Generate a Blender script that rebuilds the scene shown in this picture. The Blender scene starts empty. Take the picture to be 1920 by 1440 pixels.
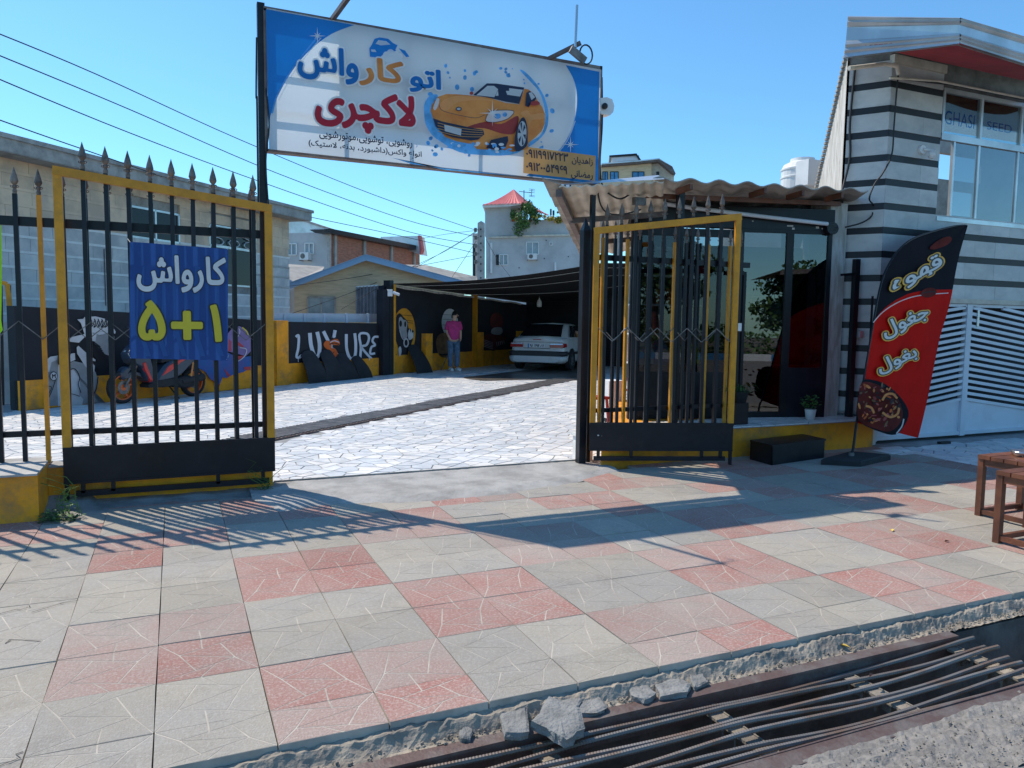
import bpy, math, random
import numpy as np
from mathutils import Vector, Matrix, noise
random.seed(7)
S = bpy.context.scene
PI = math.pi
# ---------------------------------------------------------------- camera
F = 1420.0; PITCH = math.radians(4.83); YAW = math.radians(24); ROLL = 0.014; H = 1.5
fw = Vector((math.sin(YAW)*math.cos(PITCH), math.cos(YAW)*math.cos(PITCH), -math.sin(PITCH)))
rt0 = Vector((math.cos(YAW), -math.sin(YAW), 0)); up0 = rt0.cross(fw)
rt = rt0*math.cos(ROLL)+up0*math.sin(ROLL); up = -rt0*math.sin(ROLL)+up0*math.cos(ROLL)
CAM = Vector((0, 0, H))
cd = bpy.data.cameras.new('camera'); cam = bpy.data.objects.new('camera', cd); S.collection.objects.link(cam)
cd.sensor_width = 36; cd.lens = F/1920*36; cd.clip_start = .05; cd.clip_end = 2000
M3 = Matrix((rt, up, -fw)).transposed()
cam.matrix_world = Matrix.Translation(CAM) @ M3.to_4x4()
S.camera = cam
# ---------------------------------------------------------------- light
SUN = Vector((-.395, .61, 1.0)).normalized()
el = math.asin(SUN.z); az = math.atan2(SUN.x, SUN.y)
w = bpy.data.worlds.new('World'); S.world = w; w.use_nodes = True
nt = w.node_tree; bg = nt.nodes['Background']
sky = nt.nodes.new('ShaderNodeTexSky'); sky.sky_type = 'NISHITA'; sky.sun_disc = False
sky.sun_elevation = el; sky.sun_rotation = az
sky.air_density = 1.0; sky.dust_density = 0.3; sky.ozone_density = 2.2; sky.altitude = 0
tint = nt.nodes.new('ShaderNodeMix'); tint.data_type = 'RGBA'; tint.blend_type = 'MULTIPLY'; tint.inputs[0].default_value = 1
tint.inputs[7].default_value = (.72, 1.2, 1.42, 1)
nt.links.new(sky.outputs[0], tint.inputs[6]); nt.links.new(tint.outputs[2], bg.inputs[0]); bg.inputs[1].default_value = 0.125
ld = bpy.data.lights.new('sun', 'SUN'); lo = bpy.data.objects.new('sun', ld); S.collection.objects.link(lo)
ld.energy = 4.2; ld.angle = math.radians(.5); ld.color = (1, .89, .75)
lo.rotation_euler = SUN.to_track_quat('Z', 'Y').to_euler(); lo.location = (0, 0, 30)
S.view_settings.view_transform = 'Standard'; S.view_settings.look = 'None'
S.view_settings.exposure = 0.18; S.view_settings.gamma = 1; S.view_settings.use_curve_mapping = False
# ---------------------------------------------------------------- pixel helpers (positions measured on the photo)
def ray(x, y): return fw + rt*((x-960)/F) - up*((y-720)/F)
def onz(x, y, z=0): d = ray(x, y); return CAM + d*((z-H)/d.z)
def ony(x, y, Y): d = ray(x, y); return CAM + d*(Y/d.y)
class Pl:                                   # vertical plane through P with horizontal heading a (degrees from +Y towards +X)
    def __init__(s, P, a):
        s.P = Vector((P[0], P[1], 0)); a = math.radians(a)
        s.d = Vector((math.sin(a), math.cos(a), 0)); s.n = Vector((math.cos(a), -math.sin(a), 0))
        if s.n.dot(CAM-s.P) < 0: s.n = -s.n     # n points to the camera side
    def un(s, x, y, off=0.0):
        d = ray(x, y); P = s.P+s.n*off; return CAM + d*((P-CAM).dot(s.n)/d.dot(s.n))
def proj(p):
    v = Vector(p)-CAM; z = v.dot(fw); return (960+F*v.dot(rt)/z, 720-F*v.dot(up)/z)
# ---------------------------------------------------------------- materials
def mat(name, col, rough=.6, metal=0.0, var=.12, scale=3.0, col2=None, bump=0.0, bscale=60, spec=.5, detail=6, trans=0.0, stretch=None, mix=(.42, .62), dirt=None, speck=None):
    m = bpy.data.materials.new(name); m.use_nodes = True; t = m.node_tree; b = t.nodes['Principled BSDF']
    g = t.nodes.new('ShaderNodeNewGeometry'); src = g.outputs['Position']
    if stretch:
        mp = t.nodes.new('ShaderNodeMapping'); mp.inputs['Scale'].default_value = stretch
        t.links.new(src, mp.inputs[0]); src = mp.outputs[0]
    n = t.nodes.new('ShaderNodeTexNoise'); n.inputs['Scale'].default_value = scale; n.inputs['Detail'].default_value = detail
    n.inputs['Roughness'].default_value = .62
    t.links.new(src, n.inputs['Vector'])
    r = t.nodes.new('ShaderNodeMapRange'); r.inputs[1].default_value = mix[0]; r.inputs[2].default_value = mix[1]
    t.links.new(n.outputs[0], r.inputs[0])
    mx = t.nodes.new('ShaderNodeMix'); mx.data_type = 'RGBA'
    c2 = col2 if col2 else tuple(c*(1-var) for c in col); c1 = col if col2 else tuple(min(1, c*(1+var)) for c in col)
    mx.inputs[6].default_value = (*c1, 1); mx.inputs[7].default_value = (*c2, 1)
    t.links.new(r.outputs[0], mx.inputs[0]); out = mx.outputs[2]
    if dirt:                                # (colour, scale, amount)
        n3 = t.nodes.new('ShaderNodeTexNoise'); n3.inputs['Scale'].default_value = dirt[1]; n3.inputs['Detail'].default_value = 8; n3.inputs['Roughness'].default_value = .7
        t.links.new(g.outputs['Position'], n3.inputs['Vector'])
        r3 = t.nodes.new('ShaderNodeMapRange'); r3.inputs[1].default_value = .5; r3.inputs[2].default_value = .75; r3.inputs[4].default_value = dirt[2]
        t.links.new(n3.outputs[0], r3.inputs[0])
        m3 = t.nodes.new('ShaderNodeMix'); m3.data_type = 'RGBA'; m3.inputs[7].default_value = (*dirt[0], 1)
        t.links.new(out, m3.inputs[6]); t.links.new(r3.outputs[0], m3.inputs[0]); out = m3.outputs[2]
    if speck:                               # fine grain (colour, scale, amount)
        n4 = t.nodes.new('ShaderNodeTexNoise'); n4.inputs['Scale'].default_value = speck[1]; n4.inputs['Detail'].default_value = 3
        t.links.new(g.outputs['Position'], n4.inputs['Vector'])
        r4 = t.nodes.new('ShaderNodeMapRange'); r4.inputs[1].default_value = .50; r4.inputs[2].default_value = .62; r4.inputs[4].default_value = speck[2]
        t.links.new(n4.outputs[0], r4.inputs[0])
        m4 = t.nodes.new('ShaderNodeMix'); m4.data_type = 'RGBA'; m4.inputs[7].default_value = (*speck[0], 1)
        t.links.new(out, m4.inputs[6]); t.links.new(r4.outputs[0], m4.inputs[0]); out = m4.outputs[2]
    oi = t.nodes.new('ShaderNodeObjectInfo'); hv = t.nodes.new('ShaderNodeHueSaturation')
    rr = t.nodes.new('ShaderNodeMapRange'); rr.inputs[3].default_value = 1-var*.7; rr.inputs[4].default_value = 1+var*.7
    t.links.new(oi.outputs['Random'], rr.inputs[0]); t.links.new(rr.outputs[0], hv.inputs['Value']); t.links.new(out, hv.inputs['Color'])
    t.links.new(hv.outputs[0], b.inputs['Base Color'])
    b.inputs['Roughness'].default_value = rough; b.inputs['Metallic'].default_value = metal
    b.inputs['Specular IOR Level'].default_value = spec
    if bump:
        n2 = t.nodes.new('ShaderNodeTexNoise'); n2.inputs['Scale'].default_value = bscale; n2.inputs['Detail'].default_value = 4
        t.links.new(src, n2.inputs['Vector'])
        bp = t.nodes.new('ShaderNodeBump'); bp.inputs['Strength'].default_value = bump; bp.inputs['Distance'].default_value = .01
        t.links.new(n2.outputs[0], bp.inputs['Height']); t.links.new(bp.outputs[0], b.inputs['Normal'])
    if trans:
        tr = t.nodes.new('ShaderNodeBsdfTranslucent'); t.links.new(hv.outputs[0], tr.inputs[0])
        ms = t.nodes.new('ShaderNodeMixShader'); ms.inputs[0].default_value = trans
        t.links.new(b.outputs[0], ms.inputs[1]); t.links.new(tr.outputs[0], ms.inputs[2])
        t.links.new(ms.outputs[0], t.nodes['Material Output'].inputs[0])
    return m
def glass(name, tint=(.6, .7, .72), refl=.10, rough=.01, alpha=.6):
    m = bpy.data.materials.new(name); m.use_nodes = True; t = m.node_tree; t.nodes.remove(t.nodes['Principled BSDF'])
    tr = t.nodes.new('ShaderNodeBsdfTransparent'); tr.inputs[0].default_value = (*tint, 1)
    gl = t.nodes.new('ShaderNodeBsdfGlossy'); gl.inputs['Roughness'].default_value = rough
    lw = t.nodes.new('ShaderNodeLayerWeight'); fr = t.nodes.new('ShaderNodeMath'); fr.operation = 'POWER'; fr.inputs[1].default_value = 4
    t.links.new(lw.outputs['Facing'], fr.inputs[0])
    ad = t.nodes.new('ShaderNodeMath'); ad.operation = 'ADD'; ad.inputs[1].default_value = refl; ad.use_clamp = True
    t.links.new(fr.outputs[0], ad.inputs[0])
    mx = t.nodes.new('ShaderNodeMixShader'); t.links.new(ad.outputs[0], mx.inputs[0])
    t.links.new(tr.outputs[0], mx.inputs[1]); t.links.new(gl.outputs[0], mx.inputs[2])
    t.links.new(mx.outputs[0], t.nodes['Material Output'].inputs[0]); return m
M = {}
M['blackp'] = mat('black_paint', (.007, .009, .014), .38, var=.25, spec=.35, dirt=((.05, .047, .045), 9, .22))
M['must'] = mat('mustard_paint', (.62, .26, .010), .5, var=.12, scale=6, dirt=((.2, .12, .04), 11, .35))
M['mustwall'] = mat('mustard_wall', (.80, .31, .010), .75, var=.14, scale=2.2, bump=.25, bscale=35, dirt=((.16, .12, .09), 3.2, .75))
M['iron'] = mat('finial_metal', (.17, .13, .105), .45, .4, var=.3, scale=25)
M['iron2'] = mat('dull_iron', (.16, .145, .135), .5, .3, var=.3, scale=12)
M['conc'] = mat('concrete', (.36, .35, .33), .9, var=.2, scale=2.5, bump=.6, bscale=40, dirt=((.2, .19, .17), 6, .5))
M['concd'] = mat('dark_concrete', (.22, .215, .20), .9, var=.25, scale=4, bump=.6, bscale=30)
M['mortar'] = mat('mortar', (.24, .22, .19), .95, var=.2, scale=8, bump=.4)
M['tgrey'] = mat('grey_tile', (.355, .32, .262), .85, var=.13, scale=1.3, col2=(.32, .30, .27), bump=.5, bscale=130, dirt=((.21, .19, .16), 3.4, .6), speck=((.43, .41, .37), 60, .35))
M['tred'] = mat('red_tile', (.33, .145, .115), .85, scale=1.7, col2=(.36, .235, .20), bump=.6, bscale=120, var=.16, mix=(.36, .64), dirt=((.29, .265, .235), 2.3, .75), speck=((.46, .35, .31), 75, .6))
M['tred2'] = mat('red_tile_faded', (.35, .225, .19), .85, scale=1.7, col2=(.35, .29, .25), bump=.6, bscale=120, var=.14, mix=(.36, .64), dirt=((.27, .25, .22), 2.3, .75), speck=((.45, .37, .33), 75, .5))
M['groove'] = mat('tile_groove', (.44, .40, .34), .9, var=.15, scale=5, dirt=((.2, .18, .15), 4, .6))
M['marble'] = mat('white_marble', (.74, .73, .70), .45, var=.16, scale=5, col2=(.58, .59, .60), dirt=((.38, .36, .33), 1.1, .55))
M['grout'] = mat('grout', (.25, .25, .245), .9, var=.15, scale=6)
M['asph'] = mat('asphalt', (.22, .205, .185), .95, var=.18, scale=22, bump=.55, bscale=90, dirt=((.3, .28, .25), 3, .5))
M['dirt'] = mat('dusty_rubble', (.33, .285, .225), .95, scale=7, col2=(.20, .175, .145), var=.2, bump=.8, bscale=50)
M['stone'] = mat('broken_stone', (.20, .20, .19), .9, var=.2, scale=12, bump=.9, bscale=70)
M['rust'] = mat('rusty_steel', (.15, .10, .088), .6, .35, scale=7, col2=(.20, .17, .155), bump=.4, bscale=50, var=.2)
M['rebar'] = mat('rebar_steel', (.22, .20, .18), .5, .35, scale=5, col2=(.20, .13, .09), var=.25)
M['soil'] = mat('soil', (.20, .17, .13), .95, var=.3, bump=.8)
M['wwall'] = mat('dark_wall', (.009, .011, .017), .75, var=.3, scale=1.6, bump=.25, bscale=20)
M['white'] = mat('white_paint', (.74, .74, .73), .55, var=.06)
M['whitem'] = mat('white_metal', (.62, .66, .72), .4, var=.06, scale=2)
M['plaster'] = mat('whitewash', (.60, .58, .54), .9, scale=5, col2=(.40, .37, .32), bump=.6, bscale=18, var=.1, stretch=(3, 3, .6))
M['slab'] = mat('grey_marble_slab', (.60, .59, .57), .4, scale=2.6, col2=(.47, .47, .47), var=.12, stretch=(1, 1, 1.8), dirt=((.34, .32, .29), 1.6, .35))
M['bstrip'] = mat('black_stone_strip', (.010, .012, .018), .5, var=.3)
M['red'] = mat('red_soffit', (.34, .03, .035), .5, var=.15)
M['zinc'] = mat('zinc_sheet', (.58, .61, .63), .32, .55, var=.14, scale=1.5)
M['asb'] = mat('fibre_cement', (.42, .39, .35), .85, var=.25, scale=3, bump=.4, col2=(.27, .24, .21))
M['asbu'] = mat('cream_sheet', (.60, .54, .45), .7, var=.12, scale=4)
M['wood'] = mat('stained_wood', (.17, .06, .028), .5, scale=6, col2=(.10, .035, .018), var=.25, stretch=(1, 1, 1), bump=.3, bscale=25)
M['rubber'] = mat('rubber', (.02, .021, .023), .8, var=.2, bump=.2)
M['jeans'] = mat('denim', (.10, .17, .26), .9, var=.2, scale=8)
M['pink'] = mat('pink_cloth', (.60, .05, .22), .85, var=.15, scale=6)
M['skin'] = mat('skin', (.56, .34, .24), .55, var=.08)
M['hair'] = mat('black_hair', (.012, .010, .010), .6, var=.3)
M['carw'] = mat('white_car_paint', (.60, .61, .60), .22, var=.03, scale=1, dirt=((.35, .34, .32), 4, .3))
M['carblk'] = mat('car_black_trim', (.02, .02, .022), .5)
M['lens'] = mat('red_lamp_lens', (.40, .02, .02), .15, var=.1)
M['chrome'] = mat('alloy', (.55, .55, .55), .25, .9, var=.05)
M['glass'] = glass('window_glass'); M['dglass'] = glass('dark_glass', (.55, .58, .60), .05)
M['sglass'] = glass('shop_glass', (.34, .38, .42), .125)
M['leaf'] = mat('leaf_green', (.07, .16, .025), .6, scale=30, col2=(.12, .22, .05), var=.3)
M['leafd'] = mat('leaf_dark', (.03, .075, .02), .6, scale=3, col2=(.05, .11, .025), var=.35)
M['yleaf'] = mat('yellow_leaf', (.62, .42, .06), .6, var=.2)
M['net'] = mat('shade_net', (.016, .016, .018), .9, var=.2)
M['cord'] = mat('pale_cord', (.5, .5, .48), .7)
M['wire'] = mat('black_cable', (.015, .015, .017), .6)
M['banner'] = mat('blue_banner', (.015, .07, .27), .5, var=.05, trans=.35)
M['bannerl'] = mat('light_blue_print', (.03, .13, .40), .5, var=.05, trans=.35)
M['lwhite'] = mat('white_print', (.88, .88, .88), .5, var=.03, trans=.35)
M['lyel'] = mat('yellow_print', (.86, .72, .06), .5, var=.03, trans=.35)
M['lblack'] = mat('black_print', (.012, .012, .018), .5, var=.05)
# ---------------------------------------------------------------- mesh builder
ORG = {}
def link(o): S.collection.objects.link(o); return o
def tag(o, label=None, cat=None, group=None, kind=None):
    if label: o['label'] = label
    if cat: o['category'] = cat
    if group: o['group'] = group
    if kind: o['kind'] = kind
    return o
def thing(name, label, cat, loc=(0, 0, 0), rz=0, group=None):
    o = link(bpy.data.objects.new(name, None)); o.location = loc; o.rotation_euler = (0, 0, rz); o.empty_display_size = .1
    ORG[o] = Vector(loc) if rz == 0 else Vector((0, 0, 0))
    return tag(o, label, cat, group)
def copy_tree(o, parent=None):
    c = link(o.copy()); c.parent = parent
    if o in ORG: ORG[c] = ORG[o]
    for ch in [x for x in o.children]: copy_tree(ch, c)
    return c
class MB:
    def __init__(s): s.v = []; s.f = []; s.m = []; s.sm = []
    def add(s, vs, fs, m=0, smooth=False):
        b = len(s.v); s.v += [tuple(v) for v in vs]
        for f in fs: s.f.append([b+i for i in f]); s.m.append(m); s.sm.append(smooth)
        return s
    def box(s, x0, x1, y0, y1, z0, z1, m=0):
        return s.add([(x0,y0,z0),(x1,y0,z0),(x1,y1,z0),(x0,y1,z0),(x0,y0,z1),(x1,y0,z1),(x1,y1,z1),(x0,y1,z1)],
                     [(0,3,2,1),(4,5,6,7),(0,1,5,4),(1,2,6,5),(2,3,7,6),(3,0,4,7)], m)
    def bar(s, p, q, w, h=None, m=0, upv=None):     # rectangular bar p->q, w sideways, h along upv
        h = h or w; p = Vector(p); q = Vector(q); d = (q-p).normalized()
        u = Vector(upv) if upv else (Vector((0, 0, 1)) if abs(d.z) < .95 else Vector((0, 1, 0)))
        a = d.cross(u).normalized()*(w/2); b = a.cross(d).normalized()*(h/2)
        vs = [p-a-b, p+a-b, p+a+b, p-a+b, q-a-b, q+a-b, q+a+b, q-a+b]
        return s.add(vs, [(0,1,2,3),(7,6,5,4),(0,4,5,1),(1,5,6,2),(2,6,7,3),(3,7,4,0)], m)
    def tube(s, pts, r, n=8, m=0, caps=True, smooth=True):
        pts = [Vector(p) for p in pts]; k = len(pts); rs = r if isinstance(r, (list, tuple)) else [r]*k
        vs = []; ref = None
        for i, p in enumerate(pts):
            d = (pts[min(i+1, k-1)]-pts[max(i-1, 0)]).normalized()
            if ref is None: ref = Vector((0, 0, 1)) if abs(d.z) < .9 else Vector((1, 0, 0))
            a = d.cross(ref).normalized(); b = a.cross(d).normalized(); ref = b
            for j in range(n):
                t = 2*PI*j/n; vs.append(p+a*math.cos(t)*rs[i]+b*math.sin(t)*rs[i])
        fs = [(i*n+j, i*n+(j+1) % n, (i+1)*n+(j+1) % n, (i+1)*n+j) for i in range(k-1) for j in range(n)]
        s.add(vs, fs, m, smooth)
        if caps: s.add(vs[:n], [tuple(range(n))], m); s.add(vs[-n:], [tuple(range(n))[::-1]], m)
        return s
    def prism(s, pts, off, m=0, mside=None):
        pts = [Vector(p) for p in pts]; off = Vector(off); n = len(pts)
        s.add(pts, [tuple(range(n))], m); s.add([p+off for p in pts], [tuple(range(n))[::-1]], m)
        s.add(pts+[p+off for p in pts], [(i, i+n, (i+1) % n+n, (i+1) % n) for i in range(n)], m if mside is None else mside); return s
    def face(s, pts, m=0): return s.add(pts, [tuple(range(len(pts)))], m)
    def lathe(s, prof, c=(0, 0, 0), n=16, m=0, smooth=True, sc=(1, 1)):
        vs = [(c[0]+r*math.cos(2*PI*j/n)*sc[0], c[1]+r*math.sin(2*PI*j/n)*sc[1], c[2]+z) for r, z in prof for j in range(n)]
        fs = [(i*n+j, i*n+(j+1) % n, (i+1)*n+(j+1) % n, (i+1)*n+j) for i in range(len(prof)-1) for j in range(n)]
        return s.add(vs, fs, m, smooth)
    def grid(s, fn, nu, nv, m=0, smooth=True):
        vs = [fn(i/nu, j/nv) for j in range(nv+1) for i in range(nu+1)]
        return s.add(vs, [(j*(nu+1)+i, j*(nu+1)+i+1, (j+1)*(nu+1)+i+1, (j+1)*(nu+1)+i) for j in range(nv) for i in range(nu)], m, smooth)
    def sphere(s, c, r, n=12, m=0):
        if not isinstance(r, (list, tuple)): r = (r, r, r)
        return s.grid(lambda u, v: (c[0]+r[0]*math.cos(2*PI*u)*math.sin(PI*v), c[1]+r[1]*math.sin(2*PI*u)*math.sin(PI*v), c[2]-r[2]*math.cos(PI*v)), n, n//2, m)
    def build(s, name, mats, parent=None, label=None, cat=None, group=None, kind=None, loc=None, local=False):
        if not isinstance(mats, (list, tuple)): mats = [mats]
        me = bpy.data.meshes.new(name)
        if parent is not None: o0 = ORG.get(parent, Vector((0, 0, 0)))
        elif loc is not None: o0 = Vector(loc)
        elif local or not s.v: o0 = Vector((0, 0, 0))
        else:
            xs, ys, zs = zip(*s.v); o0 = Vector(((min(xs)+max(xs))/2, (min(ys)+max(ys))/2, min(zs)))
        me.from_pydata([(v[0]-o0.x, v[1]-o0.y, v[2]-o0.z) for v in s.v], [], s.f)
        for mm in mats: me.materials.append(M[mm] if isinstance(mm, str) else mm)
        me.polygons.foreach_set('material_index', s.m); me.polygons.foreach_set('use_smooth', s.sm)
        me.update()
        o = link(bpy.data.objects.new(name, me)); o.parent = parent
        if parent is None: o.location = o0
        ORG[o] = o0
        return tag(o, label, cat, group, kind)
def sm(pts, n=5, closed=False):             # catmull-rom through points
    P = [Vector(p) for p in pts]; k = len(P); out = []
    rng = range(k) if closed else range(k-1)
    for i in rng:
        if closed: a, b, c, d = P[i-1], P[i], P[(i+1) % k], P[(i+2) % k]
        else: a, b, c, d = P[max(i-1, 0)], P[i], P[i+1], P[min(i+2, k-1)]
        for j in range(n):
            t = j/n; out.append(.5*((2*b)+(c-a)*t+(2*a-5*b+4*c-d)*t*t+(3*b-a-3*c+d)*t**3))
    if not closed: out.append(P[-1])
    return out
# ---------------------------------------------------------------- lettering (Persian letters joined by hand)
JN = {'ا': ('\uFE8D','\uFE8E'), 'د': ('\uFEA9','\uFEAA'), 'ر': ('\uFEAD','\uFEAE'), 'ز': ('\uFEAF','\uFEB0'), 'و': ('\uFEED','\uFEEE'),
 'ب': 0xFE8F, 'ت': 0xFE95, 'ج': 0xFE9D, 'س': 0xFEB1, 'ش': 0xFEB5, 'ض': 0xFEBD, 'ع': 0xFEC9, 'غ': 0xFECD, 'ق': 0xFED5, 'ل': 0xFEDD,
 'م': 0xFEE1, 'ن': 0xFEE5, 'ه': 0xFEE9, 'چ': 0xFB7A, 'ک': 0xFB8E, 'ی': 0xFBFC}
def shape(t):
    t = t.replace('لا', 'ﻻ'); out = []
    for i, c in enumerate(t):
        prev = t[i-1] if i else ' '; nxt = t[i+1] if i+1 < len(t) else ' '
        pj = prev in JN and not isinstance(JN[prev], tuple); nj = nxt in JN or nxt == 'ﻻ'
        if c == 'ﻻ': out.append('\uFEFC' if pj else '\uFEFB'); continue
        if c not in JN: out.append({'(': ')', ')': '('}.get(c, c)); continue
        j = JN[c]
        if isinstance(j, tuple): out.append(j[1] if pj else j[0]); continue
        out.append('\u06D5' if c == 'ه' and not pj and not nj else chr(j+(3 if pj and nj else 1 if pj else 2 if nj else 0)))
    return ''.join(out[::-1])
def glyphs(txt, fa=True):                   # -> verts (normalised 0..1), faces, height/width ratio
    c = bpy.data.curves.new('lettering', 'FONT'); c.body = shape(txt) if fa else txt; c.size = 1; c.resolution_u = 4
    o = link(bpy.data.objects.new('lettering', c)); dg = bpy.context.evaluated_depsgraph_get()
    me = o.evaluated_get(dg).to_mesh(); vs = [tuple(v.co) for v in me.vertices]; fs = [tuple(p.vertices) for p in me.polygons]
    bpy.data.objects.remove(o); bpy.data.curves.remove(c)
    x0 = min(v[0] for v in vs); x1 = max(v[0] for v in vs); y0 = min(v[1] for v in vs); y1 = max(v[1] for v in vs)
    return [((v[0]-x0)/(x1-x0), (v[1]-y0)/(y1-y0)) for v in vs], fs, x1-x0, y1-y0
def text(mb, txt, O, U, V, off=.02, m=0, lift=(0, 0, 0), fa=True):   # O corner, U along, V up; off thickens the strokes (em)
    vs, fs, gw, gh = glyphs(txt, fa); O = Vector(O)+Vector(lift); U = Vector(U); V = Vector(V); base = .022
    if off > .001:                              # keep the un-outlined size inside the measured box
        k = min(off, base); O = O+U*(k/gw)*.9+V*(k/gh)*.9; U = U*(1-1.8*k/gw); V = V*(1-1.8*k/gh)
    N = U.cross(V).normalized(); par = list(range(len(vs)))
    def root(i):
        while par[i] != i: par[i] = par[par[i]]; i = par[i]
        return i
    for q in fs:
        for i in q[1:]: par[root(i)] = root(q[0])
    ids = {}; dz = [ids.setdefault(root(i), len(ids)) for i in range(len(vs))]; n = 1 if off < .001 else (10 if off < .05 else 16)
    st_ = .0008/(max(1, len(ids))*n)
    for k in range(n):
        t = 2*PI*k/n; du = off*math.cos(t)/gw if n > 1 else 0; dv = off*math.sin(t)/gh if n > 1 else 0
        mb.add([O+U*(x+du)+V*(y+dv)+N*(st_*(z*n+k)) for (x, y), z in zip(vs, dz)], fs, m)
    if n > 1: mb.add([O+U*x+V*y+N*(.0008+st_*z) for (x, y), z in zip(vs, dz)], fs, m)
def ell(cx, cy, rx, ry, n=16, rot=0):
    return [(cx+rx*math.cos(t)*math.cos(rot)-ry*math.sin(t)*math.sin(rot), cy+rx*math.cos(t)*math.sin(rot)+ry*math.sin(t)*math.cos(rot)) for t in [2*PI*i/n for i in range(n)]]
class Art:                                  # flat print on a plane, drawn from points measured on the photo
    def __init__(s, un, zoom=(1, 0, 0)): s.un = un; s.z = zoom; s.mb = {}; s.k = 0
    def p(s, q, off): return s.un(s.z[1]+q[0]/s.z[0], s.z[2]+q[1]/s.z[0], off)
    def poly(s, pts, m, smooth=0, name='print', lift=None):
        s.k += 1; off = .0012*s.k if lift is None else lift
        if smooth: pts = [(v.x, v.y) for v in sm([(a, b, 0) for a, b in pts], smooth, True)]
        s.mb.setdefault((name, m), MB()).face([s.p(q, off) for q in pts]); return s
    def stroke(s, pts, w_, m, name='print', n=5):
        s.k += 1; off = .0012*s.k; q = [(v.x, v.y) for v in sm([(a, b, 0) for a, b in pts], n)] if n else pts
        mb = s.mb.setdefault((name, m), MB()); k = len(q); L = []; R = []
        for i in range(k):
            a = q[max(i-1, 0)]; b = q[min(i+1, k-1)]; dx, dy = b[0]-a[0], b[1]-a[1]; l = math.hypot(dx, dy) or 1
            nx, ny = -dy/l*w_/2, dx/l*w_/2; L.append(s.p((q[i][0]+nx, q[i][1]+ny), off)); R.append(s.p((q[i][0]-nx, q[i][1]-ny), off))
        mb.add(L+R, [(i, i+1, k+i+1, k+i) for i in range(k-1)]); return s
    def text(s, txt, pl, pr, pb, pt, m, off=.02, fa=True, name='lettering', lift=None):
        s.k += 1; o = .0012*s.k if lift is None else lift
        A, B, C, D = (s.p(q, o) for q in (pl, pr, pb, pt)); hd = (B-A); hd.z = 0
        O = Vector((A.x, A.y, C.z)); mb = s.mb.setdefault((name, m), MB())
        text(mb, txt, O, hd, (0, 0, D.z-C.z), off, fa=fa); return s
    def text3(s, txt, bl, br, tl, m, off=.02, fa=True, name='lettering'):
        s.k += 1; o = .0012*s.k; O, B, D = (s.p(q, o) for q in (bl, br, tl)); mb = s.mb.setdefault((name, m), MB())
        text(mb, txt, O, B-O, D-O, off, fa=fa); return s
    def build(s, parent):
        for (nm, m), mb in s.mb.items(): mb.build(nm, m, parent)
# ================================================================ GROUND
MB().box(-80, 120, 2.45, 160, -.9, -.6).build('ground', 'soil', kind='structure')
road = MB(); road.grid(lambda u, v: (-60+170*u, -16.05+17.77*v, -.07+.006*math.sin(9*u*17)*math.sin(v*9)), 80, 30)
road.add([(-60,1.72,-.07),(110,1.72,-.07),(110,1.72,-.6),(-60,1.72,-.6)], [(0,1,2,3)])
road.build('road', 'asph', kind='structure')
# the open drain under the grate
M['concd2'] = mat('silted_concrete', (.15, .14, .125), .9, var=.3, scale=5, bump=.7, bscale=30, dirt=((.26, .24, .2), 4, .6)); dr = MB(); dr.box(-10, 60, 1.72, 2.62, -.62, -.56); dr.box(-10, 60, 1.70, 1.93, -.56, -.095); dr.box(-10, 60, 2.56, 2.66, -.56, -.1)
dr.build('drain_channel', 'concd2', kind='structure')
def rubble(x0, x1, y0, y1, fn, nx, ny, name, m, ca_=0):
    mb = MB()
    def f(u, v):
        x = x0+(x1-x0)*u; y = y0+(y1-y0)*v
        n = noise.noise(Vector((x*5, y*9, 1)))*.013+noise.noise(Vector((x*23, y*25, 4)))*.009+noise.noise(Vector((x*70, y*70, 7)))*.006+ca_*(noise.cell(Vector((x*38, y*44, 2)))-.5)
        return (x, y+noise.noise(Vector((x*4, v*2, 9)))*.012, fn(x, y, u, v)+n)
    mb.grid(f, nx, ny, smooth=False); return mb.build(name, m, kind='structure')
rubble(-2, 9, 2.545, 2.68, lambda x, y, u, v: -.075+.048*min(1, max(0, (v-.25)*3)), 700, 14, 'broken_kerb', 'dirt', .0035)
rubble(-2, 9, 1.62, 1.99, lambda x, y, u, v: -.066-.02*(v > .9), 560, 20, 'kerb_edge', 'asph')
def stuff_bits(name, m, n, area, rr, z, seed):
    r = random.Random(seed); mb = MB()
    for _ in range(n):
        x = r.uniform(area[0], area[1]); y = r.uniform(area[2], area[3]); a = r.uniform(*rr)
        q = [(x+a*r.uniform(.6, 1.2)*math.cos(t), y+a*r.uniform(.6, 1.2)*math.sin(t)) for t in (0, 1.3, 2.5, 3.8, 5)]
        mb.add([(p[0], p[1], z-.003) for p in q]+[(x+(p[0]-x)*.6, y+(p[1]-y)*.6, z+a*.45) for p in q], [(i, (i+1) % 5, (i+1) % 5+5, i+5) for i in range(5)]+[(5,6,7,8,9)])
    return mb.build(name, m, kind='stuff', label=None)
tag(stuff_bits('gravel', 'dirt', 900, (-.3, 5, 2.545, 2.62), (.002, .009), -.066, 3), 'small crumbs of gravel in the gap beside the pavement edge', 'gravel')
tag(stuff_bits('gravel', 'dirt', 1200, (.8, 5, 1.60, 1.92), (.0015, .006), -.06, 4), 'loose gravel along the road side of the drain', 'gravel')
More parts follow.
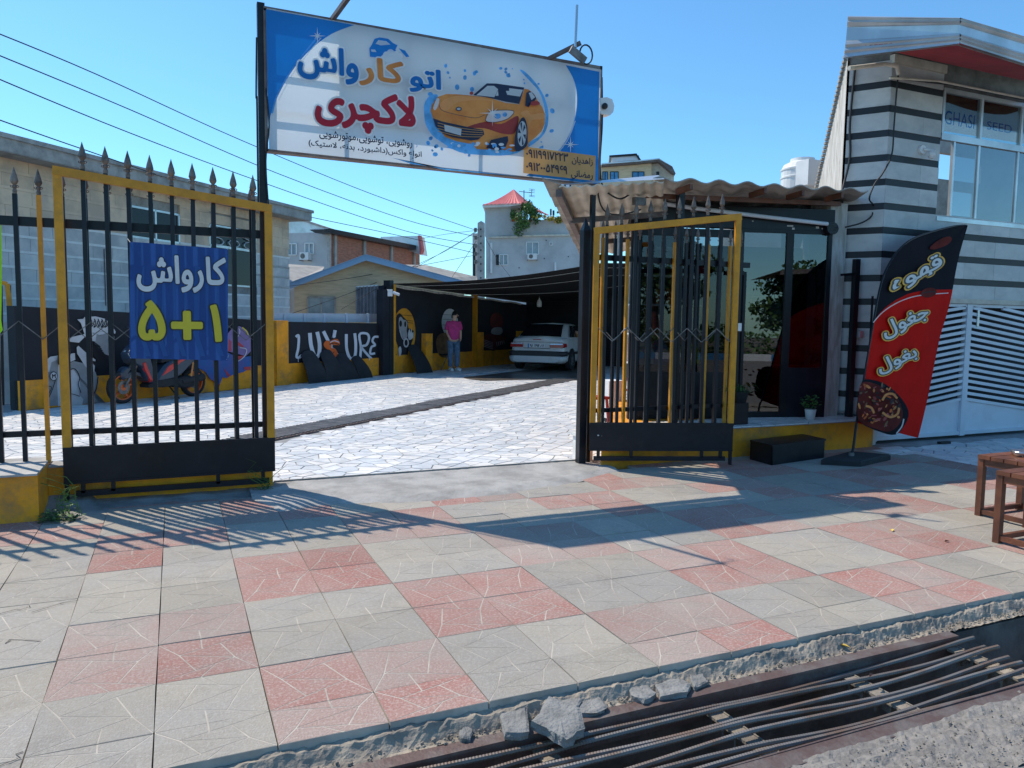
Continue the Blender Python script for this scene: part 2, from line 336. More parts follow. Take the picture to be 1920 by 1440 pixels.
# sidewalk : slab and tiles
sw = MB(); sw.box(-14, 40, 2.65, 6.97, -.6, -.035); sidewalk = sw.build('sidewalk', 'mortar', kind='structure', loc=(0, 0, 0))
def tile_mesh(var, red, ysz=.4, seed=0):
    r = random.Random(seed); mb = MB(); sx = .4; g = .0032; e = .0014
    mb.box(.0028, sx-.0028, e, ysz-e, -.035, -.0009, 1)
    c = [(0,0),(1,0),(1,1),(0,1)]; N = [(.36,.17),(.80,.36),(.64,.83),(.20,.64)]
    j = lambda q: (q[0]+r.uniform(-.02, .02), q[1]+r.uniform(-.02, .02)); N = [j(q) for q in N]
    md = lambda p, q, t=.5: (p[0]+(q[0]-p[0])*t, p[1]+(q[1]-p[1])*t); k1, k2, k3, k4 = md(c[0], c[1], .55), md(N[0], N[1], .45), md(c[2], c[3], .42), md(N[2], N[3], .5)
    polys = [[c[0],k1,k2,N[0]], [k1,c[1],N[1],k2], [c[1],c[2],N[2],N[1]], [c[2],k3,k4,N[2]], [k3,c[3],N[3],k4], [c[3],c[0],N[0],N[3]], [N[0],k2,N[1],N[3]], [N[1],N[2],k4,N[3]]]
    for p in polys:
        if var & 1: p = [(1-a, b) for a, b in p][::-1]
        if var & 2: p = [(a, 1-b) for a, b in p][::-1]
        P = [Vector((a*sx, b*.4, 0)) for a, b in p]
        if ysz < .4: P = [Vector((q.x, q.y*ysz/.4, 0)) for q in P]
        n = len(P); Q = []
        for i in range(n):                    # inset polygon
            a, b, d = P[i-1], P[i], P[(i+1) % n]; e1 = (b-a).normalized(); e2 = (d-b).normalized()
            n1 = Vector((-e1.y, e1.x, 0)); n2 = Vector((-e2.y, e2.x, 0)); bis = (n1+n2); k = g/max(.35, bis.length_squared/2)
            Q.append(b+bis*k)
        mb.add([(q.x, q.y, 0) for q in Q]+[(q.x, q.y, -.0011) for q in Q], [tuple(range(n))]+[(i, i+n, (i+1) % n+n, (i+1) % n) for i in range(n)], 0)
    me = bpy.data.meshes.new('tile'); me.from_pydata(mb.v, [], mb.f)
    me.materials.append(M[('tgrey', 'tred', 'tred2')[red]]); me.materials.append(M['groove']); me.polygons.foreach_set('material_index', mb.m); me.update(); return me
TM = {(v, r, h): tile_mesh(v, r, h, 5+v) for v in range(4) for r in (0, 1, 2) for h in (.4, .25)}
APR = [(.70,5.98),(1.03,6.07),(1.87,5.90),(2.65,5.92),(3.3,6.12),(3.95,6.44)]
def apron_y(x):
    if x < .70 or x > 3.95: return 9
    for a, b in zip(APR, APR[1:]):
        if a[0] <= x <= b[0]: return a[1]+(b[1]-a[1])*(x-a[0])/(b[0]-a[0])
rt_ = random.Random(11); ntile = 0; cells = []
for ci in range(-4, 26):
    for rj in range(-1, 10):
        x0 = .3+.4*ci; y0 = 2.65 if rj < 0 else 2.9+.4*rj; h = .25 if rj < 0 else .4
        vis = any(-30 < u < 1950 and -30 < v < 1470 for u, v in (proj((x0+a, y0+b, 0)) for a in (0, .4) for b in (0, h)))
        if not vis or min(apron_y(x0+.01), apron_y(x0+.39)) < y0+.1 or (x0 > 7.7 and y0 > 5.2): continue
        cells.append((math.hypot(x0, y0), ci, rj, x0, y0, h))
cells.sort(); far_mb = {0: MB(), 1: MB()}
for k, (d, ci, rj, x0, y0, h) in enumerate(cells):
    red = (math.floor((x0+.01-.3)/.8)+math.floor((y0+.01-2.5)/.8)) % 2 == 0
    if rt_.random() < .05: red = False
    if x0 < -.75: red = False if rt_.random() < .6 else red
    if red and rt_.random() < .38: red = 2
    me = TM[(ci & 1) | ((rj & 1) << 1), int(red), h]
    if k < 296:
        o = link(bpy.data.objects.new('tile', me)); o.parent = sidewalk; old = x0 < -.5
        o.location = (x0, y0, rt_.uniform(-.0015, .0015)-(.004 if x0 < -.9 else 0)); o.rotation_euler = (rt_.uniform(-.004, .004), rt_.uniform(-.004, .004), rt_.uniform(-.002, .002))
    else: far_mb[int(red > 0)].add([(v.co.x+x0, v.co.y+y0, v.co.z) for v in me.vertices], [tuple(p.vertices) for p in me.polygons], 0)
for r_ in (0, 1):
    if far_mb[r_].v: tag(far_mb[r_].build('paving', ['tred' if r_ else 'tgrey'], sidewalk), kind='stuff')
# cracks in the worn tiles at the left
rc = random.Random(5); mb = MB()
for k in range(8):
    x = rc.uniform(-.92, -.55); y = rc.uniform(2.8, 4.9); pts = [(x, y, .0006)]
    for i in range(4): x += rc.uniform(-.02, .09); y += rc.uniform(-.05, .05); pts.append((x, y, .0006))
    for a, b in zip(pts, pts[1:]): mb.bar(a, b, rc.uniform(.0015, .0035), .001)
M['crk'] = mat('crack_dirt', (.10, .09, .075), .9); tag(mb.build('crack', 'crk', sidewalk), kind='stuff')
# cement apron in front of the gate
ap = MB()
def fa(u, v):
    x = .55+3.5*u; y0 = apron_y(min(3.94, max(.71, x))); 
    if x < .7: y0 = 6.05+(.7-x)*3
    y = y0-.05+(6.96-y0+.05)*v
    return (x, y, -.006+.03*min(1, v*5)+.006*noise.noise(Vector((x*3, y*3, 0)))+.003*noise.noise(Vector((x*20, y*20, 2))))
ap.grid(fa, 130, 34); ap.build('entrance_apron', 'conc', kind='structure')
mb = MB(); mb.bar((.78, 6.965, .022), (3.95, 6.975, .022), .02, .03); mb.build('threshold', 'concd', kind='structure')
# plaster spill at the foot of the left wall
mb = MB(); mb.grid(lambda u, v: (-1.1+2.0*u, 6.4+.45*v, -.004+.10*v*v*(1.0 if u < .25 else .35)+.012*noise.noise(Vector((u*9, v*5, 3)))), 40, 10)
mb.build('wall_footing', 'concd', kind='structure')
# paler crazy paving before the white garage
# ================================================================ crazy paving
def clip(poly, nx, ny, d):                  # keep a*nx+b*ny <= d
    out = []
    for i in range(len(poly)):
        a = poly[i-1]; b = poly[i]; da = a[0]*nx+a[1]*ny-d; db = b[0]*nx+b[1]*ny-d
        if (da <= 0) != (db <= 0): t = da/(da-db); out.append((a[0]+(b[0]-a[0])*t, a[1]+(b[1]-a[1])*t))
        if db <= 0: out.append(b)
    return out
def crazy(org, ang, u0, u1, v0, v1, cell, strip, keep, seed, gap=.007):
    r = random.Random(seed); ca, sa = math.cos(ang), math.sin(ang)
    nu = int((u1-u0)/cell); pers = max(1, round(strip/cell)); nv = int((v1-v0)/cell)
    P = {}
    for i in range(nu):
        for j in range(nv): P[i, j] = (u0+(i+r.uniform(.08, .92))*cell, v0+(j+r.uniform(.08, .92))*cell)
    out = []
    for (i, j), s in P.items():
        wx, wy = org[0]+s[0]*ca-s[1]*sa, org[1]+s[0]*sa+s[1]*ca
        if not keep(wx, wy): continue
        js = j//pers; lo, hi = v0+js*pers*cell, v0+(js+1)*pers*cell
        cw_ = cell*.85; poly = [(s[0]-cw_, max(lo+gap/2, s[1]-cw_)), (s[0]+cw_, max(lo+gap/2, s[1]-cw_)), (s[0]+cw_, min(hi-gap/2, s[1]+cw_)), (s[0]-cw_, min(hi-gap/2, s[1]+cw_))]
        for a in range(-2, 3):
            for b in range(-2, 3):
                if (a or b) and (i+a, j+b) in P and (j+b)//pers == js:
                    q = P[i+a, j+b]; nx, ny = q[0]-s[0], q[1]-s[1]; l = math.hypot(nx, ny); nx /= l; ny /= l
                    mxy = ((q[0]+s[0])/2, (q[1]+s[1])/2); poly = clip(poly, nx, ny, mxy[0]*nx+mxy[1]*ny-gap/2)
                    if len(poly) < 3: break
            if len(poly) < 3: break
        if len(poly) < 3: continue
        out.append([(org[0]+a*ca-b*sa, org[1]+a*sa+b*ca) for a, b in poly])
    return out
cy = MB(); cy.box(-14, 45, 6.97, 60, -.6, -.008); court = cy.build('courtyard_floor', 'grout', kind='structure', loc=(0, 0, 0))
GA = Vector((1.0, 9.45, 0)); GD = Vector((.742, .670, 0)).normalized(); GN = Vector((-GD.y, GD.x, 0)); GANG = math.atan2(GD.y, GD.x)
GW = .50
def near_grate(x, y, e=.06):
    v = Vector((x, y, 0))-GA; return -1.2 < v.dot(GD) < 11.4 and -e < v.dot(GN) < GW+e
def keepc(x, y):
    if y < 7.0 or near_grate(x, y, .09): return False
    if (Vector((x, y, 0))-Vector((-2.23, 13.69, 0))).dot(Vector((-.636, .772, 0))) > -.05: return False
    if x > 4.0 and (x-4.35)*.82-(y-7.1)*.57 > 0: return False
    u, v = proj((x, y, 0)); return -40 < u < 1180
def add_paving(parent, pieces, m, z, lim=300, sheet='paving'):
    MM = [m, 'marbleb', 'marblec'] if m == 'marble' else [m, m, m]
    pieces.sort(key=lambda q: math.hypot(sum(a for a, b in q)/len(q), sum(b for a, b in q)/len(q))); rest = MB(); r = random.Random(3)
    for k, q in enumerate(pieces):
        n = len(q); zz = z+r.uniform(-.0012, .0012); mb = rest if k >= lim else MB()
        cx = sum(a for a, b in q)/n; cy_ = sum(b for a, b in q)/n
        top = [(cx+(a-cx)*.985, cy_+(b-cy_)*.985, zz) for a, b in q]
        mb.add(top+[(a, b, z-.012) for a, b in q], [tuple(range(n))]+[(i, i+n, (i+1) % n+n, (i+1) % n) for i in range(n)], r.randrange(3) if k >= lim else 0)
        if k < lim: mb.build('marble_piece', MM[r.randrange(3)], parent)
    if rest.v: tag(rest.build(sheet, MM, parent), kind='stuff')
M['marbleb'] = mat('white_marble_dull', (.62, .64, .645), .5, var=.12, scale=5, col2=(.50, .52, .53), dirt=((.4, .39, .36), 2.0, .4))
M['marblec'] = mat('cream_marble', (.72, .70, .66), .5, var=.12, scale=5, dirt=((.42, .40, .36), 2.0, .4))
add_paving(court, crazy((GA.x, GA.y), GANG, -9, 24, -14.03, 14.0,   .18, .54, keepc, 2, .011), 'marble', 0)
gp = MB(); gp.box(7.72, 40, 5.3, 6.97, -.03, -.006); gpo = gp.build('garage_apron', 'grout', kind='structure', loc=(0, 0, 0))
add_paving(gpo, crazy((7.7, 5.25), 0, 0, 8, 0, 1.4, .2, 9, lambda x, y: y < 6.55 and x > 7.78 and proj((x, y, 0))[0] < 1990, 4, .012), 'marble', .0)
# wet patch by the car
mb = MB(); P = [onz(x, y, .0) for x, y in ((868,708),(900,704),(960,697),(1010,690),(1060,684),(1112,682),(1118,705),(1104,713),(1040,712),(960,713),(905,714))]
mb.face([(p.x, p.y, .0035) for p in sm(P, 4, True)]); 
M['wet'] = mat('wet_floor', (.10, .088, .075), .28, scale=2.2, col2=(.17, .155, .14), var=.2, bump=.15, bscale=6)
mb.build('puddle', 'wet', kind='structure')
# grate over the drain in the yard
g = thing('floor_grate', 'long slatted steel floor grate running across the white marble yard', 'grate', tuple(GA))
mb = MB()
for s_ in (0, GW): mb.bar(GA+GN*s_-GD*1.2+Vector((0,0,.002)), GA+GN*s_+GD*11.3+Vector((0,0,.002)), .035, .03)
mb.build('frame', 'rust', g)
sl = MB(); sl.bar(GA+Vector((0, 0, .012)), GA+GN*GW+Vector((0, 0, .012)), .038, .024); slat0 = sl.build('slat', 'iron2', g)
for k in range(1, 176):
    o = link(slat0.copy()); o.parent = g; o.location = GD*(-1.15+.071*k)+Vector((0, 0, .008 if 14 < k < 60 or 75 < k < 110 else 0))
slat0.location = GD*-1.15
# ---------------------------------------------------------------- drain grate in front
G = thing('drain_grate', 'rusty rebar drain grate with steel edge beams beside the road', 'grate', (2.2, 2.2, -.09))
mb = MB(); mb.bar((-.2, 2.516, -.078), (3.62, 2.516, -.078), .062, .012, upv=(0, 0, 1)); mb.bar((.0, 2.494, -.13), (3.62, 2.494, -.13), .008, .11, upv=(0,0,1)); mb.build('edge_beam', 'rust', G)
mb = MB(); mb.bar((.9, 1.985, -.075), (3.95, 1.985, -.085), .09, .012, upv=(0, 0, 1)); mb.bar((.9, 2.026, -.12), (3.9, 2.026, -.12), .008, .1, upv=(0,0,1)); mb.build('edge_beam', 'rust', G)
for x in (.45, 1.25, 2.04, 2.83, 3.58):
    mb = MB(); mb.bar((x, 2.03, -.135), (x, 2.49, -.135), .075, .012, upv=(0, 0, 1)); mb.bar((x+.03, 2.03, -.17), (x+.03, 2.49, -.17), .008, .09, upv=(0,0,1))
    for y in np.linspace(2.08, 2.45, 6): mb.bar((x, y, -.13), (x, y, -.22), .012)
    mb.build('cross_bar', ['dirt'], G)
rb = random.Random(21)
for k in range(7):
    y = 2.452-.063*k; mb = MB(); pts = []; rs = []; ph = rb.uniform(0, 6); x0, x1 = .3, 3.66+rb.uniform(-.03, .06); n = 520
    for i in range(n+1):
        x = x0+(x1-x0)*i/n; s_ = (x-2.83)/.79
        z = -.098+.010*math.sin(ph+x*1.7)-.022*math.sin(max(0, min(1, (x-2.04)/1.55))*PI)+.012*max(0, x-3.2)
        pts.append((x, y+.010*math.sin(x*2.1+ph)+.006*math.sin(x*5+k), z)); rs.append(.0102+(.0014 if i % 2 else 0))
    mb.tube(pts, rs, 7, smooth=False); mb.build('rebar', 'rebar', G)
# broken slabs
rs_ = random.Random(8)
def chunk(pxs, th, z, label, tilt=(0, 0)):
    P = [onz(x, y, z+th) for x, y in pxs]; c = sum(P, Vector())/len(P); mb = MB(); Q = []
    for i in range(len(P)):
        a, b = P[i], P[(i+1) % len(P)]
        for t in (0, .33, .66): q = a+(b-a)*t; Q.append(q+Vector((rs_.uniform(-.006, .006), rs_.uniform(-.006, .006), 0)))
    n = len(Q); hz = lambda q: q.z+(q.x-c.x)*tilt[0]+(q.y-c.y)*tilt[1]+rs_.uniform(-.003, .003)
    top = [Vector((q.x, q.y, hz(q))) for q in Q]; ins = [c+(q-c)*.8+Vector((0, 0, .004+rs_.uniform(-.002, .004))) for q in top]
    bot = [Vector((q.x+rs_.uniform(-.008, .004), q.y+rs_.uniform(-.004, .01), q.z-th)) for q in top]
    mid = [(a+b)/2+Vector((rs_.uniform(-.006, .006), rs_.uniform(-.006, .004), 0)) for a, b in zip(top, bot)]
    cc = Vector((c.x, c.y, c.z+.005))
    mb.add(ins+[cc], [(i, (i+1) % n, n) for i in range(n)])
    for A, B in ((top, ins), (mid, top), (bot, mid)): mb.add(A+B, [(i, (i+1) % n, (i+1) % n+n, i+n) for i in range(n)])
    mb.build('broken_slab', 'stone', label=label, cat='stone', group='broken stone slabs by the drain')
chunk([(938,1338),(985,1325),(995,1372),(950,1374)], .03, -.07, 'squarish grey broken slab left of the largest slab by the drain')
chunk([(997,1352),(1030,1315),(1085,1332),(1095,1362),(1062,1378),(1040,1368)], .035, -.05, 'largest grey broken slab tilted over the edge of the drain grate', (.05, .15))
chunk([(1040,1312),(1080,1298),(1092,1315),(1075,1335)], .03, -.075, 'flat grey broken slab leaning behind the largest slab')
chunk([(1088,1300),(1112,1296),(1142,1325),(1120,1336),(1080,1338)], .02, -.075, 'thin grey broken slab right of the largest slab')
chunk([(1180,1288),(1205,1278),(1232,1300),(1210,1312),(1184,1305)], .03, -.08, 'small rounded broken slab in the dirt before the drain grate')
chunk([(1228,1285),(1262,1270),(1296,1280),(1290,1298),(1240,1304)], .03, -.08, 'long broken slab touching the dark edge beam')
chunk([(1290,1265),(1318,1262),(1330,1280),(1300,1290)], .025, -.08, 'rightmost and smallest slab in the row by the edge beam')
chunk([(862,1372),(875,1362),(888,1368),(884,1384),(866,1386)], .025, -.08, 'fist sized grey stone alone in the dirt at the left')
chunk([(1465,1232),(1475,1226),(1482,1232),(1476,1238)], .012, -.08, 'small white pebble below the yellow leaf')
def fallen_leaf(x, y, z, r, a, label, m='yleaf'):
    p = onz(x, y, z); mb = MB(); d = Vector((math.cos(a), math.sin(a), 0)); n = Vector((-d.y, d.x, 0))
    L = [p-d*r, p-d*.3*r+n*.38*r, p+d*.4*r+n*.3*r, p+d*r, p+d*.4*r-n*.3*r, p-d*.3*r-n*.38*r]
    h = [.002, .012, .01, .004, .012, .014]; L = [q+Vector((0, 0, k)) for q, k in zip(L, h)]
    mb.add([*L, p+Vector((0, 0, .003))], [(i, (i+1) % 6, 6) for i in range(6)]); mb.build('fallen_leaf', m, label=label, cat='leaf')
fallen_leaf(1580, 1212, -.06, .035, -1.0, 'large yellow fallen leaf in the rubble beside the pavement edge')
fallen_leaf(1672, 995, .002, .03, .8, 'small yellow fallen leaf on the pavement near the stools')
fallen_leaf(1775, 1016, .002, .022, 0, 'small brownish fallen leaf on a pink tile left of the near stool', 'wood')
fallen_leaf(1634, 1268, -.07, .02, .3, 'dark scrap lying on the dusty ledge before the drain', 'wood')
# weeds
rw = random.Random(4)
def weed(cx, cy, n, rad, hmax, label, blades=0, z=0):
    mb = MB()
    for _ in range(n):
        a = rw.uniform(0, 2*PI); rr = rad*math.sqrt(rw.random()); p = Vector((cx+rr*math.cos(a), cy+rr*math.sin(a)*.6, z+hmax*rw.uniform(.1, 1)*(1-rr/rad*.6)))
        d = Vector((rw.uniform(-1, 1), rw.uniform(-1, 1), rw.uniform(-.3, .5))).normalized(); q = d.cross(Vector((0, 0, 1))).normalized(); s_ = rw.uniform(.014, .03)
        mb.face([p, p+d*s_*.5+q*s_*.5, p+d*s_*1.3, p+d*s_*.5-q*s_*.5], rw.randrange(2)); 
        if rw.random() < .3: mb.bar((cx+rr*.3*math.cos(a), cy+rr*.2*math.sin(a), z), p, .002, .002, 1)
    for _ in range(blades):
        a = rw.uniform(-.6, .6); h = rw.uniform(.18, .42); pts = [Vector((cx+rw.uniform(-.08, .12)+a*h*t*t*1.2, cy+.02, z+h*t*(1-.15*t))) for t in (0, .3, .6, .85, 1)]
        mb.tube(pts, [.003, .003, .0025, .002, .0005], 4, 0)
    return mb.build('weed', ['leaf', 'leafd'], label=label, cat='weed')
weed(-.80, 6.28, 170, .15, .10, 'low leafy green weed growing at the foot of the mustard wall')
weed(-.78, 6.42, 12, .1, .1, 'tall thin grass blades in front of the mustard wall corner', 9)
weed(.66, 6.68, 30, .08, .13, 'small dry weed under the free corner of the gate leaf', 5)
# ================================================================ LEFT FENCE AND WALL
mb = MB(); mb.box(-9, -.93, 6.32, 7.0, -.1, .335); mb.box(-.93, .755, 6.80, 7.0, -.1, .30)
mb.build('low_wall', 'mustwall', label='low mustard yellow wall under the iron fence at the left', cat='wall')
MB().box(-9, -.93, 6.30, 7.02, .335, .35).build('wall_coping', 'conc', bpy.data.objects['low_wall'])
MB().box(-.93, .76, 6.785, 7.02, .30, .315).build('wall_coping', 'conc', bpy.data.objects['low_wall'])
def finial(mb, x, y, z, s=1.0, m=0):
    for (w_, h0, h1) in ((.004, 0, .06),): pass
    r = [(.013, 0), (.016, .02), (.011, .035), (.017, .05), (.010, .062), (.020, .075), (.026, .09), (.019, .125), (.009, .16), (.001, .19)]
    mb.lathe([(a*s, b*s) for a, b in r], (x, y, z), 6, m, smooth=False, sc=(1, .6))
    for sg in (-1, 1):
        pts = [(x+sg*(.008+.018*math.sin(t))*s, y, z+(.045+.016*(1-math.cos(t)))*s-.012*t*s*.5) for t in (0, .6, 1.2, 1.8, 2.4, 3.0)]
        mb.tube(pts, .0035*s, 5, m)
def zigzag(mb, x0, x1, z0, z1, y, n):
    for i in range(n):
        a = x0+(x1-x0)*i/n; b = x0+(x1-x0)*(i+1)/n; za, zb = (z1, z0) if i % 2 == 0 else (z0, z1)
        mb.bar((a, y, za), (b, y, zb), .012, .006)
fe = thing('iron_fence', 'black iron spear fence with one mustard bar on the left low wall', 'fence', (-.9, 6.86, .33))
xs = [-1.085-.155*k for k in range(14)][::-1]+[-.93, -.775, -.62, -.465, -.31, -.155, 0, .155, .31, .465, .61]
for i, x in enumerate(xs):
    must = abs(x+.93) < .01 or (x < -1.3 and i % 4 == 1)
    MB().box(x-.016, x+.016, 6.845, 6.877, .33, 2.40).build('bar', 'must' if must else 'blackp', fe)
    mb = MB(); finial(mb, x, 6.86, 2.40, 1.05); mb.build('spear_finial', 'iron', fe)
for z, h in ((2.20, .07), (.56, .045)): MB().box(-3.4, .70, 6.885, 6.92, z-h/2, z+h/2).build('rail', 'blackp', fe)
mb = MB(); zigzag(mb, -3.255, -.155*0+.61-.0, 1.30, 1.44, 6.84, 25); mb.build('zigzag_rod', 'iron2', fe)
# ================================================================ GATE LEAVES
def gate_leaf(sgn, label, loc, rz, K=1.0):
    g = thing('gate_leaf', label, 'gate', loc, rz, 'folding iron gate leaves'); ORG[g] = Vector((0, 0, 0)); X = lambda x: sgn*x*K
    def bx(x0, x1, y0, y1, z0, z1, mb): a, b = sorted((X(x0), X(x1))); mb.box(a, b, y0, y1, z0, z1)
    zt = lambda x: 2.40+.175*x/1.58
    mb = MB(); bx(0, .06, -.02, .02, .46, zt(0)-.0, mb); mb.build('stile', 'must', g)
    mb = MB(); bx(1.52, 1.58, -.02, .02, .46, zt(1.55)-.03, mb); mb.build('stile', 'must', g)
    mb = MB(); mb.bar((X(-.0), -.001, zt(0)), (X(1.58), -.001, zt(1.58)), .046, .065, upv=(0, 0, 1)); mb.build('top_rail', 'must', g)
    mb = MB(); bx(0, 1.58, -.012, .0, .18, .455, mb); mb.bar((X(0), -.004, .452), (X(1.58), -.004, .452), .036, .03); mb.bar((X(0), -.004, .185), (X(1.58), -.004, .185), .03, .02); mb.build('bottom_panel', 'blackp', g)
    mb = MB(); mb.bar((X(.05), 0, .095), (X(1.5), 0, .095), .03, .045)
    for x in (.1, .46, 1.24, 1.45): mb.bar((X(x), 0, .10), (X(x), 0, .19), .03)
    mb.bar((X(1.56), 0, .03), (X(1.56), 0, .19), .03); mb.build('foot_rail', 'blackp', g)
    for k in range(9):
        x = .145+.155*k; mb = MB(); bx(x-.016, x+.016, .022, .054, .44, zt(x)+.05, mb); mb.build('bar', 'blackp', g)
        mb = MB(); finial(mb, X(x), .038, zt(x)+.05, 1.1); mb.build('spear_finial', 'iron', g)
    mb = MB(); zigzag(mb, X(.06), X(1.52), 1.30, 1.44, .0, 9); mb.build('zigzag_rod', 'iron2', g)
    return g
gl = gate_leaf(-1, 'open gate leaf at the left carrying the blue price banner, mustard frame', (.765, 6.72, 0), 0)
gr = gate_leaf(1, 'open gate leaf at the right with mustard frame, in front of the shop', (3.86, 6.70, 0), math.radians(-20), .95)
mb = MB(); mb.box(1.505, 1.54, -.03, .01, 1.42, 1.50); mb.build('padlock', 'white', gr)
# ================================================================ GATE POSTS AND BIG SIGN
po = thing('gate_post', 'tall black steel post left of the gate opening, holding the sign', 'post', (.71, 6.86, 0), 0, 'tall posts carrying the sign')
mb = MB(); mb.box(.68, .74, 6.83, 6.89, .0, 4.10); mb.build('pole', 'blackp', po)
mb = MB(); mb.tube(sm([(.665, 6.8, z) for z in (2.45, 2.9, 3.3)]+[(.66, 6.8, 3.34), (.67, 6.8, 3.8)], 4), .008, 6); mb.tube(sm([(.75, 6.81, 2.4), (.73, 6.8, 2.8), (.76, 6.8, 3.1), (.74, 6.8, 3.4)], 4), .007, 6); mb.build('cable', 'wire', po)
po2 = thing('gate_post', 'black steel post right of the gate opening, under the sign corner', 'post', (3.86, 6.86, 0), 0, 'tall posts carrying the sign')
mb = MB(); mb.box(3.80, 3.88, 6.80, 6.88, -.02, 2.42); mb.add([(3.80,6.80,2.42),(3.88,6.80,2.42),(3.88,6.88,2.42),(3.80,6.88,2.42),(3.84,6.84,2.55)], [(0,1,4),(1,2,4),(2,3,4),(3,0,4)]); mb.build('pole', 'blackp', po2)
mb = MB(); mb.box(3.92, 3.965, 6.86, 6.905, .0, 4.02); mb.build('pole', 'rust' if False else 'blackp', po2)
mb = MB(); mb.tube(sm([(3.99, 6.84, 3.95), (4.0, 6.83, 3.5), (3.985, 6.83, 3.1), (4.02, 6.83, 2.88), (4.12, 6.84, 2.80), (4.3, 6.9, 2.78), (4.5, 6.95, 2.9)], 5), .009, 6); mb.tube(sm([(4.0, 6.85, 3.3), (3.97, 6.85, 2.9), (4.05, 6.86, 2.65), (4.3, 6.95, 2.62), (4.6, 7, 2.7)], 5), .008, 6); mb.build('cable', 'wire', po2)
SG = thing('sign_board', 'large blue and white car wash banner sign with an orange sports car over the gate', 'sign', (2.35, 6.83, 2.9))
sgp = Pl((0, 6.80), 90)
def sq(zx, zy, off=0): return sgp.un(480+zx/2.8235, zy/2.8235, off)
M['sface'] = mat('sign_banner', (.62, .69, .74), .45, var=.03, scale=1, trans=.5)
M['sblue'] = mat('sign_blue', (.012, .25, .68), .45, var=.04, trans=.42); M['sblue2'] = mat('sign_sky_blue', (.12, .42, .78), .45, var=.2, scale=9, trans=.42)
M['sorange'] = mat('sign_orange', (.86, .33, .07), .45, var=.1, scale=4, trans=.3, col2=(.72, .22, .04)); M['spale'] = mat('sign_pale_orange', (.90, .42, .13), .45, var=.08, trans=.35)
M['sred'] = mat('sign_red', (.60, .008, .035), .45, var=.05, trans=.3); M['sdark'] = mat('sign_navy', (.010, .015, .05), .45, var=.1, trans=.15)
M['swhite'] = mat('sign_white', (.84, .86, .88), .45, var=.02, trans=.42); M['sdred'] = mat('sign_deep_red', (.42, .04, .03), .45, var=.15, trans=.25)
TL, TR, BR, BL = sq(50, 40), sq(1824, 376), sq(1812, 978), sq(60, 788)
TL = Vector((.752, 6.8, 4.05)); TR = Vector((3.955, 6.8, 4.01)); BR = Vector((3.945, 6.8, 2.885)); BL = Vector((.758, 6.8, 2.905))
mb = MB(); mb.face([TL, BL, BR, TR]); mb.build('banner_face', 'sface', SG)
mb = MB(); yb = 6.875                       # the rear sheet, its frame and struts
for x0, x1, z0, z1 in ((1.30, 3.62, 3.24, 4.03),): mb.face([(x0, yb, z0), (x1, yb, z0), (x1, yb, z1), (x0, yb, z1)])
mb.build('rear_sheet', 'sface', SG)
mb = MB()
for a, b in (((.73, 6.86, 4.05), (3.97, 6.86, 4.03)), ((.73, 6.86, 2.90), (3.96, 6.86, 2.88))): mb.bar(a, b, .1, .035 if a[2] > 3 else .02)
for x in (.74, 3.965): mb.bar((x, 6.86, 2.89), (x, 6.86, 4.05), .10, .025, upv=(1, 0, 0))
mb.build('frame', 'rust', SG)
mb = MB()
for x in (1.36, 1.95, 2.62, 3.15, 3.6): mb.bar((x, yb+.005, 2.9), (x, yb+.005, 4.03), .02, .03)
for z in (3.24, 3.62): mb.bar((.75, yb+.004, z), (3.95, yb+.004, z-.01), .02, .03, upv=(0, 0, 1))
mb.build('strut', 'iron2', SG)
A = Art(sgp.un, (2.8235, 480, 0))
Ls = [(v.x, v.y) for v in sm([(520,132,0),(400,180,0),(290,262,0),(195,370,0),(125,490,0),(80,600,0),(66,690,0)], 6)]
A.poly([(52,48)]+Ls, 'sblue'); A.stroke([(330,190),(250,290),(170,400),(110,510),(85,600)], 9, 'sblue2'); A.stroke([(345,200),(262,300),(190,400),(120,530)], 5, 'swhite')
Rs = [(v.x, v.y) for v in sm([(1640,345,0),(1685,430,0),(1700,530,0),(1685,640,0),(1655,720,0),(1600,800,0),(1520,870,0),(1430,930,0)], 6)]
A.poly(Rs+[(1810,975),(1818,380)], 'sblue'); A.stroke([(1690,640),(1650,740),(1590,820)], 5, 'swhite')
A.poly([(720,835),(830,870),(1000,890),(1420,935),(1300,925),(1000,900)], 'sblue2')
for cx, cy_ in ((325,190),(1665,765)):
    for k in range(4):
        a = k*PI/4; L = 46 if k % 2 == 0 else 24; A.poly([(cx+L*math.cos(a), cy_+L*math.sin(a)), (cx+4*math.cos(a+1.57), cy_+4*math.sin(a+1.57)), (cx-L*math.cos(a), cy_-L*math.sin(a)), (cx-4*math.cos(a+1.57), cy_-4*math.sin(a+1.57))], 'lwhite')
# little blue car with suds
A.poly([(603,300),(600,255),(612,238),(628,205),(655,198),(700,205),(726,228),(750,240),(738,262),(745,280),(690,272),(660,300),(640,306)], 'sblue')
A.poly([(632,232),(648,212),(690,218),(712,236),(660,240)], 'swhite'); A.poly([(608,262),(630,262),(638,276),(612,274)], 'swhite')
for cx, cy_, r_ in ((690,290,18),(712,280,20),(738,290,20),(762,298,16),(672,308,14),(700,312,20),(730,318,22),(762,318,14)): A.poly(ell(cx, cy_, r_, r_, 14), 'swhite')
A.poly([(755,255),(790,268),(812,300),(795,302),(775,280)], 'sblue')
def T2(txt, a, b, c, d, m, off=.02, out=None, fa=True):
    if out: A.text(txt, a, b, c, d, out, off+.05, fa); A.k += 1
    A.text(txt, a, b, c, d, m, off, fa)
T2('واش', (222,370), (542,385), (500,448), (355,242), 'sblue', .035, 'lwhite')
T2('کار', (548,430), (778,410), (575,452), (735,322), 'sorange', .035, 'lwhite')
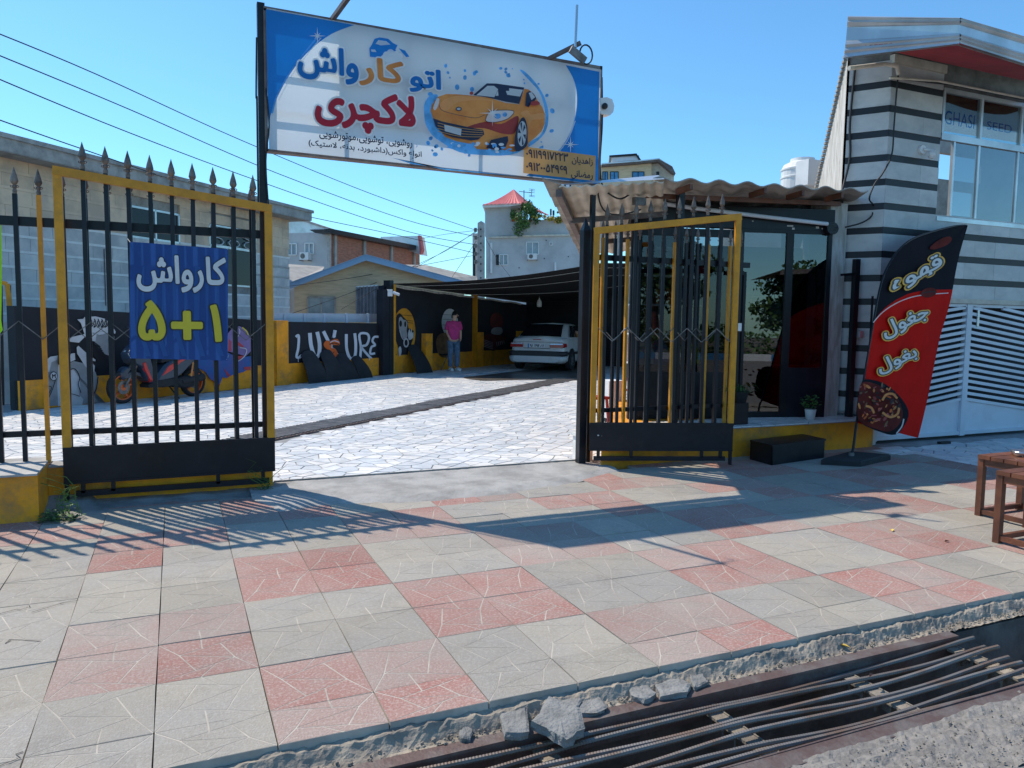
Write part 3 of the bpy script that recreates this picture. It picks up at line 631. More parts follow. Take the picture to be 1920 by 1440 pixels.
T2('اتو', (815,430), (978,430), (850,488), (905,362), 'sblue', .035, 'lwhite')
T2('لاکچری', (315,590), (842,600), (598,705), (735,500), 'sred', .042, 'lwhite')
T2('روشویی، توشویی،موتورشویی', (335,715), (828,775), (600,764), (600,715), 'sdark', .02)
T2('انواع واکس(داشبورد، بدنه، لاستیک)', (278,760), (877,820), (600,818), (600,772), 'sdark', .02)
A.poly([(845,762),(852,772),(845,786),(856,772)], 'sblue')
A.poly([(1418,775),(1798,825),(1795,958),(1415,916)], 'spale')
T2('زاهدیان', (1672,850), (1783,860), (1720,876), (1720,832), 'sdark', .018); T2('رمضانی', (1668,920), (1783,930), (1720,950), (1720,903), 'sdark', .018)
T2('۰۹۱۱۹۹۱۷۲۲۳', (1430,820), (1652,840), (1540,845), (1540,800), 'sdark', .02, fa=False); T2('۰۹۱۲۰۰۵۴۹۶۹', (1430,888), (1648,905), (1540,912), (1540,868), 'sdark', .02, fa=False)
# the orange car in water
A.z = (7.385, 780, 120); A.k += 1
rd = random.Random(6)
A.poly([(110,640),(120,540),(190,440),(290,420),(300,500),(230,640),(300,820),(430,960),(700,1080),(900,1150),(1250,1180),(1600,1060),(1740,960),(1790,760),(1770,560),(1700,380),(1590,250),(1440,90),(1500,100),(1640,240),(1760,420),(1830,640),(1820,860),(1740,1010),(1560,1150),(1300,1260),(900,1260),(600,1220),(380,1100),(220,980),(130,820)], 'sblue2', 3)
A.poly([(200,650),(215,570),(300,455),(420,415),(560,418),(800,440),(1010,465),(1240,540),(1430,560),(1500,340),(1560,352),(1640,420),(1690,520),(1750,600),(1788,700),(1782,830),(1740,930),(1680,990),(1565,1090),(1545,1180),(1345,1215),(1200,1185),(960,1185),(840,1180),(780,1110),(560,1070),(400,1010),(250,800)], 'sorange')
A.poly([(330,560),(420,480),(600,440),(860,460),(1080,510),(820,500),(560,540),(440,640),(370,640)], 'spale', 4)
A.poly([(700,880),(960,800),(1180,830),(1390,720),(1420,780),(1360,960),(1180,960),(950,890)], 'sdred', 4)
A.poly([(1440,690),(1540,640),(1600,700),(1760,680),(1770,760),(1600,780),(1560,900),(1545,760)], 'spale', 3)
A.poly([(790,430),(980,268),(1110,270),(1500,325),(1430,555),(1240,522),(1000,465)], 'sdark')
A.poly([(835,432),(990,302),(1080,302),(1138,350),(1085,460)], 'swhite'); A.poly([(1100,440),(1135,365),(1142,440)], 'swhite'); A.poly([(1245,372),(1290,372),(1290,335),(1480,358),(1440,452),(1262,425)], 'swhite')
A.poly([(1530,400),(1570,372),(1620,400),(1665,470),(1650,505),(1600,530),(1560,600),(1512,575)], 'sdark'); A.poly([(1560,400),(1600,390),(1650,460),(1600,500)], 'swhite')
A.poly([(238,752),(360,795),(760,882),(930,912),(945,975),(860,1048),(760,1060),(500,1012),(370,960),(270,860)], 'sdark')
for k in range(4): A.stroke([(300,815+k*38),(600,885+k*38),(925,925+k*28)], 7, 'spale')
A.poly([(390,840),(630,900),(622,992),(400,928)], 'swhite')
A.poly([(960,770),(1010,675),(1110,645),(1348,652),(1280,750),(1130,800),(1000,800)], 'swhite', 3); A.stroke([(960,775),(1010,672),(1110,642),(1350,650),(1280,752),(1120,803),(995,802),(960,775)], 8, 'sdark')
A.poly(ell(1130,720,45,40), 'sblue2'); A.poly(ell(1230,700,32,32), 'sblue2'); A.poly([(240,600),(290,478),(322,488),(308,570),(268,640)], 'swhite', 3)
A.poly(ell(592,622,42,30), 'sdark'); A.poly(ell(592,622,28,16), 'swhite'); A.stroke([(320,560),(360,640),(560,700),(820,745),(950,705)], 6, 'sdark')
A.poly([(968,1162),(1040,1050),(1270,998),(1278,1060),(1232,1168),(1150,1195)], 'sdark'); A.poly([(1380,1210),(1370,1000),(1430,800),(1490,735),(1535,830),(1545,1000),(1530,1140)], 'sdark', 3)
A.poly(ell(1468,965,62,175,20,.04), 'swhite')
for k in range(6): a = k*PI/3+.3; A.poly([(1468+14*math.cos(a), 965+35*math.sin(a)), (1468+55*math.cos(a-.22), 965+160*math.sin(a-.22)), (1468+55*math.cos(a+.22), 965+160*math.sin(a+.22))], 'sdark')
A.poly([(1600,520),(1690,515),(1712,560),(1600,575)], 'sdred', 3); A.poly(ell(768,405,26,24), 'sdred')
for k in range(4):
    a = k*PI/4; L = 190 if k % 2 == 0 else 100; A.poly([(1058+L*math.cos(a), 680+L*math.sin(a)), (1058+10*math.cos(a+1.57), 680+10*math.sin(a+1.57)), (1058-L*math.cos(a), 680-L*math.sin(a)), (1058-10*math.cos(a+1.57), 680-10*math.sin(a+1.57))], 'lwhite')
for _ in range(46):
    t = rd.uniform(0, 2*PI); e_ = rd.uniform(1.0, 1.25); cx = 960+880*e_*math.cos(t); cy_ = 720+(560*e_)*math.sin(t)
    if not (60 < cx < 1900 and 0 < cy_ < 1290) or (cx < 380 and cy_ < 400): continue
    r_ = rd.uniform(10, 40); A.poly(ell(cx, cy_, r_*.8, r_, 10, rd.uniform(0, 3)), 'sblue2', lift=.0006); 
for _ in range(26):
    cx = rd.uniform(420, 1350); A.poly(ell(cx, 1150+rd.uniform(-60, 70), rd.uniform(12, 40), rd.uniform(12, 32), 10), rd.choice(['sblue2', 'swhite']))
for cx, cy_, r_ in ((810,130,32),(678,92,22),(570,320,40),(775,350,36),(470,190,14),(412,25,28)): A.poly(ell(cx, cy_, r_*.8, r_, 12), 'sblue2', lift=.0006)
A.build(SG)
# sign lamps
def sign_lamp(P, label, tip):
    t = thing('sign_lamp', label, 'lamp', P, 0, 'brackets with lamps on top of the sign'); P = Vector(P); tip = Vector(tip)
    mb = MB(); mb.bar(P, tip, .035, .035); mb.build('bracket', 'rust', t); return t
l1 = sign_lamp((1.29, 6.84, 4.05), 'rusty bracket on the left part of the top edge of the sign', (1.44, 6.25, 4.22))
mb = MB(); mb.tube([(1.30, 6.3, 4.22), (1.42, 6.28, 4.24), (1.56, 6.28, 4.20), (1.57, 6.28, 4.12)], .006, 5); mb.build('wire', 'wire', l1)
l2 = sign_lamp((3.35, 6.84, 4.02), 'bracket with a round cable loop near the right end of the sign', (3.62, 6.62, 4.16))
mb = MB(); mb.tube([(3.56+.0, 6.62, 4.11), (3.57, 6.62, 4.5)], .014, 8); mb.build('rod', 'chrome', l2)
mb = MB(); mb.tube([(3.68+.07*math.cos(t), 6.62, 4.06+.09*math.sin(t)) for t in np.linspace(0, 2*PI, 18)], .008, 6, caps=False); mb.build('cable', 'wire', l2)
mb = MB(); mb.bar((3.5, 6.6, 4.08), (3.66, 6.6, 3.99), .03, .07); mb.build('lamp_head', 'iron2', l2)
# security camera
t = thing('security_camera', 'white dome camera on the right post of the sign', 'camera', (4.03, 6.80, 3.62))
mb = MB(); P = [ony(x, y, 6.80) for x, y in ((1124,184),(1138,182),(1148,186),(1152,198),(1150,210),(1144,216),(1126,213))]; mb.prism(P, (0, .10, 0)); mb.build('housing', 'white', t)
c_ = ony(1134, 199, 6.77); mb = MB(); mb.sphere(c_, .032, 12); mb.build('camera_lens', 'lblack', t)
# ================================================================ BLUE BANNER ON THE GATE
B_ = thing('price_banner', 'dark blue banner with white lettering and yellow five plus one, tied to the gate', 'banner', (.05, 6.67, 1.14))
bpl = Pl((0, 6.672), 90); mb = MB()
q00, q10, q11, q01 = bpl.un(243,672), bpl.un(427,676), bpl.un(428,467), bpl.un(243,453)
def bf(u, v):
    p = (q00*(1-u)+q10*u)*(1-v)+(q01*(1-u)+q11*u)*v
    fold = .012*math.sin(u*19+v*1.5)+.008*math.sin(u*41-v*2)
    edge = math.sin(u*PI)**.5 if 0 < u < 1 else 0
    return Vector((p.x, 6.674+.004*edge*math.sin(u*19+v*1.5), p.z))
mb.grid(bf, 60, 24); mb.build('cloth', 'banner', B_)
def bun(x, y, off=0):
    p = bpl.un(x, y); w1 = q10-q00; u = (p.x-q00.x)/w1.x
    lo = q00*(1-u)+q10*u; hi = q01*(1-u)+q11*u; v = (p.z-lo.z)/(hi.z-lo.z); u = max(0, min(1, u)); v = max(0, min(1, v)); b = bf(u, v)
    return Vector((b.x, b.y-.003-off*.6, b.z))
A = Art(bun)
def strip(x0, x1, y0, y1, sk=0):            # pale tyre-tread bands, cut in short pieces that follow the folds
    n = 12
    for i in range(n):
        a, b = i/n, (i+1)/n; A.poly([(x0+sk*a, y0+(y1-y0)*a), (x1+sk*a, y0+(y1-y0)*a), (x1+sk*b, y0+(y1-y0)*b), (x0+sk*b, y0+(y1-y0)*b)], 'bannerl', lift=.0005)
for x0 in (252, 262, 279, 300, 322, 342, 361, 384, 404): strip(x0, x0+(10 if x0 % 2 else 4), 500 if x0 % 3 else 520, 630, 1)
for x0 in (258, 290, 325, 360, 395): strip(x0, x0+9, 622, 668, 16)
for k, (m, off) in enumerate((('lblack', .055), ('lwhite', .03))): A.text('کارواش', (252,520), (420,515), (380,549), (299,478), m, off, lift=.008+.005*k)
for ch, x0, x1, y0, y1 in (('۵', 257, 308, 563, 638), ('+', 319, 378, 583, 637), ('۱', 392, 414, 571, 641)):
    for k, (m, off) in enumerate((('lblack', .05), ('lyel', .026))): A.text(ch, (x0, 600), (x1, 600), ((x0+x1)/2, y1), ((x0+x1)/2, y0), m, off, fa=False, lift=.008+.005*k)
A.build(B_)
for i, (x, y) in enumerate(((244,454),(427,468),(425,674),(245,671))):
    p = bpl.un(x, y); mb = MB(); mb.tube([p, p+Vector((.02*(1 if i in (1, 2) else -1), .06, .03))], .003, 4); mb.build('tie', 'cord', B_)
# ================================================================ COURTYARD WALL AND MURALS
WA = Vector((-2.23, 13.69, 0)); WB = Vector((5.16, 19.87, 0)); WC = Vector((11.36, 24.37, 0))
w1 = Pl(WA, 50.1); w2 = Pl(WB, 54.0)
cw = thing('courtyard_wall', 'low dark wall with a mustard foot and painted murals along the yard', 'wall', tuple(WA))
def wseg(mb, pl, P, Q, z0, z1, th, out=0, z1b=None, m=0):
    z1b = z1 if z1b is None else z1b; n = -pl.n
    a = P-n*out; b = Q-n*out
    vs = [(*a.xy, z0), (*b.xy, z0), (*(b+n*(th+out)).xy, z0), (*(a+n*(th+out)).xy, z0), (*a.xy, z1), (*b.xy, z1b), (*(b+n*(th+out)).xy, z1b), (*(a+n*(th+out)).xy, z1)]
    mb.add(vs, [(0,3,2,1),(4,5,6,7),(0,1,5,4),(1,2,6,5),(2,3,7,6),(3,0,4,7)], m)
on = lambda x, y, pl: Vector((*pl.un(x, y).xy, 0))
PV = on(497, 715, w1)
mb = MB(); wseg(mb, w1, WA, PV, 0, 1.61, .2, 0, 1.42); wseg(mb, w1, PV, WB, 0, 1.40, .2, 0, 1.36); mb.build('upper_wall', 'wwall', cw)
mb = MB(); 
for i in range(2): P, Q = ((WA, PV), (PV, WB))[i]; wseg(mb, w1, P, Q, 0, .46, .1, .022)
mb.build('painted_foot', 'mustwall', cw)
p0, p1 = on(512, 721, w1), on(534, 718, w1); mb = MB(); wseg(mb, w1, p0, p1, 0, 1.42, .2, .12); mb.build('pillar', 'mustwall', cw)
tw = thing('tall_yard_wall', 'taller black wall with a round mural row under the shade net', 'wall', tuple(WB))
mb = MB(); wseg(mb, w2, WB-w2.d*.1, WC, 0, 2.36, .2, 0, 2.05); mb.build('upper_wall', 'wwall', tw)
mb = MB(); wseg(mb, w2, WB+w2.d*.25, WC, 0, .5, .1, .022); mb.build('painted_foot', 'mustwall', tw)
for a, b, z in ((790, 803, 1.08), (886, 899, 1.1), (966, 973, 1.12)):
    p, q = on(a, 693, w2), on(b, 692, w2); mb = MB(); wseg(mb, w2, p, q, 0, z, .2, .15); mb.build('pillar', 'mustwall', tw)
for a, b, m, z in ((709, 721, 'wwall', 2.25), (722, 729, 'blackp', 2.5), (729.5, 733.5, 'must', 2.4), (884.5, 886.5, 'must', 2.3)):
    pl = w1 if a < 720 else w2; p, q = on(a, 703, pl), on(b, 703, pl); mb = MB(); wseg(mb, pl, p, q, 0, z, .05, .16); mb.build('post', m, tw)
mb = MB(); mb.tube([(*(WB+w2.d*(8.0*t)+w2.n*.04).xy, 2.36-.31*t*1.05+.015*math.sin(t*40)) for t in np.linspace(0, .9, 20)], .03, 6); mb.build('edge_roll', 'plaster', tw)
mb = MB(); mb.tube([(WC.x, WC.y, z) for z in (0, 1, 2.05)], .03, 6)
# back wall (dark roller shutter) under the net
bk = Pl(WC, 54+88); sh = thing('roller_shutter', 'dark ribbed roller shutter behind the parked white car', 'shutter', tuple(WC))
for k in range(26):
    mb = MB(); z = .09*k; wseg(mb, bk, WC, WC+bk.d*-0+Vector((math.sin(math.radians(142)), math.cos(math.radians(142)), 0))*7.5, z, z+.082, .03, 0); mb.build('slat', 'blackp', sh)
mb = MB(); wseg(mb, bk, WC+Vector((0, .06, 0)), WC+Vector((0, .06, 0))+Vector((math.sin(math.radians(142)), math.cos(math.radians(142)), 0))*7.5, 0, 2.5, .1, -.04); mb.build('backing', 'wwall', sh)
# --- murals
Am = Art(lambda x, y, o=0: w1.un(x, y, .026+o))
M['mg'] = mat('mural_grey', (.33, .335, .34), .8, var=.2, scale=2, col2=(.22, .225, .23)); M['ml'] = mat('mural_light', (.50, .505, .51), .8, var=.1); M['mk'] = mat('mural_black', (.012, .012, .016), .8)
M['mb'] = mat('mural_blue', (.03, .12, .36), .8, scale=3, col2=(.10, .10, .30), var=.1); M['mr'] = mat('mural_red', (.50, .06, .07), .8, var=.1); M['mo'] = mat('mural_orange', (.62, .13, .02), .8, scale=5, col2=(.42, .07, .01), var=.1)
M['mbr'] = mat('mural_brown', (.16, .085, .04), .8, var=.3); M['mdr'] = mat('mural_dark_red', (.10, .015, .015), .8, var=.3); M['mp'] = mat('mural_purple', (.22, .16, .34), .8, var=.1); M['mw'] = mat('mural_white', (.55, .60, .66), .8, var=.06)
Am.z = (4.364, 60, 560)
Am.poly([(115,880),(100,620),(130,520),(160,480),(215,465),(290,540),(340,510),(430,530),(520,600),(545,680),(520,780),(560,860),(600,850)], 'mg')
Am.poly([(115,590),(118,500),(150,475),(210,465),(205,500),(160,520),(140,600)], 'ml'); Am.poly([(215,880),(205,700),(215,540),(270,545),(340,580),(385,640),(395,720),(385,790),(420,820),(410,875)], 'ml')
Am.poly([(365,400),(380,385),(440,440),(520,500),(510,600),(440,560),(370,450)], 'ml'); Am.poly([(300,480),(320,450),(350,445),(355,500),(310,520)], 'ml')
Am.poly([(470,500),(560,600),(640,560),(620,430),(500,380),(480,420),(540,520)], 'mk'); Am.poly([(275,325),(430,290),(560,270),(640,262),(660,300),(600,290),(430,315),(385,360),(290,350)], 'ml')
Am.poly([(370,170),(420,165),(430,150),(520,145),(600,165),(650,215),(685,270),(680,290),(640,262),(560,268),(430,290),(400,200)], 'ml')
for x in range(450, 610, 30): Am.stroke([(x, 165), (x+12, 200), (x-4, 235), (x+20, 215), (x+30, 180)], 8, 'mk')
Am.poly([(500,280),(560,300),(640,270),(675,310),(668,350),(655,370),(668,420),(640,470),(600,455),(540,400),(490,340)], 'mg'); Am.poly([(490,290),(530,285),(520,345),(495,345)], 'ml')
for k in range(7): Am.stroke([(500+k*10,350+k*22),(560+k*9,395+k*16)], 10, 'mk', n=0)
Am.stroke([(118,600),(110,780),(105,870)], 6, 'mk'); Am.stroke([(290,590),(350,575),(390,640),(380,700),(400,770)], 7, 'mk'); Am.stroke([(105,870),(160,760),(200,640)], 7, 'mk'); Am.stroke([(540,640),(525,740),(490,800)], 8, 'mk'); Am.stroke([(100,720),(160,722),(130,790)], 6, 'mk'); Am.stroke([(280,770),(350,785),(390,800)], 6, 'mk')
Am.poly(ell(178,634,32,38), 'mk'); Am.poly(ell(178,634,27,32), 'ml'); Am.text('M', (164,634), (194,634), (178,652), (178,616), 'mk', .03, fa=False)
Am.poly([(290,672),(306,676),(306,708),(290,702)], 'mk'); Am.poly([(215,468),(260,475),(300,520),(270,545),(215,540)], 'mk')
# blue and purple lettering-like shapes at the right of the fence
Am.poly([(1350,480),(1420,450),(1600,440),(1680,480),(1800,470),(1800,560),(1730,600),(1650,620),(1590,650),(1560,640),(1530,720),(1500,680),(1460,660),(1420,600),(1350,560)], 'mb')
Am.poly([(1590,300),(1640,240),(1700,225),(1760,260),(1795,330),(1800,420),(1750,470),(1600,430)], 'mp'); Am.poly([(1610,330),(1630,350),(1630,430),(1605,430)], 'mr'); Am.poly([(1685,350),(1735,390),(1720,400),(1685,380)], 'mr'); Am.poly([(1675,470),(1740,465),(1700,500),(1675,500)], 'mr')
Am.poly([(1570,570),(1600,640),(1625,630)], 'mr'); Am.poly([(1465,650),(1500,690),(1540,700),(1530,720),(1500,700)], 'mr'); Am.poly([(1735,560),(1790,555),(1790,585),(1735,580)], 'mr')
Am.stroke([(1690,230),(1700,280),(1660,340)], 6, 'ml'); Am.stroke([(1700,400),(1755,415),(1740,470),(1690,510),(1680,500)], 7, 'ml'); Am.stroke([(1720,235),(1755,265),(1770,300)], 9, 'lyel' )
for _ in range(18): Am.poly(ell(rd.uniform(1400,1770), rd.uniform(490,580), 7, 9, 8), 'mk', lift=.0225)
Am.build(cw)
# LUXURE lettering
A = Art(lambda x, y, o=0: w1.un(x, y, .008+o), (3.148, 500, 520))
for s_, w_ in (([(172,352),(186,342),(190,362),(186,420),(178,472),(220,462),(262,438)], 15), ([(255,328),(262,400),(285,468),(308,455),(312,390),(298,322)], 22), ([(335,318),(372,390),(430,480)], 20), ([(404,312),(388,380),(350,470)], 20),
    ([(470,335),(472,420),(492,476),(520,466),(526,400),(520,330)], 17), ([(552,478),(556,410),(548,338),(590,332),(604,358),(590,398),(560,410),(585,445),(622,484)], 14), ([(664,352),(636,352),(624,376),(640,400),(618,412),(612,450),(640,448)], 13), ([(190,470),(240,440),(290,470)], 9)):
    A.stroke(s_, w_, 'mw')
for x, y in ((186,480),(300,470),(520,470),(560,480),(606,470)): A.stroke([(x,y),(x+1,y+20)], 4, 'mw', n=0)
A.poly([(335,395),(355,372),(378,388),(380,430),(350,420)], 'mo', 3); A.poly([(372,372),(398,352),(425,372),(430,400),(380,395)], 'mo', 3); A.poly([(350,430),(400,420),(420,450),(416,480),(445,490),(450,510),(400,506),(365,495)], 'mo', 3)
A.poly([(372,378),(385,358),(412,352),(430,372),(422,366),(398,364)], 'mk', 3); A.stroke([(375,384),(400,374),(428,384)], 5, 'mw'); A.stroke([(372,396),(400,388),(430,398)], 5, 'mk'); A.poly([(392,330),(404,322),(408,352),(390,356)], 'mw', 2)
A.stroke([(372,440),(385,450),(398,442)], 4, 'mk'); A.stroke([(440,500),(455,470),(462,455)], 5, 'mw'); A.poly([(390,405),(420,400),(430,415),(400,420)], 'mk', 2)
A.build(cw)
# round murals on the tall wall
A = Art(lambda x, y, o=0: w2.un(x, y, .008+o), (4.683, 700, 500))
A.poly(ell(266,590,104,226,28,.02), 'must'); 
for y in (425,470,488,560,640): A.stroke([(200,y+3),(266,y),(350,y+8)], 4, 'mk')
A.poly([(175,520),(200,440),(232,408),(262,440),(300,480),(310,540),(352,560),(355,600),(330,690),(310,700),(300,780),(240,800),(215,700),(190,620)], 'mk', 2)
A.poly([(225,455),(245,440),(262,465),(285,470),(300,500),(292,560),(300,610),(275,640),(245,600),(225,540)], 'mg', 2); A.poly(ell(240,500,12,28), 'mk'); A.poly(ell(280,505,9,26), 'mk'); A.poly(ell(288,668,24,42), 'ml'); A.poly(ell(288,668,14,28), 'mk')
A.poly([(305,590),(318,545),(325,580),(335,540),(340,585),(352,570),(350,620),(330,640),(310,640)], 'ml', 2); A.stroke([(232,560),(250,620),(275,650)], 6, 'ml'); A.poly([(220,720),(240,700),(248,750),(230,790)], 'ml', 2)
A.poly(ell(672,490,72,122,22), 'ml'); 
for y in (420,460,510,550): A.stroke([(606,y),(735,y+8)], 3, 'mk')
A.poly([(550,690),(560,620),(590,590),(640,580),(700,590),(720,640),(700,780),(640,800),(580,780)], 'mbr', 3)
A.poly([(565,640),(600,590),(650,582),(700,600),(700,650),(640,665),(590,660)], 'mbr', 3)
A.poly(ell(1082,480,60,78,20), 'mdr'); A.poly([(1035,560),(1060,535),(1125,535),(1135,580),(1100,600),(1040,590)], 'mg', 2)
A.poly([(965,620),(1010,590),(1080,600),(1160,610),(1165,650),(1100,690),(1080,720),(1050,740),(970,690)], 'mdr', 2)
for k in range(5): A.stroke([(965,640+k*14),(1010,655+k*14),(1050,668+k*13)], 5, 'mg')
for k in range(5): A.stroke([(1080+k*16,660-k*3),(1088+k*16,700-k*6)], 6, 'mg')
A.build(tw)
# wall camera, candle-like flame mark, sheets
t = thing('security_camera', 'white bullet camera on the mustard post at the start of the tall wall', 'camera', tuple(w2.un(732, 548)))
P = w2.un(732, 549, .22); mb = MB(); mb.bar(P+Vector((-.02, 0, -.09)), P+Vector((-.02, 0, .09)), .13, .1); mb.build('housing', 'white', t)
mb = MB(); mb.tube([P+Vector((.06, -.05, .01)), P+Vector((.2, -.14, -.05))], .04, 10); mb.build('barrel', 'white', t)
mb = MB()
def rug(base, hd, lean, wd, h, th, label, bend=.05, name='floor_mat'):
    base = Vector(base); hd = Vector(hd).normalized(); nrm = Vector((hd.y, -hd.x, 0)); mb = MB()
    def f(o): return lambda u, v: base+hd*(wd*(u-.5)*(1-.25*v*v))+nrm*(lean*(1-v)**1.0+o+bend*math.sin(v*PI))+Vector((0, 0, h*v*(1-.15*abs(2*u-1)**3)))
    g1, g2 = f(0), f(th); mb.grid(g1, 8, 12); mb.grid(lambda u, v: g2(1-u, v), 8, 12)
    e = [(i/8, 0) for i in range(9)]+[(1, j/12) for j in range(1, 13)]+[(1-i/8, 1) for i in range(1, 9)]+[(0, 1-j/12) for j in range(1, 12)]
    mb.add([g1(*q) for q in e]+[g2(*q) for q in e], [(i, i+len(e), (i+1) % len(e)+len(e), (i+1) % len(e)) for i in range(len(e))])
    for k in range(9): v = .08+.1*k; mb.tube([g2(.06, v)+nrm*.0, g2(.94, v)], .008, 4)
    mb.build(name, 'rubber', label=label, cat='mat', group='rubber mats leaning on the painted wall')
for k, (x, y, h, lb) in enumerate(((578,716,.86,'leftmost ribbed black rubber mat leaning on the painted wall'), (612,713,.86,'second ribbed black rubber mat from the left, below the orange figure'), (640,711,.74,'third ribbed black rubber mat, half hidden behind the second'), (668,709,.64,'rightmost and lowest of the ribbed rubber mats by the painted wall'))):
    P = w1.un(x, y, .02); rug((P.x, P.y, 0), w1.d, .30, .66-.04*k, h*.86, .015, lb)
P = w2.un(775, 698, .05); rug((P.x, P.y, 0), w2.d, .40, .7, .78, .02, 'black board leaning below the round yellow mural')
P = onz(745, 693); mb = MB(); mb.prism([P+w2.n*.0+Vector((w2.d.x*.16*math.cos(t), w2.d.y*.16*math.cos(t), .22+.22*math.sin(t))) for t in np.linspace(0, 2*PI, 17)[:-1]], w2.n*-.08); mb.build('white_basin', ['white'], label='pale oval basin tipped against the wall below the yellow mural', cat='basin')
# ================================================================ SCOOTER
sc = thing('scooter', 'black and red motor scooter with orange wheels leaning by the portrait mural', 'scooter', (0, 0, 0)); ORG[sc] = Vector((0, 0, 0))
FWp = Vector((-.84, 14.30, 0)); RWp = Vector((.28, 15.28, 0)); FD = (FWp-RWp).normalized(); SD = Vector((FD.y, -FD.x, 0)); BASE = (FWp+RWp)/2
wbase = (FWp-RWp).length
def L(x, y, z): q = BASE+FD*x+SD*y; return Vector((q.x, q.y, z))
SD_cam = 1 if SD.dot(CAM-BASE) > 0 else -1
def wheel_at(par, cx, r, tw_, rimm):
    mb = MB(); ring = [(r, -tw_*.25), (r*.985, tw_*.3), (r*.93, tw_*.5), (r*.78, tw_*.5), (r*.76, 0), (r*.78, -tw_*.5), (r*.93, -tw_*.5), (r*.985, -tw_*.3), (r, tw_*.25)]
    n = 28; vs = [L(cx+a*math.cos(2*PI*i/n), b, r+a*math.sin(2*PI*i/n)) for a, b in ring for i in range(n)]; k = len(ring)
    mb.add(vs, [(j*n+i, j*n+(i+1) % n, ((j+1) % k)*n+(i+1) % n, ((j+1) % k)*n+i) for j in range(k) for i in range(n)], 0, True); wo = mb.build('tyre', 'rubber', par)
    mb = MB(); vs = [L(cx+a*math.cos(2*PI*i/n), b, r+a*math.sin(2*PI*i/n)) for a, b in ((r*.8, -.04), (r*.8, .04), (r*.7, .035), (r*.7, -.035)) for i in range(n)]
    mb.add(vs, [(j*n+i, j*n+(i+1) % n, ((j+1) % 4)*n+(i+1) % n, ((j+1) % 4)*n+i) for j in range(4) for i in range(n)], 0)
    for s_ in range(5):
        a = 2*PI*s_/5+.4; mb.bar(L(cx, 0, r), L(cx+r*.74*math.cos(a), 0, r+r*.74*math.sin(a)), .03, .03)
    mb.tube([L(cx, -.05, r), L(cx, .05, r)], r*.2, 12); mb.build('rim', rimm, par)
    mb = MB(); mb.tube([L(cx, .042*SD_cam, r), L(cx, .048*SD_cam, r)], r*.42, 18); mb.build('brake_disc', 'iron2', par)
M['orim'] = mat('orange_rim', (.75, .13, .02), .4, var=.05); M['scb'] = mat('scooter_blue_black', (.03, .05, .08), .3, var=.1); M['scr'] = mat('scooter_red', (.55, .03, .03), .3, var=.1)
wheel_at(sc, wbase/2, .275, .10, 'orim'); wheel_at(sc, -wbase/2, .265, .12, 'orim')
def sp(pts, hw, m, name, s_=2, bev=.8):       # body panel: side outline, full width in the middle
    q = [(v.x, v.y) for v in sm([(a, b, 0) for a, b in pts], s_, True)] if s_ else pts
    cx = sum(a for a, b in q)/len(q); cz = sum(b for a, b in q)/len(q); mb = MB(); n = len(q)
    rings = [[(cx+(a-cx)*k, cz+(b-cz)*k) for a, b in q] for k in (bev, 1, 1, bev)]; ys = (-hw, -hw*.75, hw*.75, hw)
    mb.add([L(a, y, b) for rg, y in zip(rings, ys) for a, b in rg], [(j*n+i, j*n+(i+1) % n, (j+1)*n+(i+1) % n, (j+1)*n+i) for j in range(3) for i in range(n)]+[tuple(range(n))[::-1], tuple(range(3*n, 4*n))], 0)
    return mb.build(name, m, sc)
sp([(.62,.60),(.70,.50),(.58,.54),(.40,.50),(.38,.42),(.52,.48),(.74,.40),(.80,.52),(.70,.62)], .07, 'scb', 'front_mudguard')
sp([(.36,1.0),(.52,.98),(.66,.84),(.60,.68),(.44,.60),(.36,.40),(.22,.30),(.14,.34),(.22,.60),(.28,.84)], .15, 'scb', 'front_fairing')
sp([(.40,.72),(.34,.56),(.24,.34),(.30,.34),(.42,.56),(.46,.70)], .165, 'scr', 'red_trim', 1)
sp([(.22,.34),(.30,.24),(-.30,.24),(-.34,.36),(0,.38)], .15, 'rubber', 'footboard')
sp([(.16,.32),(.20,.36),(-.02,.62),(-.30,.76),(-.66,.82),(-.80,.74),(-.60,.60),(-.40,.44),(-.2,.36)], .15, 'scb', 'rear_body')
sp([(.12,.40),(-.06,.60),(-.34,.72),(-.60,.76),(-.36,.66),(-.12,.50)], .16, 'scr', 'red_trim', 1)
sp([(.02,.66),(-.1,.80),(-.5,.86),(-.78,.84),(-.7,.76),(-.3,.72)], .13, 'rubber', 'seat')
sp([(-.30,.22),(-.26,.36),(-.60,.40),(-.78,.34),(-.74,.22),(-.5,.18)], .16, 'rubber', 'engine')
mb = MB(); mb.tube([L(-.38, .13*SD_cam, .30), L(-.86, .15*SD_cam, .36)], [.05, .07], 12); mb.build('exhaust', 'rubber', sc)
mb = MB(); mb.tube([L(wbase/2, .07, .28), L(.44, .07, .72)], .02, 8); mb.tube([L(wbase/2, -.07, .28), L(.44, -.07, .72)], .02, 8); mb.build('fork', 'iron2', sc)
mb = MB(); mb.tube([L(.30, -.34, 1.08), L(.36, -.1, 1.03), L(.36, .1, 1.03), L(.30, .34, 1.08)], .016, 8)
for s_ in (-1, 1): mb.tube([L(.33, .2*s_, 1.06), L(.40, .24*s_, 1.22)], .006, 5); mb.sphere(L(.40, .26*s_, 1.26), (.05, .05, .035), 8)
mb.build('handlebar', 'rubber', sc)
mb = MB(); mb.sphere(L(.58, .06, .86), (.07, .07, .05), 10); mb.sphere(L(.58, -.06, .86), (.07, .07, .05), 10); mb.build('headlight', 'chrome', sc)
mb = MB(); mb.bar(L(-.22, .02, .24), L(-.30, .16*SD_cam, .0), .02); mb.build('kickstand', 'rubber', sc)
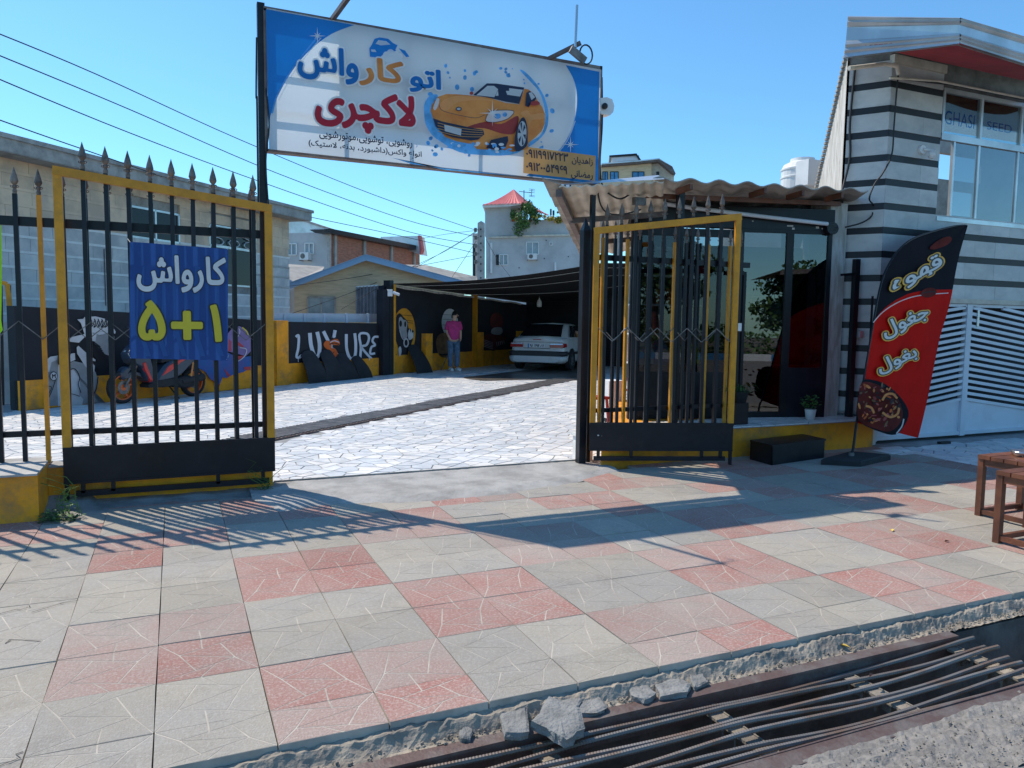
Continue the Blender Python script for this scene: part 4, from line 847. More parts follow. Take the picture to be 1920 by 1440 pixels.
mb = MB(); mb.bar(L(-.70, .1*SD_cam, .74), L(-.60, .13*SD_cam, .38), .03, .03); mb.build('shock_absorber', 'spale', sc)
# ================================================================ WHITE CAR
hdg = math.radians(44); CF = Vector((math.sin(hdg), math.cos(hdg), 0)); CR = Vector((CF.y, -CF.x, 0)); pc = onz(1014, 693); C0 = Vector((pc.x, pc.y, 0))-CF*.62+CR*.04
car = thing('parked_car', 'white sedan seen from behind, parked in the shade of the net', 'car', tuple(C0))
def K(x, y, z): q = C0+CF*x+CR*y; return Vector((q.x, q.y, z))
def cloft(mb, st, m=0, smooth=True, cap=True, closed=True):   # st: list of (x, [(y,z)...]) half rings mirrored
    n = len(st[0][1]); R = []
    for x, pr_ in st: R += [K(x if not callable(x) else x(y, z), y, z) for y, z in pr_]+[K(x if not callable(x) else x(y, z), -y, z) for y, z in pr_[::-1]]
    N = 2*n; k = len(st); mb.add(R, [(j*N+i, j*N+(i+1) % N, (j+1)*N+(i+1) % N, (j+1)*N+i) for j in range(k-1) for i in range(N)], m, smooth)
    if cap: mb.add(R[:N], [tuple(range(N))[::-1]], m); mb.add(R[-N:], [tuple(range(N))], m)
def low(x, hw, zt, zb=.22): return (x, [(0, zb), (hw*.86, zb), (hw*.97, zb+.08), (hw, .48), (hw*.99, .62), (hw*.95, zt-.06), (hw*.88, zt-.01), (0, zt+.015)])
mb = MB(); cloft(mb, [low(.06, .70, .90, .34), low(.10, .80, .955, .30), low(.25, .845, .985), low(.6, .86, 1.0), low(1.4, .87, .99), low(2.4, .875, .975), low(3.3, .865, .93), low(3.9, .84, .86), low(4.3, .76, .74), low(4.44, .6, .62, .3)]); mb.build('body', 'carw', car)
def gh(x, hw, zt, wt): return (x, [(0, .93), (hw, .93), (hw*.985, .99), (wt, zt-.05), (wt*.9, zt-.012), (0, zt+.01)])
mb = MB(); cloft(mb, [gh(.42, .74, 1.0, .7), gh(.78, .80, 1.28, .60), gh(1.12, .82, 1.40, .60), gh(1.7, .83, 1.42, .61), gh(2.2, .82, 1.39, .6), gh(2.75, .79, 1.14, .62), gh(3.1, .75, .96, .7)]); mb.build('cabin', 'carw', car)
M['cglass'] = mat('car_glass', (.010, .012, .016), .12, var=.05, spec=.35)
e_ = .012
mb2 = MB(); mb2.grid(lambda u, v: K(.42+.62*v-.032, (2*u-1)*(.66-.12*v), 1.02+.36*v+.015*math.sin(PI*u)+.035*math.sin(PI*v)), 8, 4); mb2.build('rear_window', 'cglass', car)
for s_ in (1, -1):
    yy = lambda z: s_*(.835-.235*(z-.98)/.42+.012)
    for q in ([(.98,1.0),(1.30,1.34),(1.62,1.35),(1.66,1.0)], [(1.72,1.0),(1.70,1.35),(2.22,1.33),(2.62,1.02)]):
        mb = MB(); mb.face([K(x, yy(z), z) for x, z in q]); mb.build('side_window', 'cglass', car)
    mb = MB(); mb.face([K(.74,yy(1.0),1.0), K(.93,yy(1.0),1.0), K(1.18,yy(1.3),1.3)]); mb.build('quarter_window', 'cglass', car)
    lp = MB(); 
    lp.add([K(.045, s_*.83, .70), K(.012, s_*.42, .70), K(.018, s_*.42, .82), K(.052, s_*.83, .83), K(.30, s_*.875, .72), K(.26, s_*.870, .82)], [(0,1,2,3), (0,3,5,4)]); lp = lp.build('tail_light', 'lens', car)
    mb = MB(); mb.face([K(.040, s_*.81, .79), K(.008, s_*.43, .79), K(.012, s_*.43, .815), K(.045, s_*.81, .82)]); mb.build('clear_strip', 'chrome', lp)
    mb = MB(); mb.bar(K(1.9, s_*.885, .88), K(2.05, s_*.885, .88), .02, .03); mb.build('door_handle', 'carblk', car)
    mb = MB(); mb.sphere(K(2.55, s_*.98, 1.02), (.10, .10, .07), 10); mb.build('wing_mirror', 'carw', car)
    mb = MB(); mb.bar(K(.35, s_*.885, .52), K(3.9, s_*.87, .52), .02, .08, upv=(0, 0, 1)); mb.build('side_moulding', 'carblk', car)
mb = MB(); cloft(mb, [(-.02, [(0,.44),(.66,.44),(.74,.48),(.75,.54),(.70,.57),(0,.58)]), (.02, [(0,.42),(.76,.42),(.85,.46),(.86,.56),(.80,.59),(0,.60)]), (.35, [(0,.42),(.84,.42),(.885,.46),(.89,.56),(.86,.59),(0,.60)])]); mb.build('bumper_strip', 'carblk', car)
mb = MB(); cloft(mb, [(-.04, [(0,.26),(.60,.26),(.70,.30),(.72,.40),(.66,.44),(0,.44)]), (.02, [(0,.24),(.74,.24),(.83,.30),(.85,.42),(.78,.45),(0,.45)]), (.40, [(0,.24),(.80,.24),(.87,.30),(.885,.42),(.86,.45),(0,.45)])]); mb.build('bumper', 'carw', car)
pp = MB(); pp.face([K(.028, -.27, .69), K(.028, .27, .69), K(.04, .27, .81), K(.04, -.27, .81)][::-1]); pp = pp.build('number_plate', 'white', car)
mb = MB(); text(mb, '۹۸ ۲۹۴ ۸۲', K(.022, -.20, .71), K(.022, .24, .71)-K(.022, -.20, .71), (0, 0, .08), .03, 0, fa=False); mb.build('plate_lettering', 'lblack', pp)
mb = MB(); mb.face([K(.024, -.27, .69), K(.024, -.235, .69), K(.036, -.235, .81), K(.036, -.27, .81)][::-1]); mb.build('plate_band', 'sblue', pp)
mb = MB(); mb.bar(K(.075, -.13, .93), K(.075, .13, .93), .02, .02); mb.build('brake_light', 'lens', car)
mb = MB(); mb.bar(K(.05, -.42, .675), K(.05, .42, .675), .01, .012); mb.bar(K(.05, -.80, .86), K(.05, .80, .86), .01, .008); mb.build('boot_seam', 'carblk', car)
for x in (.86, 3.55):
    for s_ in (1, -1):
        mb = MB(); n = 24; pr_ = [(.30, -.085), (.30, .085), (.27, .1), (.19, .1), (.19, -.1), (.27, -.1)]
        vs = [K(x+a*math.cos(2*PI*i/n), s_*.80+b, .30+a*math.sin(2*PI*i/n)) for a, b in pr_ for i in range(n)]
        mb.add(vs, [(j*n+i, j*n+(i+1) % n, ((j+1) % 6)*n+(i+1) % n, ((j+1) % 6)*n+i) for j in range(6) for i in range(n)], 0, True); ty = mb.build('tyre', 'rubber', car)
        mb = MB(); mb.add([K(x+.195*math.cos(2*PI*i/n), s_*.88, .30+.195*math.sin(2*PI*i/n)) for i in range(n)], [tuple(range(n))]); 
        for a in range(6): mb.bar(K(x, s_*.885, .3), K(x+.17*math.cos(a*PI/3), s_*.885, .3+.17*math.sin(a*PI/3)), .05, .015)
        mb.build('rim', 'chrome', ty)
        mb = MB(); mb.add([K(x+.35*math.cos(2*PI*i/n), s_*.879, .32+.35*math.sin(2*PI*i/n)) for i in range(n) if .32+.35*math.sin(2*PI*i/n) > .22], [tuple(range(sum(1 for i in range(n) if .32+.35*math.sin(2*PI*i/n) > .22)))]); mb.build('wheel_arch', 'carblk', car)
mb = MB(); cloft(mb, [(.5, [(0,.2),(.7,.2),(.7,.26),(0,.26)]), (4.0, [(0,.2),(.7,.2),(.7,.26),(0,.26)])]); mb.build('underbody', 'carblk', car)
# ================================================================ PEOPLE
def skinmesh(name, joints, edges, m, parent, lv=2, root=0):
    me = bpy.data.meshes.new(name); keys = list(joints); me.from_pydata([joints[k][0] for k in keys], [(keys.index(a), keys.index(b)) for a, b in edges], [])
    o = link(bpy.data.objects.new(name, me)); me.materials.append(M[m]); sk = o.modifiers.new('skin', 'SKIN'); sk.use_smooth_shade = True
    for i, k in enumerate(keys):
        r = joints[k][1]; me.skin_vertices[0].data[i].radius = r if isinstance(r, tuple) else (r, r); me.skin_vertices[0].data[i].use_root = (i == root)
    s_ = o.modifiers.new('sub', 'SUBSURF'); s_.levels = lv; s_.render_levels = lv; o.parent = parent
    dg = bpy.context.evaluated_depsgraph_get(); nm = bpy.data.meshes.new_from_object(o.evaluated_get(dg)); nm.name = name; o.modifiers.clear(); o.data = nm; return o
pm = onz(850, 695); man = thing('person', 'man in a pink shirt and jeans standing by the dark wall looking right', 'person', (pm.x, pm.y, .0), math.radians(-8))
ORG[man] = Vector((0, 0, 0))
E1 = lambda *a: list(zip(a, a[1:]))
# local: +x is picture right, -y is toward the camera
J = {'pelvis': ((0,0,.93),(.13,.10)), 'waist': ((0,0,1.08),(.12,.09)), 'chest': ((0,0,1.30),(.15,.10)), 'neckb': ((.01,0,1.44),(.07,.07)), 'neck': ((.02,-.005,1.50),(.052,.055)), 'head': ((.035,-.01,1.60),(.075,.09)), 'crown': ((.035,0,1.69),(.065,.075)),
 'shl': ((-.17,0,1.40),(.055,.055)), 'ell': ((-.20,.02,1.13),(.042,.042)), 'wrl': ((-.13,-.10,.93),(.03,.03)), 'hal': ((-.09,-.13,.88),(.028,.03)), 'shr': ((.17,0,1.40),(.055,.055)), 'elr': ((.21,.03,1.13),(.042,.042)), 'wrr': ((.20,-.04,.92),(.03,.03)), 'har': ((.17,-.06,.86),(.028,.03)),
 'hpl': ((-.09,0,.90),(.10,.10)), 'knl': ((-.085,-.02,.50),(.065,.065)), 'anl': ((-.09,.02,.10),(.045,.045)), 'tol': ((-.06,-.14,.035),(.04,.03)), 'hpr': ((.09,0,.90),(.10,.10)), 'knr': ((.10,-.02,.50),(.065,.065)), 'anr': ((.10,.02,.10),(.045,.045)), 'tor': ((.16,-.12,.035),(.04,.03))}
skinmesh('body', J, E1('pelvis','waist','chest','neckb','neck','head','crown')+E1('chest','shl','ell','wrl','hal')+E1('chest','shr','elr','wrr','har')+E1('pelvis','hpl','knl','anl','tol')+E1('pelvis','hpr','knr','anr','tor'), 'skin', man)
Jp = {'pelvis': ((0,0,.95),(.165,.125)), 'hpl': ((-.095,0,.84),(.11,.115)), 'knl': ((-.09,-.02,.48),(.088,.088)), 'anl': ((-.09,.01,.10),(.075,.075)), 'hpr': ((.095,0,.84),(.11,.115)), 'knr': ((.105,-.02,.48),(.088,.088)), 'anr': ((.105,.01,.10),(.075,.075))}
skinmesh('jeans', Jp, E1('pelvis','hpl','knl','anl')+E1('pelvis','hpr','knr','anr'), 'jeans', man)
Js = {'hip': ((0,0,.83),(.19,.145)), 'waist': ((0,0,1.08),(.18,.125)), 'chest': ((0,0,1.30),(.19,.13)), 'neckb': ((.01,0,1.42),(.10,.09)), 'col': ((.012,0,1.47),(.07,.07)), 'shl': ((-.175,0,1.38),(.085,.08)), 'ell': ((-.205,.02,1.17),(.08,.075)), 'shr': ((.175,0,1.38),(.085,.08)), 'elr': ((.215,.03,1.17),(.08,.075))}
skinmesh('shirt', Js, E1('hip','waist','chest','neckb','col')+E1('chest','shl','ell')+E1('chest','shr','elr'), 'pink', man)
mb = MB(); mb.grid(lambda u, v: (.028+.092*math.cos(2*PI*u)*math.sin(PI*v*.5), .025+.10*math.sin(2*PI*u)*math.sin(PI*v*.5), 1.63+.115*math.cos(PI*v*.5)-.075*(math.sin(2*PI*u) > -.2)*v-.02*v), 24, 6); mb.build('hair', 'hair', man)
mb = MB(); mb.lathe([(.0, -.01), (.016, 0), (.0, .03)], (.128, -.03, 1.60), 6); mb.build('nose', 'skin', man)
for s_ in (-1, 1): mb = MB(); mb.sphere((.085+.02*s_*0+(.03 if s_ > 0 else -.03), -.095, 1.625), (.012, .006, .006), 8); mb.build('eye', 'lblack', man)
mb = MB(); mb.sphere((.10, -.085, 1.575), (.025, .012, .006), 8); mb.build('mouth', 'sdred', man)
for a, b in (((-.09, .03), (-.06, -.17)), ((.105, .03), (.165, -.15))):
    mb = MB(); mb.tube([(a[0], a[1], .045), ((a[0]+b[0])/2, (a[1]+b[1])/2, .045), (b[0], b[1], .035)], [.052, .055, .04], 10); mb.build('shoe', 'white', man)
# bending helper by the car
pw = Vector((11.85, 21.0, 0)); man2 = thing('person', 'person in dark clothes bending over beside the white car, half hidden by the post', 'person', tuple(pw), math.radians(-30)); ORG[man2] = Vector((0, 0, 0))
J2 = {'pelvis': ((.05,.05,.88),(.15,.12)), 'waist': ((-.05,-.02,1.02),(.13,.10)), 'chest': ((-.22,-.08,1.14),(.15,.11)), 'neck': ((-.36,-.12,1.16),(.06,.06)), 'head': ((-.46,-.14,1.13),(.08,.085)), 'crown': ((-.53,-.15,1.10),(.06,.07)),
 'shl': ((-.26,-.26,1.10),(.06,.06)), 'ell': ((-.34,-.28,.85),(.042,.042)), 'hal': ((-.46,-.24,.66),(.032,.032)), 'shr': ((-.26,.1,1.12),(.06,.06)), 'elr': ((-.40,.12,.90),(.042,.042)), 'har': ((-.58,.10,.78),(.032,.032)),
 'hpl': ((.05,-.06,.82),(.10,.10)), 'knl': ((.0,-.10,.46),(.07,.07)), 'anl': ((.06,-.10,.08),(.05,.05)), 'tol': ((-.08,-.12,.035),(.045,.035)), 'hpr': ((.06,.15,.82),(.10,.10)), 'knr': ((.04,.18,.46),(.07,.07)), 'anr': ((.12,.20,.08),(.05,.05)), 'tor': ((-.02,.20,.035),(.045,.035))}
skinmesh('body', J2, E1('pelvis','waist','chest','neck','head','crown')+E1('chest','shl','ell','hal')+E1('chest','shr','elr','har')+E1('pelvis','hpl','knl','anl','tol')+E1('pelvis','hpr','knr','anr','tor'), 'skin', man2)
c3 = {k: (v[0], tuple(a*1.25 for a in v[1])) for k, v in J2.items()}
skinmesh('trousers', {k: c3[k] for k in ('pelvis','hpl','knl','anl','hpr','knr','anr')}, E1('pelvis','hpl','knl','anl')+E1('pelvis','hpr','knr','anr'), 'rubber', man2)
M['tan'] = mat('tan_cloth', (.36, .17, .06), .85, var=.2)
skinmesh('shirt', {k: c3[k] for k in ('pelvis','waist','chest','shl','ell','shr','elr')}, E1('pelvis','waist','chest','shl','ell')+E1('chest','shr','elr'), 'tan', man2)
mb = MB(); mb.sphere((-.50, -.145, 1.14), (.09, .095, .09), 10); mb.build('hair', 'hair', man2)
# folding chair with dark seat by the man
pch = onz(832, 693); chx = thing('folding_chair', 'grey metal folding chair standing just left of the man in pink', 'chair', (pch.x, pch.y, 0), math.radians(20)); ORG[chx] = Vector((0, 0, 0))
for x0, x1, y in ((-.25, .02, -.18), (-.25, .02, .18), (.25, -.02, -.18), (.25, -.02, .18)): mb = MB(); mb.bar((x0, y, 0), (x1, y, .46), .022); mb.build('leg', 'iron2', chx)
mb = MB(); mb.box(-.22, .22, -.2, .2, .44, .475); mb.build('seat', 'rubber', chx); mb = MB(); mb.box(-.2, .2, .19, .215, .5, .86); mb.build('backrest', 'wood', chx)
# ================================================================ SHADE NET
N0 = Vector((5.25, 19.95, 2.42)); N1 = Vector((10.1, 17.7, 2.90)); N1b = Vector((15.5, 15.2, 3.0)); N2 = Vector((11.4, 24.5, 2.12)); N3 = Vector((19.0, 21.0, 2.9))
def netf(u, v):
    a = N0*(1-u)+N1b*u; a.z = 2.42+.62*min(1, u*2.0)-.13*math.sin(PI*min(1, u*2.0))
    b = N2*(1-u)+N3*u; p = a*(1-v)+b*v; p.z -= (.16*math.sin(PI*v)+.03*math.sin(v*16+u*3)*math.sin(PI*v))*min(1, u*2.5); return p
nb = MB(); nb.grid(netf, 40, 30); nb.build('shade_net', 'net', label='large black shade net stretched over the far end of the yard', cat='shade net')
for i, (v0, lb) in enumerate(((.06, 'front pale cord running under the black shade net'), (.22, 'middle pale cord running under the black shade net'), (.45, 'rear pale cord running under the black shade net'))):
    mb = MB(); mb.tube([netf(u, v0)-Vector((0, 0, .03)) for u in np.linspace(0, 1, 40)], .006, 5); mb.build('cord', 'cord', label=lb, cat='cord')
mb = MB(); pj = netf(.30, .72); P = bk.un(1011, 568, 1.6); mb.lathe([(0, -.14), (.08, -.13), (.085, .0), (.06, .08), (.02, .12), (.02, .17), (0, .17)], tuple(P), 12); mb.tube([P+Vector((0, 0, .15)), P+Vector((0, 0, .6))], .004, 4); mb.build('plastic_jug', 'white', label='white plastic jug hanging in front of the dark shutter', cat='jug')
# ================================================================ KIOSK SHOP
so = lambda x, y, Y=7.1: ony(x, y, Y)
sill = thing('shop_plinth', 'mustard yellow plinth under the coffee shop front with a mosaic top', 'plinth', (5.9, 6.9, 0))
mb = MB(); mb.prism([(3.98,6.66,-.1),(7.86,6.66,-.1),(9.8,9.4,-.1),(6.1,9.7,-.1)], (0,0,.425)); mb.build('base', 'mustwall', sill)
mb = MB(); mb.prism([(3.97,6.645,.325),(7.87,6.645,.325),(8.4,7.4,.325),(4.5,7.4,.325)], (0,0,.008)); mb.build('bed', 'grout', sill)
add_paving(sill, crazy((3.98, 6.65), 0, 0, 3.9, 0, .8, .13, 9, lambda x, y: x < 7.86 and y < 7.3 and (x-4.0) > (y-6.66)*.7, 9, .01), 'marblec', .342)
sh_ = thing('coffee_shop', 'small black kiosk shop with glass front and wavy sheet roof', 'shop', (6, 7.1, .33))
YF = 7.05; PIV = Vector((7.4, 7.05, 0)); kp = Pl((7.4, 7.05), 106); rot_list = []
def fr(mb, x0, x1, z0, z1, d=.05, y=YF): mb.box(x0, x1, y-.02, y-.02+d, z0, z1)
X0, XA, XB, XC, XD = 4.88, 6.18, 6.28, 6.83, 7.42
mb = MB()
for a, b in ((X0, X0+.07), (XA-.02, XB), (XC, XC+.09), (XD-.05, XD)): fr(mb, a, b, .335, 2.64)
fr(mb, X0+.07, XA-.02, 2.53, 2.62); fr(mb, XB, XC, 2.60, 2.64); fr(mb, XC+.09, XD-.05, 2.60, 2.64); fr(mb, XB, XC, .335, .41); fr(mb, 5.10, 5.14, .98, 2.53); fr(mb, 5.6, 5.64, .98, 2.53)
mb.build('window_frame', 'blackp', sh_)
mb = MB(); fr(mb, X0-.02, XD+.02, 2.642, 2.90, .12); mb.build('fascia', 'blackp', sh_)
mb = MB(); fr(mb, X0+.07, XA-.02, .335, .90, .03); mb.build('lower_panel', 'blackp', sh_); mb = MB(); fr(mb, XC+.09, XD-.05, .335, .96, .03); mb.build('lower_panel', 'blackp', sh_)
mb = MB(); mb.box(XB, XC, YF, YF+.006, .41, 2.60); d_ = mb.build('door_glass', 'sglass', sh_)
mb = MB(); mb.box(XB+.0, XB+.035, YF-.045, YF-.022, .42, 2.12); mb.box(XA-.12, XB, YF-.05, YF-.022, 2.08, 2.13); mb.build('sliding_door_edge', 'blackp', sh_)
mb = MB(); mb.box(XC+.09, XD-.05, YF, YF+.006, .96, 2.60); mb.build('window_glass', 'sglass', sh_)
for a, b in ((X0+.07, 5.10), (5.14, 5.6), (5.64, XA-.02)): mb = MB(); mb.box(a, b, YF, YF+.006, .90, 2.53); mb.build('window_glass', 'dglass', sh_)
SDIR = Vector((math.sin(math.radians(35)), math.cos(math.radians(35)), 0))
mb = MB(); a = Vector((X0, YF, 0)); b = a+SDIR*3.2; o_ = Vector((.82, -.57, 0))*.06; e2 = Vector((XD, YF, 0)); f2 = e2+SDIR*3.2
for p, q, oo in ((a, b, o_), (f2, e2, -o_)): mb.add([(*p.xy,.33),(*q.xy,.33),(*(q+oo).xy,.33),(*(p+oo).xy,.33),(*p.xy,2.95),(*q.xy,2.7),(*(q+oo).xy,2.7),(*(p+oo).xy,2.95)], [(0,3,2,1),(4,5,6,7),(0,1,5,4),(1,2,6,5),(2,3,7,6),(3,0,4,7)])
mb.add([(*b.xy,.33),(*f2.xy,.33),(*f2.xy,2.7),(*b.xy,2.7)], [(0,1,2,3)])
mb.add([(X0,YF+.02,.336),(XD,YF+.02,.336),(f2.x,f2.y,.336),(b.x,b.y,.336)], [(0,1,2,3)])
mb.build('inner_wall', 'wwall', sh_)
# paint chips on the fascia
mb = MB()
for x, y, w_, h_ in ((1480,424,10,2),(1486,429,4,3),(1531,427,5,3),(1410,415,2,2),(1540,429,2,2)): p = kp.un(x, y); p.x = 7.4+(p-PIV).dot(kp.d); mb.box(p.x-w_*.004, p.x+w_*.004, YF-.0215, YF-.02, p.z-h_*.004, p.z+h_*.004)
mb.build('paint_chip', 'plaster', sh_)
# the whole front stands turned ten degrees from the pavement
rot_list += [sh_]
# gutter pipe
so7 = lambda x, y: kp.un(x, y, .09)
gp_ = thing('drain_pipe', 'grey plastic drain pipe running along the shop front under the roof', 'pipe', (5, 7, 2.7))
mb = MB(); pts = [so7(1157, 480), so7(1158, 395), so7(1163, 382), so7(1180, 373), so7(1300, 390), so7(1430, 406), so7(1552, 420)]; mb.tube(pts, .024, 10); mb.build('pipe', 'whitem', gp_)
mb = MB(); mb.tube([so7(1128, 470), so7(1128, 410), so7(1131, 403), so7(1160, 400)], .022, 8); mb.build('pipe', 'whitem', gp_)
t = thing('roof_post', 'black square post through the shop roof behind the right gate leaf', 'post', (5.1, 7.0, .34)); mb = MB(); p = so(1275, 350, 6.98); mb.box(p.x-.035, p.x+.035, 6.93, 7.0, .34, p.z); mb.build('pole', 'blackp', t)
# roof of wavy sheets
P0 = Vector((4.50, 6.64, 2.955)); P1 = Vector((7.52, 6.62, 3.07))
def wave(n_, amp, a, b, dirv, ln, drop, y0=0, th=.012):
    def f(o): return lambda u, v: a+(b-a)*u+dirv*(ln*v)+Vector((0, 0, -drop*v+amp*math.sin(2*PI*n_*u)+o))
    mb = MB(); g1, g2 = f(0), f(th); nn = int(n_*10); mb.grid(lambda u, v: g1(1-u, v), nn, 2); mb.grid(g2, nn, 2)
    mb.add([g1(i/nn, 0) for i in range(nn+1)]+[g2(i/nn, 0) for i in range(nn+1)], [(i, i+1, i+nn+2, i+nn+1) for i in range(nn)]); return mb
M['rsheet'] = mat('weathered_sheet', (.50, .47, .43), .85, var=.2, scale=2.5, bump=.4, col2=(.34, .32, .29), dirt=((.14, .13, .12), 5, .6)); rf = thing('shop_roof', 'wavy grey fibre cement sheet roof over the shop', 'roof', (6, 6.7, 2.9))
for k in range(4):
    a = P0+(P1-P0)*(k/4); b = P0+(P1-P0)*((k+1)/4)+Vector((.0, 0, .004)); a = a+Vector((0, .002*k, .006*(k % 2))); wave(2, .022, a, b, SDIR, 3.4, .06).build('roof_sheet', 'rsheet', rf)
mb = MB(); mb.bar(P0+Vector((.2, .42, -.09)), P1+Vector((0, .42, -.09)), .05, .05); mb.build('purlin', 'wood', rf)
for x in (5.0, 6.0, 6.55, 7.15):
    z = P0.z+(P1.z-P0.z)*(x-P0.x)/(P1.x-P0.x); mb = MB(); mb.bar((x, 6.66, z-.05), (x-.01, 6.9, z-.07), .035, .06); mb.build('rafter_end', 'wood', rf)
# awning left of the shop : cream corrugated underside on rusty beams
aw = thing('side_awning', 'cream corrugated awning on rusty beams hanging left of the shop', 'awning', (3.8, 7, 2.7))
a0 = ony(1048, 352, 6.62); a1 = Vector((4.62, 6.62, 2.93)); ADIR = Vector((math.sin(math.radians(35)), math.cos(math.radians(35)), 0))
wave(9, .010, a0, a1, ADIR, 3.3, .36).build('sheet', 'asbu', aw)
mb = MB(); dn = Vector((0, 0, -.05)); e0 = a0+ADIR*3.25+Vector((0, 0, -.36)); e1 = a1+ADIR*3.25+Vector((0, 0, -.36))
mb.bar(a0+dn, e0+dn, .06, .07); 
for t_ in (.30, .66): mb.bar(a0+(e0-a0)*t_+dn*1.6, a1+(e1-a1)*t_+dn*1.6, .045, .06)
mb.build('beam', 'rust', aw)
for k in range(9):
    t0, t1 = k/9, (k+1)/9+.02; o_ = Vector((-.17, -.02, 0)); mb = MB(); A0 = a0+(e0-a0)*t0; A1 = a0+(e0-a0)*t1; j = random.uniform(-.012, .012)
    mb.prism([A0+Vector((.02, 0, .03)), A1+Vector((.02, 0, .025)), A1+o_+Vector((0, 0, .012+j)), A0+o_*(1.15 if k == 0 else 1)+Vector((0, 0, .04+j+(.03 if k == 0 else 0)))], (0, 0, .012)); mb.build('edge_sheet', 'zincw' if 'zincw' in M else 'asb', aw)
mb = MB(); mb.add([tuple(a0+Vector((.06, -.02, .03))), tuple(a1+Vector((0, -.02, .03))), tuple(a1+Vector((0, .1, .09))), tuple(a0+Vector((.1, .1, .06)))], [(0,1,2,3)]); mb.build('ridge_sheet', 'zinc', aw)
t = thing('floodlight', 'small floodlight and bent wires under the awning corner', 'lamp', (4.2, 6.9, 2.7)); p = so(1200, 376, 6.95); mb = MB(); mb.box(p.x-.08, p.x+.06, 6.92, 6.98, p.z-.05, p.z+.03); mb.build('lamp_head', 'iron2', t)
# speaker
t = thing('speaker', 'round black mesh speaker at the right end of the shop front', 'speaker', (7.42, 7.0, 2.6)); p = so(1562, 428, 6.98)
mb = MB(); mb.add([(p.x+.085*math.cos(a)*1.1, p.y, p.z+.075*math.sin(a)) for a in np.linspace(0, 2*PI, 21)[:-1]], [tuple(range(20))]); mb.add([(p.x+.085*1.1*math.cos(a), p.y, p.z+.075*math.sin(a)) for a in np.linspace(0, 2*PI, 21)[:-1]]+[(p.x+.07*math.cos(a), p.y+.1, p.z+.06*math.sin(a)) for a in np.linspace(0, 2*PI, 21)[:-1]], [(i, (i+1) % 20, (i+1) % 20+20, i+20) for i in range(20)]); mb.build('housing', 'blackp', t)
mb = MB()
for i in range(-3, 4):
    for j in range(-3, 4):
        if i*i+j*j < 11: mb.sphere((p.x+i*.022+(j % 2)*.011, p.y-.002, p.z+j*.02), .005, 6)
mb.build('mesh_dot', 'iron2', t)
# whitewashed pillar and hanging pipes
mb = MB(); mb.box(7.42, 7.70, 7.08, 7.4, .334, 3.0); mb.build('shop_pillar', 'plaster', label='peeling whitewashed pillar between the shop and the striped building', cat='pillar')
t = thing('cable_bundle', 'dark cables hanging down at the joint of the shop and the pillar', 'cable', (7.4, 7.0, .4)); mb = MB()
for k, (xs_, r_) in enumerate((((7.40, 7.41, 7.39, 7.41), .014), ((7.43, 7.42, 7.44, 7.43), .009))): mb.tube(sm([(x, 7.05, z) for x, z in zip(xs_, (2.85, 2.0, 1.2, .36))], 6), r_, 6)
mb.build('cable', 'wire', t)
# goods inside
sf = thing('display_shelf', 'shelf of snack packets behind the shop window', 'shelf', (5.2, 7.5, .98)); mb = MB()
for z in (1.0, 1.36, 1.72, 2.08, 2.42): mb.box(4.97, 5.95, 7.30, 7.52, z-.02, z)
for x in (4.99, 5.4, 5.92): mb.box(x-.015, x+.015, 7.49, 7.52, .98, 2.5)
mb.build('rack', 'white', sf)
pc_ = [('mr', (.5, .05, .05)), ('lyel', 0), ('sblue', 0), ('leaf', 0), ('lwhite', 0), ('mo', 0), ('bannerl', 0), ('sred', 0)]; rp = random.Random(12); npk = 0
desc = {'mr': 'red', 'lyel': 'yellow', 'sblue': 'blue', 'leaf': 'green', 'lwhite': 'white', 'mo': 'orange', 'bannerl': 'dark blue', 'sred': 'crimson'}
for z in (1.0, 1.36, 1.72, 2.08):
    x = 5.02; npk = 0
    while x < 5.85:
        w_ = rp.uniform(.09, .16); h_ = rp.uniform(.16, .27); m = rp.choice(pc_)[0]
        if rp.random() < .8:
            mb = MB(); mb.add([(x,7.33,z),(x+w_,7.33,z),(x+w_,7.40,z),(x,7.40,z),(x+.01,7.31,z+h_*.5),(x+w_-.01,7.31,z+h_*.5),(x+w_-.01,7.42,z+h_*.5),(x+.01,7.42,z+h_*.5),(x,7.36,z+h_),(x+w_,7.36,z+h_),(x+w_,7.365,z+h_),(x,7.365,z+h_)], [(0,1,5,4),(4,5,9,8),(1,2,6,5),(5,6,10,9),(2,3,7,6),(6,7,11,10),(3,0,4,7),(7,4,8,11)]); 
            pk_ = mb.build('snack_packet', m, label='%s foil snack packet, %s from left on %s shelf in the rack' % (desc[m], ['first','second','third','fourth','fifth','sixth','seventh','eighth','ninth','tenth'][npk], ['bottom','second','third','top'][(1.0,1.36,1.72,2.08).index(z)]), cat='packet', group='snack packets on the shop rack'); npk += 1; rot_list.append(pk_)
        x += w_+rp.uniform(.01, .05)
for k, (x0, w_, h_, m, lb) in enumerate(((5.0, .24, .34, 'lwhite', 'large white sack standing low behind the left shop window'), (5.2, .24, .30, 'bannerl', 'blue sack standing low behind the middle shop window'), (5.64, .2, .24, 'lyel', 'yellow box standing low behind the shop window near the door'))):
    mb = MB(); mb.prism(sm([(x0, 7.2, .99), (x0+w_, 7.2, .99), (x0+w_*.9, 7.2, .99+h_*.7), (x0+w_*.55, 7.2, .99+h_), (x0+w_*.1, 7.2, .99+h_*.75)], 2, True), (0, .08, 0)); rot_list.append(mb.build('sack', m, label=lb, cat='sack'))
kc_ = MB().box(4.97, 7.35, 7.16, 7.6, .80, .975).build('shop_counter', 'wwall', label='dark counter running behind the shop windows', cat='counter')
